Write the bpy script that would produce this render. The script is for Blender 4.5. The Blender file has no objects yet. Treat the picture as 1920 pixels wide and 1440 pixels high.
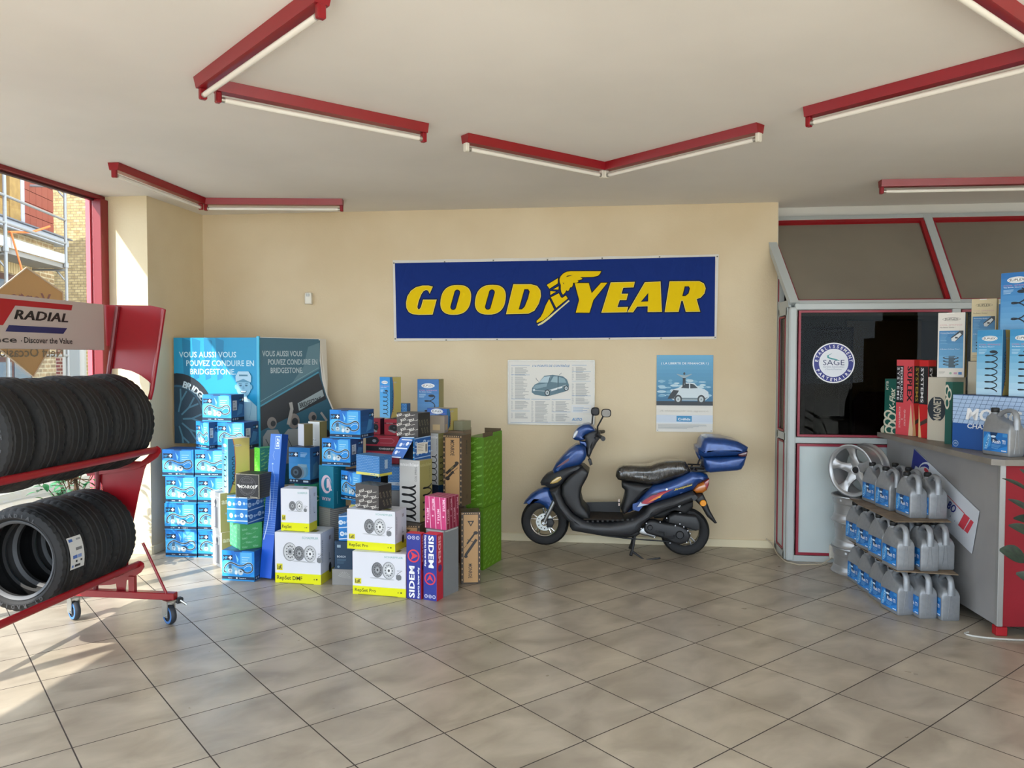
EXPO, SKY, SUNE = 0.42, 4.3, 6.2
import bpy, math, random
from math import sin, cos, pi, radians, sqrt
from mathutils import Vector, Matrix
from mathutils.geometry import tessellate_polygon
random.seed(7)
SC = bpy.context.scene
COL = SC.collection
# ---------------------------------------------------------------- camera, sky, sun, daylight, exposure
CAM_H = 1.7133; FPX = 1465.0; PITCH = 0.0349; ROLL = 0.0013; YAW = radians(7.1)
def _rz(a): return Matrix.Rotation(a, 3, 'Z')
_f = Vector((0, cos(PITCH), -sin(PITCH))); _r = Vector((1, 0, 0)); _u = Vector((0, sin(PITCH), cos(PITCH)))
CR = _rz(YAW) @ (cos(ROLL)*_r + sin(ROLL)*_u); CU = _rz(YAW) @ (-sin(ROLL)*_r + cos(ROLL)*_u); CF = _rz(YAW) @ _f
cd = bpy.data.cameras.new('camera'); cam = bpy.data.objects.new('camera', cd); COL.objects.link(cam)
cam.matrix_world = Matrix(((CR.x, CU.x, -CF.x, 0), (CR.y, CU.y, -CF.y, 0), (CR.z, CU.z, -CF.z, CAM_H), (0, 0, 0, 1)))
cd.sensor_width = 36; cd.sensor_fit = 'HORIZONTAL'; cd.lens = FPX/1920*36; cd.clip_start = 0.05; cd.clip_end = 300
SC.camera = cam
CAMP = Vector((0, 0, CAM_H))
def ray(x, y): return CF + CR*((x-960)/FPX) - CU*((y-720)/FPX)
def atY(x, y, Y):                         # where the photo's pixel meets the vertical plane at depth Y
    d = ray(x, y); return CAMP + d*(Y/d.y)
def atX(x, y, X):
    d = ray(x, y); return CAMP + d*(X/d.x)
def atZ(x, y, Z=0.0):
    d = ray(x, y); return CAMP + d*((Z-CAM_H)/d.z)
vs = SC.view_settings
vs.view_transform = 'Standard'; vs.look = 'None'; vs.gamma = 1.0; vs.use_curve_mapping = False; vs.exposure = EXPO
SC.cycles.use_denoising = True
SC.cycles.max_bounces = 10; SC.cycles.diffuse_bounces = 6; SC.cycles.glossy_bounces = 4; SC.cycles.transparent_max_bounces = 12
SC.cycles.sample_clamp_indirect = 6.0; SC.cycles.caustics_reflective = False; SC.cycles.caustics_refractive = False
w = bpy.data.worlds.new('sky'); SC.world = w; w.use_nodes = True
bg = w.node_tree.nodes['Background']; bg.inputs[0].default_value = (0.76, 0.88, 1.0, 1); bg.inputs[1].default_value = SKY
sd = bpy.data.lights.new('sun', 'SUN'); sun = bpy.data.objects.new('sun', sd); COL.objects.link(sun)
sun.rotation_mode = 'QUATERNION'; sun.rotation_quaternion = Vector((1.0, 1.62, -1.42)).to_track_quat('-Z', 'Y')
sun.location = (-20, -20, 20); sd.energy = SUNE; sd.angle = radians(0.6); sd.color = (1.0, 0.94, 0.84)
def area(name, loc, rot, sx, sy, energy, color, portal=False):
    l = bpy.data.lights.new(name, 'AREA'); o = bpy.data.objects.new(name, l); COL.objects.link(o)
    l.shape = 'RECTANGLE'; l.size = sx; l.size_y = sy; l.energy = energy; l.color = color
    o.location = loc; o.rotation_euler = rot
    if portal: l.cycles.is_portal = True
    return o
area('window_daylight', (-4.55, 3.0, 1.55), (0, radians(-90), 0), 3.0, 6.6, 0, (1, 1, 1), True)
area('front_daylight', (1.3, -0.46, 1.55), (radians(90), 0, 0), 11.2, 3.0, 0, (1, 1, 1), True)
# ---------------------------------------------------------------- materials
_M = {}
def lin(h):
    h = h.lstrip('#'); c = [int(h[i:i+2], 16)/255 for i in (0, 2, 4)]
    return tuple((x/12.92 if x <= 0.04045 else ((x+0.055)/1.055)**2.4) for x in c) + (1,)
def M(h, rough=0.5, metal=0.0, coat=0.0, spec=0.5):
    k = (h, rough, metal, coat, spec)
    if k in _M: return _M[k]
    m = bpy.data.materials.new('paint_' + h.lstrip('#')); m.use_nodes = True; b = m.node_tree.nodes['Principled BSDF']
    b.inputs['Base Color'].default_value = lin(h); b.inputs['Roughness'].default_value = rough
    b.inputs['Metallic'].default_value = metal; b.inputs['Coat Weight'].default_value = coat
    b.inputs['Specular IOR Level'].default_value = spec
    _M[k] = m; return m
def nodes(m): return m.node_tree.nodes, m.node_tree.links
def noisy(name, c1, c2, scale, rough=0.6, detail=4, bump=0.0, metal=0.0, bscale=None, coord='Object', stretch=(1, 1, 1), lo=0.35, hi=0.65, coat=0):
    m = bpy.data.materials.new(name); m.use_nodes = True; N, L = nodes(m); b = N['Principled BSDF']
    tc = N.new('ShaderNodeTexCoord'); mp = N.new('ShaderNodeMapping'); mp.inputs['Scale'].default_value = stretch
    L.new(tc.outputs[coord], mp.inputs[0])
    n = N.new('ShaderNodeTexNoise'); n.inputs['Scale'].default_value = scale; n.inputs['Detail'].default_value = detail
    L.new(mp.outputs[0], n.inputs['Vector'])
    r = N.new('ShaderNodeValToRGB'); r.color_ramp.elements[0].position = lo; r.color_ramp.elements[1].position = hi
    r.color_ramp.elements[0].color = lin(c1); r.color_ramp.elements[1].color = lin(c2)
    L.new(n.outputs['Fac'], r.inputs[0]); L.new(r.outputs[0], b.inputs['Base Color'])
    b.inputs['Roughness'].default_value = rough; b.inputs['Metallic'].default_value = metal; b.inputs['Coat Weight'].default_value = coat
    if bump:
        n2 = N.new('ShaderNodeTexNoise'); n2.inputs['Scale'].default_value = bscale or scale; L.new(mp.outputs[0], n2.inputs['Vector'])
        bp = N.new('ShaderNodeBump'); bp.inputs['Strength'].default_value = bump; bp.inputs['Distance'].default_value = 0.02
        L.new(n2.outputs['Fac'], bp.inputs['Height']); L.new(bp.outputs[0], b.inputs['Normal'])
    return m
def glass_mat(name, tint='#ffffff', refl=0.06):
    m = bpy.data.materials.new(name); m.use_nodes = True; N, L = nodes(m); N.remove(N['Principled BSDF'])
    t = N.new('ShaderNodeBsdfTransparent'); t.inputs[0].default_value = lin(tint)
    g = N.new('ShaderNodeBsdfGlossy'); g.inputs['Roughness'].default_value = 0.02
    lw = N.new('ShaderNodeLayerWeight'); lw.inputs[0].default_value = 0.5
    pw = N.new('ShaderNodeMath'); pw.operation = 'POWER'; L.new(lw.outputs['Facing'], pw.inputs[0]); pw.inputs[1].default_value = 5
    fr = N.new('ShaderNodeMath'); fr.operation = 'MULTIPLY_ADD'; L.new(pw.outputs[0], fr.inputs[0]); fr.inputs[1].default_value = 0.5; fr.inputs[2].default_value = refl*0.5
    mx = N.new('ShaderNodeMixShader'); L.new(fr.outputs[0], mx.inputs[0]); L.new(t.outputs[0], mx.inputs[1]); L.new(g.outputs[0], mx.inputs[2])
    L.new(mx.outputs[0], N['Material Output'].inputs[0]); return m
# ---------------------------------------------------------------- mesh tools
class MB:
    def __init__(s): s.v = []; s.f = []; s.m = []; s.mats = []; s.flat = []
    def mi(s, mat):
        if mat not in s.mats: s.mats.append(mat)
        return s.mats.index(mat)
    def add(s, V, F, mat, T=None):
        o = len(s.v); k = s.mi(mat)
        for p in V:
            p = Vector(p); s.v.append(T @ p if T is not None else p)
        for f in F: s.f.append(tuple(i+o for i in f)); s.m.append(k)
        return s
    def box(s, x0, x1, y0, y1, z0, z1, mat, T=None, c=0.0):
        if not c:
            V = [(x, y, z) for z in (z0, z1) for y in (y0, y1) for x in (x0, x1)]
            return s.add(V, [(0, 2, 3, 1), (4, 5, 7, 6), (0, 1, 5, 4), (2, 6, 7, 3), (0, 4, 6, 2), (1, 3, 7, 5)], mat, T)
        V = []; F = []; idx = {}
        X = (x0, x1); Y = (y0, y1); Z = (z0, z1)
        for i in (0, 1):
            for j in (0, 1):
                for k in (0, 1):
                    a = (X[i], Y[j], Z[k]); sx, sy, sz = (c if i == 0 else -c), (c if j == 0 else -c), (c if k == 0 else -c)
                    for n, p in enumerate(((a[0], a[1]+sy, a[2]+sz), (a[0]+sx, a[1], a[2]+sz), (a[0]+sx, a[1]+sy, a[2]))):
                        idx[(i, j, k, n)] = len(V); V.append(p)
        I = lambda i, j, k, n: idx[(i, j, k, n)]
        for i in (0, 1):
            q = [I(i, 0, 0, 0), I(i, 1, 0, 0), I(i, 1, 1, 0), I(i, 0, 1, 0)]; F.append(q if i else q[::-1])
            q = [I(0, i, 0, 1), I(1, i, 0, 1), I(1, i, 1, 1), I(0, i, 1, 1)]; F.append(q[::-1] if i else q)
            q = [I(0, 0, i, 2), I(1, 0, i, 2), I(1, 1, i, 2), I(0, 1, i, 2)]; F.append(q if i else q[::-1])
            for j in (0, 1):
                F.append([I(i, j, 0, 0), I(i, j, 0, 1), I(i, j, 1, 1), I(i, j, 1, 0)])
                F.append([I(i, 0, j, 0), I(i, 0, j, 2), I(i, 1, j, 2), I(i, 1, j, 0)])
                F.append([I(0, i, j, 1), I(0, i, j, 2), I(1, i, j, 2), I(1, i, j, 1)])
                for k in (0, 1): F.append([I(i, j, k, 0), I(i, j, k, 1), I(i, j, k, 2)])
        return s.add(V, F, mat, T)
    def tube(s, pts, r, mat, n=10, T=None, caps=True, flat=1.0):
        pts = [Vector(p) for p in pts]; V = []; F = []; N = len(pts); up = None
        for i, p in enumerate(pts):
            d = (pts[min(i+1, N-1)] - pts[max(i-1, 0)]).normalized()
            if up is None:
                up = Vector((0, 0, 1)) if abs(d.z) < 0.9 else Vector((1, 0, 0))
            a = d.cross(up)
            if a.length < 1e-5: a = d.cross(Vector((0, 1, 0.01)))
            a.normalize(); b = a.cross(d).normalized(); up = b
            rr = r[i] if isinstance(r, (list, tuple)) else r
            for j in range(n):
                t = 2*pi*j/n; V.append(p + a*cos(t)*rr + b*sin(t)*rr*flat)
        for i in range(N-1):
            for j in range(n):
                k = (j+1) % n; F.append((i*n+j, (i*n+k), (i+1)*n+k, (i+1)*n+j))
        if caps: F.append(tuple(range(n))); F.append(tuple((N-1)*n+j for j in reversed(range(n))))
        return s.add(V, F, mat, T)
    def lathe(s, prof, mat, n=32, T=None, rf=None, closed=False, a0=0, a1=2*pi):
        V = []; F = []; full = abs(a1-a0-2*pi) < 1e-6; c = n if full else n+1
        for i in range(c):
            t = a0+(a1-a0)*i/n
            for j, (r, z) in enumerate(prof):
                if rf: r = rf(i, j, r)
                V.append((r*cos(t), r*sin(t), z))
        m = len(prof)
        for i in range(n):
            k = (i+1) % c
            for j in range(m-1 if not closed else m):
                l = (j+1) % m; F.append((i*m+j, k*m+j, k*m+l, i*m+l))
        return s.add(V, F, mat, T)
    def prism(s, poly, h0, h1, mat, T=None):
        n = len(poly); V = [(x, y, h0) for x, y in poly]+[(x, y, h1) for x, y in poly]
        F = [tuple(reversed(range(n))), tuple(range(n, 2*n))]+[(i, (i+1) % n, n+(i+1) % n, n+i) for i in range(n)]
        return s.add(V, F, mat, T)
    def puffy(s, poly, w, r, mat, T=None, y0=0.0, steps=3, warp=None):
        """poly in (x, z); grows to y = y0 +- w with rounded edges of radius r"""
        a = sum(poly[i][0]*poly[(i+1) % len(poly)][1]-poly[(i+1) % len(poly)][0]*poly[i][1] for i in range(len(poly)))
        if a < 0: poly = poly[::-1]
        n = len(poly); P = [Vector(p) for p in poly]; nor = []
        r = min(r, 0.55*abs(a)/sum((P[i]-P[i-1]).length for i in range(n)), w*.98)
        for i in range(n):
            e1 = (P[i]-P[i-1]).normalized(); e2 = (P[(i+1) % n]-P[i]).normalized()
            v = Vector((-(e1.y+e2.y), e1.x+e2.x))
            v = v.normalized() if v.length > 1e-4 else Vector((0, 0)); nor.append(v)
        lev = []
        for k in range(steps+1):
            t = pi/2*k/steps; lev.append((-(w-r)-r*cos(t), r*(1-sin(t))))
        lev = lev + [(-y, q) for y, q in reversed(lev)]
        V = []
        for y, q in lev:
            for i in range(n):
                p = P[i]+nor[i]*q; c = (p.x, y0+y, p.y); V.append(warp(c) if warp else c)
        F = []
        for k in range(len(lev)-1):
            for i in range(n):
                j = (i+1) % n; F.append((k*n+i, (k+1)*n+i, (k+1)*n+j, k*n+j))
        s.add(V, F, mat, T); o = len(s.v)-len(V); km = s.mi(mat)
        for k, rev in ((0, False), (len(lev)-1, True)):
            ring = [Vector((P[i]+nor[i]*r).to_tuple()+(0,)) for i in range(n)]
            for t in tessellate_polygon([ring]):
                q = [ring[j] for j in t]; c = (q[1].x-q[0].x)*(q[2].y-q[0].y)-(q[1].y-q[0].y)*(q[2].x-q[0].x)
                t = tuple(t) if (c > 0) != rev else tuple(reversed(t))
                s.flat.append(len(s.f)); s.f.append(tuple(o+k*n+j for j in t)); s.m.append(km)
        return s
    def build(s, name, parent=None, smooth=True, angle=35, loc=None, rz=0.0):
        me = bpy.data.meshes.new(name); me.from_pydata([tuple(p) for p in s.v], [], s.f)
        for m in s.mats: me.materials.append(m)
        me.polygons.foreach_set('material_index', s.m)
        if smooth:
            fs = set(s.flat); me.polygons.foreach_set('use_smooth', [i not in fs for i in range(len(s.f))]); me.set_sharp_from_angle(angle=radians(angle))
        me.update()
        o = bpy.data.objects.new(name, me); COL.objects.link(o)
        if parent: o.parent = parent
        if loc is not None: o.location = loc
        o.rotation_euler = (0, 0, rz)
        return o
def tag(o, label=None, cat=None, group=None, kind=None):
    if label: o['label'] = label
    if cat: o['category'] = cat
    if group: o['group'] = group
    if kind: o['kind'] = kind
    return o
def thing(name, label, cat, loc=(0, 0, 0), rz=0.0, group=None):
    o = bpy.data.objects.new(name, None); COL.objects.link(o); o.location = loc; o.rotation_euler = (0, 0, rz); o.empty_display_size = 0.1
    return tag(o, label, cat, group)
def dup(o, parent=None):
    c = o.copy(); COL.objects.link(c)
    if parent: c.parent = parent
    for ch in list(o.children): dup(ch, c)
    return c
# ---------------------------------------------------------------- lettering and printing on flat faces
_T = {}
def glyphs(t, bold=0.0, shear=0.0, sp=1.0):
    k = (t, bold, shear, sp)
    if k in _T: return _T[k]
    cu = bpy.data.curves.new('t', 'FONT'); cu.body = t; cu.size = 1.0; cu.offset = bold; cu.shear = shear; cu.space_character = sp; cu.resolution_u = 2
    cu.fill_mode = 'FRONT'
    o = bpy.data.objects.new('t', cu); me = bpy.data.meshes.new_from_object(o)
    V = [(v.co.x, v.co.y) for v in me.vertices]; F = [tuple(p.vertices) for p in me.polygons]
    bpy.data.objects.remove(o); bpy.data.curves.remove(cu); bpy.data.meshes.remove(me)
    xs = [p[0] for p in V]; ys = [p[1] for p in V]
    _T[k] = (V, F, min(xs), max(xs), min(ys), max(ys)); return _T[k]
class Face:
    """a flat printed face: u right, v up, in metres; layers lie a fraction of a millimetre apart"""
    def __init__(s, mb, o, u, v, w, h, step=0.0005):
        s.mb = mb; s.o = Vector(o); s.u = Vector(u).normalized(); s.v = Vector(v).normalized(); s.n = s.u.cross(s.v); s.w = w; s.h = h; s.k = 1; s.step = step
    def P(s, x, y, k=None): return s.o+s.u*x+s.v*y+s.n*(s.step*(s.k if k is None else k))
    def up(s, n=1): s.k += n; return s
    def poly(s, pts, c, rough=0.45, mat=None):
        a = sum(pts[i][0]*pts[(i+1) % len(pts)][1]-pts[(i+1) % len(pts)][0]*pts[i][1] for i in range(len(pts)))
        if a < 0: pts = list(reversed(pts))
        s.mb.add([s.P(*p) for p in pts], [tuple(range(len(pts)))], mat or M(c, rough)); s.k += .02; return s
    def rect(s, x0, y0, x1, y1, c, rough=0.45, mat=None): return s.poly([(x0, y0), (x1, y0), (x1, y1), (x0, y1)], c, rough, mat)
    def ell(s, cx, cy, rx, ry, c, n=24, rough=0.45, rot=0.0):
        q = [(rx*cos(2*pi*i/n), ry*sin(2*pi*i/n)) for i in range(n)]
        return s.poly([(cx+a*cos(rot)-b*sin(rot), cy+a*sin(rot)+b*cos(rot)) for a, b in q], c, rough)
    def stroke(s, pts, wd, c, closed=False):
        n = len(pts); V = []; F = []; P = [Vector(p) for p in pts]
        for i in range(n):
            a = P[i-1] if (i > 0 or closed) else P[i]; b = P[(i+1) % n] if (i < n-1 or closed) else P[i]
            d = (b-a); d = d.normalized() if d.length > 1e-9 else Vector((1, 0)); q = Vector((-d.y, d.x))*wd/2
            V += [s.P(*(P[i]-q)), s.P(*(P[i]+q))]
        for i in range(n if closed else n-1):
            j = (i+1) % n; F.append((2*i, 2*j, 2*j+1, 2*i+1))
        s.mb.add(V, F, M(c, 0.45)); s.k += .02; return s
    def text(s, t, x, y, h, c, w=None, bold=0.01, shear=0.0, anchor='l', sp=1.0, rot=0.0, rough=0.45):
        """h: cap height; w: exact width if given; rot in degrees about (x, y)"""
        heavy = bold > .03; bo = min(bold, .016)
        V, F, a, b, y0, y1 = glyphs(t, bo, shear, sp*(1.06 if heavy else 1.0)); ref = glyphs('H', bo)[5]
        sy = h/ref; sx = (w/(b-a)) if w else sy; W = (b-a)*sx
        ox = {'l': 0, 'c': -W/2, 'r': -W}[anchor]; cr, sr = cos(radians(rot)), sin(radians(rot))
        for dx in ((-.024, .0, .024) if heavy else (0.0,)):
            Q = []
            for p in V:
                px = (p[0]-a+dx)*sx+ox; py = p[1]*sy; Q.append(s.P(x+px*cr-py*sr, y+px*sr+py*cr))
            s.mb.add(Q, F, M(c, rough)); s.k += .02
        return s
    def arc_text(s, t, cx, cy, r, h, c, a0, a1, inside=False, bold=0.01):
        n = len(t)
        for i, ch in enumerate(t):
            if ch == ' ': continue
            a = a0+(a1-a0)*i/(n-1); rad = radians(a)
            s.text(ch, cx+r*cos(rad), cy+r*sin(rad), h, c, bold=bold, anchor='c', rot=(a-90 if not inside else a+90))
        return s
    def grad(s, x0, y0, x1, y1, c0, c1, n=8, rough=0.45):
        a = [int(c0[i:i+2], 16) for i in (1, 3, 5)]; b = [int(c1[i:i+2], 16) for i in (1, 3, 5)]
        for i in range(n):
            t = (i+0.5)/n; c = '#%02x%02x%02x' % tuple(round(p+(q-p)*t) for p, q in zip(a, b))
            s.rect(x0, y0+(y1-y0)*i/n, x1, y0+(y1-y0)*(i+1)/n, c, rough)
        return s
    def bars(s, x, y, w, rows, dy, th, c, seed=0):
        rg = random.Random(seed)
        for i in range(rows): s.rect(x, y-i*dy-th, x+w*rg.uniform(0.55, 1.0), y-i*dy, c)
        return s
    def barcode(s, x, y, w, h, c='#20242a', seed=1):
        rg = random.Random(seed); p = x
        while p < x+w:
            t = rg.uniform(0.015, 0.05)*w; s.rect(p, y, min(p+t, x+w), y+h, c); p += t+rg.uniform(0.02, 0.05)*w
        return s
# ================================================================ ROOM
CEIL = 3.08
def mat_floor():
    m = bpy.data.materials.new('ceramic_floor_tiles'); m.use_nodes = True; N, L = nodes(m); b = N['Principled BSDF']
    tc = N.new('ShaderNodeTexCoord'); br = N.new('ShaderNodeTexBrick'); L.new(tc.outputs['Object'], br.inputs['Vector'])
    br.offset = 0.0; br.inputs['Scale'].default_value = 1.0; br.inputs['Brick Width'].default_value = 0.45; br.inputs['Row Height'].default_value = 0.45
    br.inputs['Mortar Size'].default_value = 0.0035; br.inputs['Mortar Smooth'].default_value = 0.3
    br.inputs['Color1'].default_value = (0, 0, 0, 1); br.inputs['Color2'].default_value = (1, 1, 1, 1); br.inputs['Mortar'].default_value = (0.5, 0.5, 0.5, 1)
    n = N.new('ShaderNodeTexNoise'); n.inputs['Scale'].default_value = 3.2; n.inputs['Detail'].default_value = 8; n.inputs['Distortion'].default_value = .5
    mp = N.new('ShaderNodeMapping'); mp.inputs['Scale'].default_value = (1, 1.5, 1); L.new(tc.outputs['Object'], mp.inputs[0]); L.new(mp.outputs[0], n.inputs['Vector'])
    r = N.new('ShaderNodeValToRGB'); e = r.color_ramp.elements; e[0].position = 0.3; e[0].color = lin('#958b7c'); e[1].position = 0.72; e[1].color = lin('#bbb1a0')
    L.new(n.outputs['Fac'], r.inputs[0])
    mx = N.new('ShaderNodeMix'); mx.data_type = 'RGBA'; mx.blend_type = 'MULTIPLY'; mx.inputs[0].default_value = 1.0
    r2 = N.new('ShaderNodeValToRGB'); r2.color_ramp.elements[0].color = (0.88, 0.88, 0.9, 1); r2.color_ramp.elements[1].color = (1, 0.99, 0.97, 1)
    L.new(br.outputs['Color'], r2.inputs[0]); L.new(r.outputs[0], mx.inputs[6]); L.new(r2.outputs[0], mx.inputs[7])
    mo = N.new('ShaderNodeMix'); mo.data_type = 'RGBA'; L.new(br.outputs['Fac'], mo.inputs[0]); L.new(mx.outputs[2], mo.inputs[6]); mo.inputs[7].default_value = lin('#3b332d')
    L.new(mo.outputs[2], b.inputs['Base Color'])
    n3 = N.new('ShaderNodeTexNoise'); n3.inputs['Scale'].default_value = 9; n3.inputs['Detail'].default_value = 5; L.new(tc.outputs['Object'], n3.inputs['Vector'])
    mr = N.new('ShaderNodeMapRange'); mr.inputs[3].default_value = 0.22; mr.inputs[4].default_value = 0.42; L.new(n3.outputs['Fac'], mr.inputs[0])
    ad = N.new('ShaderNodeMath'); ad.operation = 'MAXIMUM'; L.new(mr.outputs[0], ad.inputs[0]); L.new(br.outputs['Fac'], ad.inputs[1]); L.new(ad.outputs[0], b.inputs['Roughness'])
    iv = N.new('ShaderNodeMath'); iv.operation = 'MULTIPLY_ADD'; iv.inputs[1].default_value = -1.0; iv.inputs[2].default_value = 1.0; L.new(br.outputs['Fac'], iv.inputs[0])
    bp = N.new('ShaderNodeBump'); bp.inputs['Strength'].default_value = 0.5; bp.inputs['Distance'].default_value = 0.004; L.new(iv.outputs[0], bp.inputs['Height']); L.new(bp.outputs[0], b.inputs['Normal'])
    return m
TH = 0.6743+YAW; _o = _rz(YAW) @ Vector((-6.7699*0.45, 10.5946*0.45, 0))
def floor_local(x, y):
    v = _rz(-TH) @ (Vector((x, y, 0))-_o); return (v.x, v.y)
def cream(name='cream_wall_paint'):
    return noisy(name, '#cfbd9c', '#d8c8a9', 1.3, 0.85, 3, 0.08, bscale=60)
MW = cream(); MC = noisy('ceiling_paint', '#e0ddd8', '#e8e5e0', 0.9, 0.9, 4, 0.12, bscale=3.0)
MTRIM = M('#dccfae', 0.5); MRED = M('#9c1626', 0.38); MREDL = M('#8c0d18', 0.4); MGREY = M('#a9adac', 0.5); MGREYD = M('#8b8d8b', 0.55)
fl = MB(); fl.prism([floor_local(*p) for p in ((-4.42, -0.4), (7.0, -0.4), (7.0, 10.6), (-4.42, 10.6))], -0.12, 0.0, mat_floor())
o = fl.build('floor', smooth=False, loc=(_o.x, _o.y, 0), rz=TH); tag(o, kind='structure')
m = MB(); m.box(-4.38, 7.2, -0.4, 7.55, CEIL, CEIL+0.2, MC); tag(m.build('ceiling', smooth=False), kind='structure')
m = MB(); m.box(-3.92, 1.47, 7.19, 7.42, 0, CEIL, MW); tag(m.build('wall_back', smooth=False), kind='structure')
m = MB(); m.box(1.47, 1.475, 7.185, 7.42, 0, CEIL, M('#cfc8b5', 0.6)); tag(m.build('trim_1', smooth=False), kind='structure')
m = MB(); m.box(-4.36, -3.92, 6.27, 7.42, -0.1, CEIL, noisy('cream_pier_paint', '#d6c6a4', '#dfd1b2', 1.3, 0.85, 3, 0.08, bscale=60)); tag(m.build('wall_left', smooth=False), kind='structure')
m = MB(); m.box(-3.92, 1.47, 7.172, 7.19, 0, 0.072, MTRIM, c=0.003); tag(m.build('baseboard_back', smooth=False), kind='structure')
m = MB(); m.box(-4.37, -3.905, 6.252, 6.27, 0, 0.072, MTRIM, c=0.003); m.box(-3.92, -3.902, 6.27, 7.172, 0, 0.072, MTRIM, c=0.003); tag(m.build('baseboard_left', smooth=False), kind='structure')
m = MB(); m.box(7.0, 7.2, -0.4, 10.6, 0, CEIL, MW); tag(m.build('wall_right', smooth=False), kind='structure')
# front: solid at the right, glazed at the left; window wall along the left
m = MB(); m.box(6.9, 7.2, -0.6, -0.4, 0, CEIL, MW); m.box(-4.6, 6.9, -0.6, -0.4, -0.1, 0.12, MW); m.box(-4.6, 6.9, -0.6, -0.4, 3.0, CEIL, MW); tag(m.build('wall_front', smooth=False), kind='structure')
MGL = glass_mat('window_glass')
MFR = M('#7a1019', 0.4); MFRD = M('#3a1417', 0.5)
m = MB()
m.box(-4.38, -4.30, -0.4, 6.27, 3.045, CEIL, MFR, c=0.004); m.box(-4.37, -4.33, -0.4, 6.27, 3.03, 3.045, MFRD)
m.box(-4.38, -4.30, -0.4, 6.27, 0.0, 0.06, MFR)
for y in (6.20, 4.05, 1.9, -0.36):
    m.box(-4.36, -4.27 if y > 6 else -4.30, y-0.035, y+0.065, 0.06, 3.045, MFR, c=0.004)
    m.box(-4.39, -4.36, y-0.02, y+0.02, 0.06, 3.03, MFRD)
m.box(-4.40, -4.36, 6.15, 6.27, 0.0, 3.1, M('#d05a66', .5))
tag(m.build('window_1', smooth=False), kind='structure')
win = bpy.data.objects['window_1']
m = MB()
for a, b in ((-0.29, 1.86), (1.95, 4.01), (4.1, 6.16)): m.box(-4.345, -4.339, a, b, 0.06, 3.03, MGL)
m.build('pane', win, smooth=False)
m = MB()
for x in (-4.5, -2.2, 0.1, 2.4, 4.7, 6.86): m.box(x-0.04, x+0.04, -0.54, -0.46, 0.12, 3.0, MFR)
w2 = m.build('window_2', smooth=False); tag(w2, kind='structure')
m = MB()
for x in (-4.46, -2.16, 0.14, 2.44, 4.74): m.box(x, min(x+2.22, 6.82), -0.51, -0.504, 0.12, 3.0, MGL)
m.build('pane', w2, smooth=False)
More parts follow.
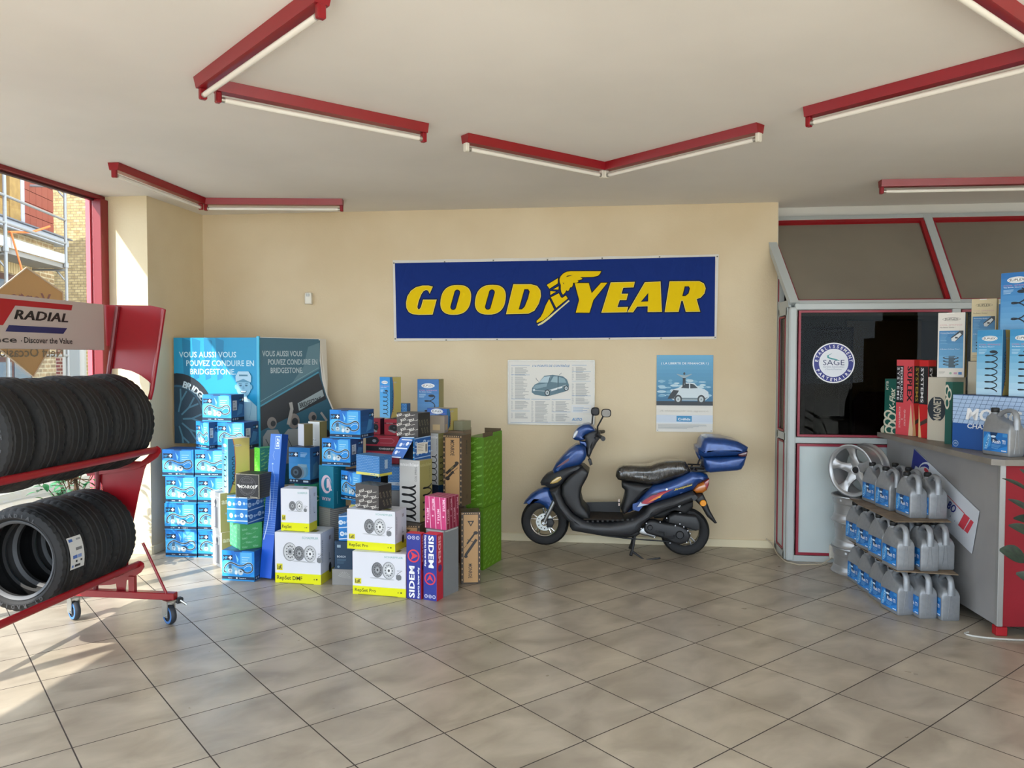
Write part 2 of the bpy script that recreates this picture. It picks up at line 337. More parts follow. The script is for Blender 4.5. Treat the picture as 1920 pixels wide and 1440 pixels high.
# ---------------------------------------------------------------- glazed office in the corner
OF = 6.745
MG = M('#b2b8b7', 0.42); MBEAD = M('#8f1f33', 0.4); MPAN = noisy('pale_grey_panel', '#bcc8c9', '#c4cfcf', 3, 0.55, 2)
def office():
    m = MB()
    m.box(1.485, 1.55, OF, OF+0.09, 0, 2.13, MG, c=0.012)               # corner post
    for x in (2.76, 4.06, 5.36): m.box(x, x+0.07, OF+0.01, OF+0.08, 0, 2.13, MG, c=0.005)
    m.box(1.53, 7.0, OF+0.005, OF+0.08, 2.105, 2.16, MG, c=0.006)        # head rail
    m.box(1.53, 7.0, OF+0.005, OF+0.08, 0.995, 1.045, MG, c=0.004)        # sill rail
    m.box(1.53, 7.0, OF+0.005, OF+0.08, 0.0, 0.05, MG)
    # side return towards the wall
    m.box(1.478, 1.50, OF+0.07, OF+0.11, 0, 2.13, MG); m.box(1.478, 1.52, 7.12, 7.19, 0, 2.45, MG)
    for z in (0.0, 1.01, 2.07): m.box(1.478, 1.52, OF+0.08, 7.15, z, z+0.06, MG)
    ff = m.build('wall_office', smooth=False); tag(ff, kind='structure')
    b = MB()
    def frame(x0, x1, z0, z1, t=0.018, y=OF+0.012):
        b.box(x0, x1, y-0.008, y+0.02, z1-t, z1, MBEAD); b.box(x0, x1, y-0.008, y+0.02, z0, z0+t, MBEAD)
        b.box(x0, x0+t, y-0.008, y+0.02, z0+t, z1-t, MBEAD); b.box(x1-t, x1, y-0.008, y+0.02, z0+t, z1-t, MBEAD)
    for x0, x1 in ((1.56, 2.755), (2.835, 4.055), (4.135, 5.355), (5.435, 6.98)):
        frame(x0, x1, 1.05, 2.10); frame(x0, x1, 0.055, 0.99, 0.02)
    # beads of the side return
    for z0, z1 in ((0.07, 1.0), (1.08, 2.06)):
        for y in (OF+0.12, 7.10): b.box(1.474, 1.486, y, y+0.014, z0, z1, MBEAD)
        b.box(1.474, 1.486, OF+0.12, 7.11, z1-0.014, z1, MBEAD); b.box(1.474, 1.486, OF+0.12, 7.11, z0, z0+0.014, MBEAD)
    b.build('red_bead', ff, smooth=False)
    p = MB()
    for x0, x1 in ((1.575, 2.74), (2.85, 4.04), (4.15, 5.34), (5.45, 6.96)): p.box(x0, x1, OF+0.018, OF+0.04, 0.07, 0.975, MPAN)
    p.box(1.484, 1.50, OF+0.13, 7.10, 0.08, 0.99, MPAN)
    p.build('lower_panel', ff, smooth=False)
    # sloping top: rails, beads and beige boards
    a = Vector((0, OF+0.03, 2.15)); e = Vector((0, 7.42, 2.975)); d = (e-a); Ls = d.length; d.normalize(); nn = Vector((0, -d.z, d.y))
    def T(x): return Matrix(((1, 0, 0, x), (0, d.y, nn.y, a.y), (0, d.z, nn.z, a.z), (0, 0, 0, 1)))
    s = MB()
    for x in (2.76, 4.06, 5.36): s.box(0, 0.07, 0, Ls, -0.03, 0.03, MG, T(x), c=0.006)
    s.prism([(0, 0), (.07, 0), (.07-.14, Ls), (-.14, Ls)], -.03, .03, MG, T(1.49))
    s.box(0, 5.5, Ls-0.045, Ls, -0.03, 0.025, MG, T(1.5)); s.box(0, 5.5, 0, 0.03, -0.03, 0.02, MG, T(1.5))
    # triangular cheek at the left
    s.add([(1.48, OF+0.02, 2.13), (1.48, 7.19, 2.13), (1.48, 7.19, 2.19), (1.48, OF+0.06, 2.19), (1.50, OF+0.02, 2.13), (1.50, 7.19, 2.13), (1.50, 7.19, 2.19), (1.50, OF+0.06, 2.19)],
          [(0, 3, 2, 1), (4, 5, 6, 7), (0, 4, 7, 3), (3, 7, 6, 2)], MG)
    s.build('sloping_frame', ff, smooth=False)
    b = MB(); t = 0.02
    for x0, x1 in ((1.56, 2.755), (2.835, 4.055), (4.135, 5.355), (5.435, 6.98)):
        w = x1-x0
        b.box(0 if x0 > 2 else -.14, w, Ls-0.085, Ls-0.045, -0.012, 0.018, MREDL, T(x0)); b.box(0, w, 0.03, 0.045, -0.012, 0.012, MBEAD, T(x0))
        (b.box(0, 0.014, 0.045, Ls-0.085, -0.012, 0.012, MBEAD, T(x0)) if x0 > 2 else b.prism([(-.01, .045), (.008, .045), (.008-.125, Ls-.085), (-.01-.125, Ls-.085)], -.012, .012, MBEAD, T(x0))); b.box(w-0.032, w, 0.045, Ls-0.085, -0.012, 0.022, MREDL, T(x0))
    b.box(1.472, 1.482, 7.13, 7.145, 2.2, 2.4, MBEAD)
    b.build('red_slope_bead', ff, smooth=False)
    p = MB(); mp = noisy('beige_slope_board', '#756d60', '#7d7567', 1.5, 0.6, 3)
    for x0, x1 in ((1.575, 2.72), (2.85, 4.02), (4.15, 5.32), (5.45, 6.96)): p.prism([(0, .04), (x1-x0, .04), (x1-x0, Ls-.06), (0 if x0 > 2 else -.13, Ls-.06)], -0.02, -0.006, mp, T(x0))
    p.build('slope_board', ff, smooth=False)
    g = MB()
    for x0, x1 in ((1.575, 2.74), (2.85, 4.04), (4.15, 5.34), (5.45, 6.96)): g.box(x0, x1, OF+0.03, OF+0.036, 1.06, 2.09, glass_mat('office_glass', '#b5b7b2', .012))
    g.box(1.49, 1.496, OF+0.13, 7.10, 1.09, 2.06, glass_mat('office_side_glass', '#c9c9c0'))
    g.build('pane', ff, smooth=False)
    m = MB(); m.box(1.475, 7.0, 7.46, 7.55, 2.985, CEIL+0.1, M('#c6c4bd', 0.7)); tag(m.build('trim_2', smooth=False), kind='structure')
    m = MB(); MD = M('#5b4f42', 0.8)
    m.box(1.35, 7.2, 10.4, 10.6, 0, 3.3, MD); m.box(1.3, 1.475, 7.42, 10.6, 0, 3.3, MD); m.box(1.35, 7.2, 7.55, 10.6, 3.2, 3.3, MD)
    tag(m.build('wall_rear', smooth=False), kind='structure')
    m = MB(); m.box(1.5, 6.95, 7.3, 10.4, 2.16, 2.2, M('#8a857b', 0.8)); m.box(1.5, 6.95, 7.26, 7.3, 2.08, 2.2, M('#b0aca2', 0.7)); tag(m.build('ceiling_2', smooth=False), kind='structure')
office()
# ---------------------------------------------------------------- things inside the dark office
def office_things():
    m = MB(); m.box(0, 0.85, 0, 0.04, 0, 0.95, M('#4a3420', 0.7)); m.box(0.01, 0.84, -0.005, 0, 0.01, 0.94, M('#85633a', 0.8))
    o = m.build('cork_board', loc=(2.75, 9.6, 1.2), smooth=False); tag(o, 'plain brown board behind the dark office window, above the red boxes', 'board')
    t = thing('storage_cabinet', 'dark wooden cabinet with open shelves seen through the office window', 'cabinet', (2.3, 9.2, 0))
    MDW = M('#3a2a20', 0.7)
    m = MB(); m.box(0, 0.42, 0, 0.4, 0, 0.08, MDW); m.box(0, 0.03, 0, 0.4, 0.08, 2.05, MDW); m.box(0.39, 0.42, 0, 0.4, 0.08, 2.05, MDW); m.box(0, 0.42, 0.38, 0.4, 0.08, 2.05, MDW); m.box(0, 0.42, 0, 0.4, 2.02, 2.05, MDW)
    m.build('carcass', t, smooth=False)
    for z in (0.55, 1.0, 1.45):
        m = MB(); m.box(0.03, 0.39, 0.02, 0.38, z, z+0.02, MDW); m.build('shelf', t, smooth=False)
    m = MB(); m.box(0, 0.14, 0, 0.1, 0, 0.15, M('#c9c4b8')); m.box(0.0, 0.14, -0.004, 0, 0.05, 0.1, M('#8f1d1d')); tag(m.build('carton', loc=(2.34, 9.24, 1.47), smooth=False), 'small white and red carton on a shelf inside the office', 'box')
    t = thing('office_desk', 'grey desk top seen low through the office window', 'desk', (1.9, 7.9, 0))
    m = MB(); m.box(0, 1.5, 0, 0.75, 0.72, 0.75, M('#6a6a66', 0.5), c=0.004); m.build('desk_top', t, smooth=False)
    for x in (0.03, 1.42):
        for y in (0.03, 0.67):
            m = MB(); m.box(x, x+0.05, y, y+0.05, 0, 0.72, M('#33343a', 0.5)); m.build('leg', t, smooth=False)
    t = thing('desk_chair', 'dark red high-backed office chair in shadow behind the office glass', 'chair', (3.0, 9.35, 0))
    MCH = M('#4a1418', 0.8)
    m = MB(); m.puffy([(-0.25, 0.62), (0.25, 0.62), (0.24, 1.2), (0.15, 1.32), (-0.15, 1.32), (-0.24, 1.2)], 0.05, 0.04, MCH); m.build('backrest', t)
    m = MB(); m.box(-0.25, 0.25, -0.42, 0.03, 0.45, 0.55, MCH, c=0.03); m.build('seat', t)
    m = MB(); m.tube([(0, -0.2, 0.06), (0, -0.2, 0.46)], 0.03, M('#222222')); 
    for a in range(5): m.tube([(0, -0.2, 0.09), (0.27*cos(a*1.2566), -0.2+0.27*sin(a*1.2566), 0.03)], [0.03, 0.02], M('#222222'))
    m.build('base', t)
office_things()
# ---------------------------------------------------------------- ceiling light fixtures
def fixture(a, b, label, white_caps=False):
    a = Vector(a); b = Vector(b); L = (b-a).length; ang = math.atan2(b.y-a.y, b.x-a.x)
    t = thing('ceiling_light', label, 'ceiling light', (a.x, a.y, CEIL), ang, 'unlit red tube lights in zigzag lines under the ceiling')
    R = M('#8a0e1a', 0.33); m = MB(); V = []; 
    prof = [(-0.042, 0), (0.042, 0), (0.030, -0.052), (-0.030, -0.052)]
    m.add([(x, p[0], p[1]-0.001) for x in (0, L) for p in prof], [(0, 1, 2, 3), (7, 6, 5, 4), (0, 4, 5, 1), (1, 5, 6, 2), (2, 6, 7, 3), (3, 7, 4, 0)], R)
    m.build('housing', t, smooth=False)
    for x in (0.012, L-0.012):
        m = MB(); m.box(x-0.014, x+0.014, -0.018, 0.018, -0.105, -0.05, M('#d9d4c6', 0.4) if white_caps else R, c=0.005); m.build('tube_socket', t)
    m = MB(); m.tube([(0.03, 0, -0.086), (L-0.03, 0, -0.086)], 0.0135, M('#e6e2d8', 0.25), 16)
    for x in (0.026, L-0.044): m.tube([(x, 0, -0.086), (x+0.018, 0, -0.086)], 0.0142, M('#b9b6ad', 0.3, 0.8), 16)
    m.build('fluorescent_tube', t)
Z0 = 0
for a, b, l, wc in (
    ((-2.00, 3.68, 0), (-1.07, 2.85, 0), 'red tube light nearest the camera, running up out of the photo at top', False),
    ((-1.95, 3.72, 0), (-1.085, 4.56, 0), 'red tube light joined at an acute angle to the nearest one', False),
    ((-0.89, 4.78, 0), (-0.05, 5.61, 0), 'red tube light with white end caps, left arm of the central V above the banner', True),
    ((-0.04, 5.62, 0), (0.87, 4.77, 0), 'red tube light with white end cap, right arm of the central V above the banner', True),
    ((-3.48, 5.17, 0), (-3.50, 6.41, 0), 'red tube light running from the window corner towards the pier', False),
    ((-3.49, 6.44, 0), (-2.31, 6.62, 0), 'red tube light along the back wall above the driver display', False),
    ((1.07, 4.51, 0), (1.93, 3.68, 0), 'red tube light over the counter, running out at the right edge', False),
    ((2.07, 6.40, 0), (3.26, 6.43, 0), 'red tube light farthest right, in front of the office slope', False),
    ((1.10, 2.87, 0), (1.95, 3.73, 0), 'red tube light cut off by the top right corner of the photo', False)):
    fixture(a, b, l, wc)
# ---------------------------------------------------------------- alarm sensor, wall banner, posters
m = MB(); t = thing('motion_sensor', 'small white alarm sensor high on the cream wall left of the banner', 'sensor', (-2.845, 7.19, 2.265))
m.puffy([(-0.033, -0.055), (0.033, -0.055), (0.036, 0.0), (0.033, 0.05), (0.02, 0.058), (-0.02, 0.058), (-0.033, 0.05), (-0.036, 0)], 0.022, 0.014, M('#e2dfd2', 0.4), y0=-0.022); m.build('housing', t)
m = MB(); m.lathe([(0.026, 0.018), (0.027, 0.025), (0.027, 0.04), (0.026, 0.045)], M('#b9bcb8', 0.2), 16, Matrix.Translation((0, -0.024, 0)), a0=pi, a1=2*pi); m.build('lens', t)
def wall_xy(x0, y0, s):       # a region of the photo laid on the back wall: zoomed pixel -> metres on the wall
    def f(x, y):
        p = atY(x0+x/s, y0+y/s, 7.185); return (p.x, p.z)
    return f
def outline(pts, e):
    a = sum(pts[i][0]*pts[(i+1) % len(pts)][1]-pts[(i+1) % len(pts)][0]*pts[i][1] for i in range(len(pts)))
    if a < 0: pts = pts[::-1]
    n = len(pts); out = []
    for i in range(n):
        p, q, r = Vector(pts[i-1]), Vector(pts[i]), Vector(pts[(i+1) % n]); e1 = (q-p); e2 = (r-q)
        if e1.length < 1e-6 or e2.length < 1e-6: continue
        e1.normalize(); e2.normalize(); v = Vector((e1.y+e2.y, -(e1.x+e2.x)))
        if v.length < 0.2: v = Vector((e1.y, -e1.x))
        v.normalize(); k = max(0.5, v.dot(Vector((e1.y, -e1.x)))); out.append(tuple(q+v*e/k))
    return out
def cloth_mat(name, c, rough=0.55):
    m = bpy.data.materials.new(name); m.use_nodes = True; N, L = nodes(m); b = N['Principled BSDF']; b.inputs['Base Color'].default_value = lin(c); b.inputs['Roughness'].default_value = .75; b.inputs['Specular IOR Level'].default_value = .2
    tc = N.new('ShaderNodeTexCoord'); mp = N.new('ShaderNodeMapping'); mp.inputs['Scale'].default_value = (1.6, 1, 1.1); mp.inputs['Rotation'].default_value = (0, 0.5, 0)
    n = N.new('ShaderNodeTexNoise'); n.inputs['Scale'].default_value = 2.2; n.inputs['Detail'].default_value = 3; n.inputs['Distortion'].default_value = 1.5
    L.new(tc.outputs['Object'], mp.inputs[0]); L.new(mp.outputs[0], n.inputs['Vector'])
    bp = N.new('ShaderNodeBump'); bp.inputs['Strength'].default_value = 0.55; bp.inputs['Distance'].default_value = 0.05; L.new(n.outputs['Fac'], bp.inputs['Height']); L.new(bp.outputs[0], b.inputs['Normal'])
    return m
def banner():
    B = wall_xy(700, 460, 2.743); R8 = wall_xy(1010, 480, 10.285)
    NAVY = cloth_mat('banner_navy', '#0d2b74'); YEL = cloth_mat('banner_yellow', '#e3c200'); EDG = cloth_mat('banner_dark_edge', '#1a1d24'); PALE = cloth_mat('banner_pale', '#ddd69a'); WH = cloth_mat('banner_white', '#d5d2cb')
    t = thing('wall_banner', 'long navy fabric banner with yellow lettering and winged foot above the scooter', 'banner', (0, 0, 0))
    m = MB()
    q = lambda pts, k: [(p[0], 7.180-k*0.0006, p[1]) for p in pts]
    # white hemmed cloth with gently uneven edges
    top = [B(101+(1776-101)*i/12, 77-(77-46)*i/12+(3 if i % 2 else 0)) for i in range(13)]; bot = [B(108+(1764-108)*i/12, 493-(493-482)*i/12-(2 if i % 2 else 0)) for i in range(13)]
    V = [(p[0], 7.176, p[1]) for p in top]+[(p[0], 7.176, p[1]) for p in bot]; V += [(x, 7.186, z) for x, y, z in V]
    F = [(13+i, 14+i, 1+i, i) for i in range(12)]+[(26+i, 27+i, 40+i, 39+i) for i in range(12)]+[(i, i+1, 27+i, 26+i) for i in range(12)]+[(39+i, 40+i, 14+i, 13+i) for i in range(12)]+[(0, 26, 39, 13), (12, 25, 51, 38)]
    m.add(V, F, WH); m.build('hem', t, smooth=False)
    m = MB()
    def P(pts, mat, k, e=0):
        pts = outline(pts, e) if e else pts
        a = sum(pts[i][0]*pts[(i+1) % len(pts)][1]-pts[(i+1) % len(pts)][0]*pts[i][1] for i in range(len(pts)))
        if a < 0: pts = pts[::-1]
        m.add([(p[0], 7.1755-k*0.0005, p[1]) for p in pts], [tuple(range(len(pts)))], mat)
    P([B(*p) for p in ((112, 92), (900, 79), (1758, 58), (1754, 469), (900, 478), (121, 479))], NAVY, 0)
    m.build('printed_field', t, smooth=False)
    m = MB()
    def O(cx, cy, hw, hh):
        out = []
        for i in range(40):
            a = 2*pi*i/40; c, s_ = cos(a), sin(a); x = abs(c)**0.8*(1 if c > 0 else -1)*hw; y = abs(s_)**0.8*(1 if s_ > 0 else -1)*hh
            out.append((cx+x-0.14*y, cy+y))
        return out
    def slot(x0, y0, x1, y1, w):
        d = Vector((x1-x0, y1-y0)).normalized(); nrm = Vector((-d.y, d.x))*w; out = []
        for i in range(9):
            a = pi/2-pi*i/8; out.append((x1+nrm.x*sin(a)+d.x*w*cos(a), y1+nrm.y*sin(a)+d.y*w*cos(a)))
        for i in range(9):
            a = -pi/2+pi*i/8; out.append((x0+nrm.x*sin(a)-d.x*w*cos(a), y0+nrm.y*sin(a)-d.y*w*cos(a)))
        return out
    letters = [
        ([(305, 214), (285, 209), (255, 209), (222, 217), (196, 235), (178, 263), (171, 295), (173, 322), (184, 342), (204, 353), (235, 356), (305, 355), (325, 281), (258, 281), (248, 318), (240, 330), (231, 331), (226, 318), (233, 286), (246, 253), (258, 235), (272, 228), (284, 232), (291, 246)], None),
        (O(425, 281, 76, 75), slot(433, 243, 412, 318, 15)), (O(603, 280, 76, 75), slot(611, 242, 590, 317, 15)),
        ([(722, 202), (812, 202), (842, 211), (858, 232), (861, 262), (850, 300), (828, 335), (798, 350), (685, 353)], [(777, 226), (797, 226), (805, 238), (797, 272), (780, 315), (765, 330), (748, 330)]),
        ([(1222, 193), (1343, 190), (1337, 215), (1284, 217), (1274, 251), (1308, 251), (1300, 280), (1266, 280), (1253, 320), (1308, 319), (1302, 343), (1175, 345)], None),
        ([(1397, 192), (1475, 188), (1482, 341), (1412, 342), (1413, 312), (1355, 314), (1335, 343), (1309, 343)], [(1414, 245), (1413, 289), (1375, 291)]),
        ([(1525, 187), (1675, 186), (1698, 198), (1707, 222), (1700, 248), (1682, 268), (1660, 276), (1678, 340), (1608, 341), (1592, 284), (1582, 284), (1568, 341), (1500, 342)], [(1601, 211), (1622, 211), (1628, 222), (1621, 248), (1606, 261), (1588, 262)])]
    for a, b in letters:
        P([B(*p) for p in a], EDG, 1, 0.012); P([B(*p) for p in a], PALE, 2, 0.003); P([B(*p) for p in a], YEL, 3)
        if b: P([B(*p) for p in b], EDG, 4); P([B(*p) for p in b], NAVY, 5, -0.009)
    m.build('letter_print', t, smooth=False)
    m = MB()
    Y = [(697, 525), (965, 525), (1023, 720), (1205, 520), (1325, 518), (1055, 850), (980, 1095), (718, 1093), (782, 850)]
    WING = [(430, 560), (410, 510), (405, 450), (430, 390), (480, 340), (550, 305), (620, 297), (1205, 297), (1180, 350), (1140, 385), (1060, 405), (800, 410), (845, 440), (820, 455), (750, 475), (770, 497), (740, 515), (662, 520), (660, 560), (640, 600), (605, 610), (590, 650), (565, 680), (535, 660), (510, 710), (470, 748), (440, 700), (430, 640)]
    for a in (Y, WING, [(160, 560), (372, 433), (368, 530), (210, 632)], [(285, 645), (387, 588), (382, 650)], [(228, 680), (335, 690), (228, 752)],
              [(238, 800), (390, 722), (430, 800), (460, 810), (525, 765), (562, 822), (340, 1000)], [(205, 835), (300, 1035), (190, 1160), (90, 1240), (-30, 1290), (-38, 1255), (40, 1180), (90, 1090), (140, 950)]):
        P([R8(*p) for p in a], EDG, 6, 0.008); P([R8(*p) for p in a], YEL, 8)
    P([R8(*p) for p in ((580, 850), (598, 872), (400, 1040), (200, 1220), (80, 1310), (0, 1345), (-25, 1330), (100, 1250), (260, 1120), (420, 990))], PALE, 8)
    P([R8(*p) for p in ((525, 410), (560, 382), (600, 375), (660, 368), (610, 388), (570, 400))], EDG, 9); P([R8(*p) for p in ((462, 508), (495, 530), (485, 552), (475, 530))], EDG, 9)
    m.build('winged_foot', t, smooth=False)
    for x, y in ((107, 92), (368, 86), (618, 78), (896, 75), (1177, 67), (1472, 60), (1768, 58), (114, 481), (376, 487), (637, 484), (915, 484), (1214, 480), (1480, 478), (1757, 474)):
        c = B(x, y); m = MB(); m.lathe([(0.0, -0.003), (0.006, -0.003), (0.007, 0), (0.007, 0.002)], M('#6b675c', 0.4, 0.8), 12, Matrix.Translation((c[0], 7.174, c[1])) @ Matrix.Rotation(-pi/2, 4, 'X')); m.build('nail', t)
banner()
def sheet(name, label, x0, x1, z0, z1, cat='poster', mat='#dcdad3', curl=0.006):
    """a paper sheet on the wall, slightly lifted at its corners; returns its thing and a Face to print on"""
    t = thing(name, label, cat, (x0, 7.183, z0)); m = MB(); w, h = x1-x0, z1-z0
    m.box(0, w, -0.0015, 0.0, 0, h, M(mat, 0.55)); m.build('paper', t, smooth=False)
    return t, w, h
def car(F, ox, oy, s, body, dark, glass, wheel='#20272c', flip=1):
    X = lambda pts: [(ox+flip*x*s, oy+y*s) for x, y in pts]
    F.poly(X([(0, .18), (.02, .33), (.12, .40), (.26, .43), (.38, .56), (.62, .58), (.78, .44), (.95, .38), (1.0, .28), (.99, .15), (.9, .1), (.1, .1)]), body)
    F.up(); F.poly(X([(.29, .43), (.40, .53), (.49, .545), (.49, .42)]), glass); F.poly(X([(.52, .42), (.52, .545), (.61, .54), (.73, .43)]), glass)
    F.poly(X([(.02, .2), (.1, .17), (.9, .17), (.98, .2), (.9, .12), (.1, .12)]), dark)
    for c in (.2, .8): F.up(); F.ell(ox+flip*c*s, oy+.13*s, .1*s, .12*s, wheel, 16); F.up(); F.ell(ox+flip*c*s, oy+.13*s, .06*s, .075*s, '#b9c4c8', 12); F.ell(ox+flip*c*s, oy+.13*s, .02*s, .025*s, dark, 8)
def posters():
    t, w, h = sheet('checklist_poster', 'white inspection poster with a cutaway small car, behind the scooter mirrors', -0.926, -0.140, 1.094, 1.675)
    m = MB(); F = Face(m, (0, -0.0015, 0), (1, 0, 0), (0, 0, 1), w, h)
    F.text('116 POINTS DE CONTRÔLE', w*0.28, h*0.905, h*0.032, '#4a7fae', w=w*0.44, bold=0.02, shear=0.2)
    B = '#6d93bd'; G = '#8d9092'
    for x, y, ww, rows in ((.03, .925, .22, 9), (.03, .775, .22, 23), (.03, .39, .22, 9), (.03, .20, .22, 6), (.27, .39, .22, 22), (.51, .39, .22, 11), (.51, .19, .22, 8), (.745, .93, .17, 6), (.745, .83, .22, 7), (.745, .68, .22, 14), (.745, .45, .22, 7)):
        F.rect(w*x, h*y, w*(x+ww), h*(y+.005), B); F.bars(w*(x+.045), h*(y-.03), w*ww*.75, rows, h*.0155, h*.006, G, seed=int(x*100+y*37)); F.bars(w*x, h*(y-.03), w*.028, rows, h*.0155, h*.006, '#a7a9aa', seed=3)
    F.rect(w*.745, h*.19, w*.965, h*.30, '#cdd6e4'); F.up(); F.rect(w*.748, h*.195, w*.962, h*.295, '#dcdcd8'); F.up(); F.bars(w*.76, h*.275, w*.19, 5, h*.017, h*.005, B, seed=8)
    F.text('AUTO', w*.745, h*.055, h*.045, '#3f86c0', w=w*.12, bold=0.03, shear=0.25)
    F.rect(w*.02, h*.02, w*.8, h*.024, B)
    # three-quarter cutaway hatchback
    cx, cy, s = w*.265, h*.42, w*.46
    C = lambda pts: [(cx+x*s, cy+y*s) for x, y in pts]
    F.poly(C([(.02, .13), (.03, .24), (.10, .33), (.20, .38), (.34, .55), (.55, .58), (.82, .54), (.92, .46), (.97, .32), (.96, .20), (.88, .16), (.50, .05), (.38, .03), (.10, .07)]), '#4f6f7c')
    F.up().poly(C([(.20, .38), (.34, .53), (.52, .55), (.44, .38)]), '#a9c0c9').poly(C([(.50, .40), (.58, .54), (.68, .54), (.68, .38)]), '#8fabb5').poly(C([(.71, .38), (.71, .53), (.86, .48), (.9, .38)]), '#7f9da8')
    F.poly(C([(.05, .24), (.12, .32), (.42, .36), (.40, .28), (.15, .22)]), '#7c98a3').poly(C([(.52, .16), (.80, .25), (.80, .28), (.52, .20)]), '#d5dcdd')
    F.stroke(C([(.44, .36), (.50, .56)]), .006, '#33505d').stroke(C([(.69, .18), (.70, .55)]), .006, '#33505d').stroke(C([(.1, .18), (.38, .16), (.9, .32)]), .004, '#c3cfd2')
    for x, y, r in ((.42, .12, .085), (.90, .24, .07)): F.up().ell(cx+x*s, cy+y*s, r*s*.85, r*s, '#22343d').up().ell(cx+x*s, cy+y*s, r*s*.55, r*s*.7, '#b4c0c4').up().ell(cx+x*s, cy+y*s, r*s*.2, r*s*.25, '#43565f')
    F.up().ell(cx+.08*s, cy+.19*s, .03*s, .03*s, '#c7d6da').stroke(C([(.20, .41), (.14, .46), (.13, .50)]), .004, '#33505d').stroke(C([(.72, .57), (.78, .63)]), .003, '#33505d')
    m.build('print', t, smooth=False)
    m = MB(); fr = M('#a8a69f', 0.35, 0.5)
    for a in ((-.006, w+.006, h, h+.008), (-.006, w+.006, -.008, 0), (-.008, 0, 0, h), (w, w+.008, 0, h)): m.box(a[0], a[1], -0.006, 0, a[2], a[3], fr)
    m.build('edge_strip', t, smooth=False)
    t, w, h = sheet('finance_poster', 'blue and white finance poster, man with open arms on a white car', 0.425, 0.925, 1.036, 1.730)
    m = MB(); F = Face(m, (0, -0.0015, 0), (1, 0, 0), (0, 0, 1), w, h); y0 = h*.345
    F.grad(0, y0, w, h*.72, '#1d5f87', '#4e93b8', 8); F.grad(0, h*.72, w, h, '#4a8fb6', '#5fa6cc', 6)
    F.up(); rg = random.Random(4)
    for i in range(46):
        x = rg.uniform(.0, w*.94); y = rg.uniform(y0+.08, h*.68); F.ell(min(max(x, .045), w-.045), y, rg.uniform(.018, .042), rg.uniform(.006, .014), rg.choice(['#7fb0c8', '#9cc2d4', '#6ba2bf', '#b4cfda']), 10)
    F.up().rect(0, y0, w, y0+h*.055, '#16242e').up()
    F.text('( LA LIBERTE DE FINANCER ! )', w*.08, h*.88, h*.026, '#e4eef3', w=w*.84, bold=0.02)
    car(F, w*.93, y0+.012, w*.68, '#c9d6dc', '#6c7f88', '#20303a', flip=-1)
    F.up(); F.poly([(w*.24, y0+.10), (w*.30, y0+.14), (w*.40, y0+.135), (w*.36, y0+.10), (w*.30, y0+.06), (w*.2, y0+.06)], '#17232b')
    px, py = w*.49, y0+.158
    F.up().poly([(px-.016, py), (px-.004, py), (px, py+.06), (px+.004, py), (px+.016, py), (px+.012, py+.07), (px+.014, py+.115), (px-.014, py+.115), (px-.012, py+.07)], '#1c2a33')
    F.poly([(px-.014, py+.115), (px+.014, py+.115), (px+.066, py+.128), (px+.066, py+.122), (px+.01, py+.09), (px-.01, py+.09), (px-.066, py+.122), (px-.066, py+.128)], '#8fa6b0').ell(px, py+.13, .009, .012, '#2a343a', 12)
    F.rect(0, h*.13, w, h*.22, '#c3cfdd').rect(0, h*.11, w, h*.13, '#d0d8e0'); F.up().rect(w*.36, h*.135, w*.63, h*.21, '#2f87b8').up().text('Créfidis', w*.385, h*.152, h*.03, '#e9f1f4', w=w*.22, bold=0.02)
    F.text('A découvrir en agence', w*.06, h*.265, h*.022, '#c2bfb6', w=w*.86, bold=0.0, shear=0.2)
    F.bars(w*.03, h*.095, w*.94, 5, h*.012, h*.004, '#9aa0a3', seed=6)
    m.build('print', t, smooth=False)
    for a, b in ((.012, .012), (w-.012, .012), (.012, h-.012), (w-.012, h-.012)):
        m = MB(); m.lathe([(0, -.003), (.004, -.003), (.005, 0)], M('#8c8f90', 0.4, 0.6), 10, Matrix.Translation((a, -0.0015, b)) @ Matrix.Rotation(-pi/2, 4, 'X')); m.build('pin', t)
posters()
# round sticker on the office window
m = MB(); c = atY(1563, 680.5, OF+0.028); R = 0.168; F = Face(m, (c.x, OF+0.028, c.z), (1, 0, 0), (0, 0, 1), 1, 1)
F.ell(0, 0, R, R, '#e6e6ea', 48); F.up().ell(0, 0, R*.94, R*.94, '#15217e', 48); F.up().ell(0, 0, R*.70, R*.70, '#dfe3ea', 40)
F.up().arc_text('ETABLISSEMENT', 0, 0, R*.745, R*.15, '#e9ebf2', 172, 8, bold=0.03).arc_text('PARTENAIRE', 0, 0, R*.90, R*.15, '#e9ebf2', 207, 333, inside=True, bold=0.03)
F.text('SAGE', -R*.51, -R*.11, R*.26, '#26315e', w=R*1.02, bold=0.0).text('Garantie Automobiles', -R*.5, -R*.22, R*.055, '#5a6890', w=R*1.0, bold=0).text("L'Esprit Pionnier", -R*.4, -R*.34, R*.06, '#7a90a8', w=R*.8, bold=0)
F.poly([(-R*.1, R*.17), (-R*.3, R*.25), (-R*.32, R*.36), (-R*.05, R*.50), (-R*.25, R*.35), (-R*.22, R*.28), (R*.15, R*.18), (R*.3, R*.1), (R*.1, R*.14)], '#2f8f93')
F.k = 0; m.add([F.P(R*cos(2*pi*i/48), R*sin(2*pi*i/48), -1) for i in reversed(range(48))], [tuple(range(48))], M('#dddddd'))
tag(m.build('round_sticker', smooth=False), 'round blue and white partner sticker on the office window', 'sticker')
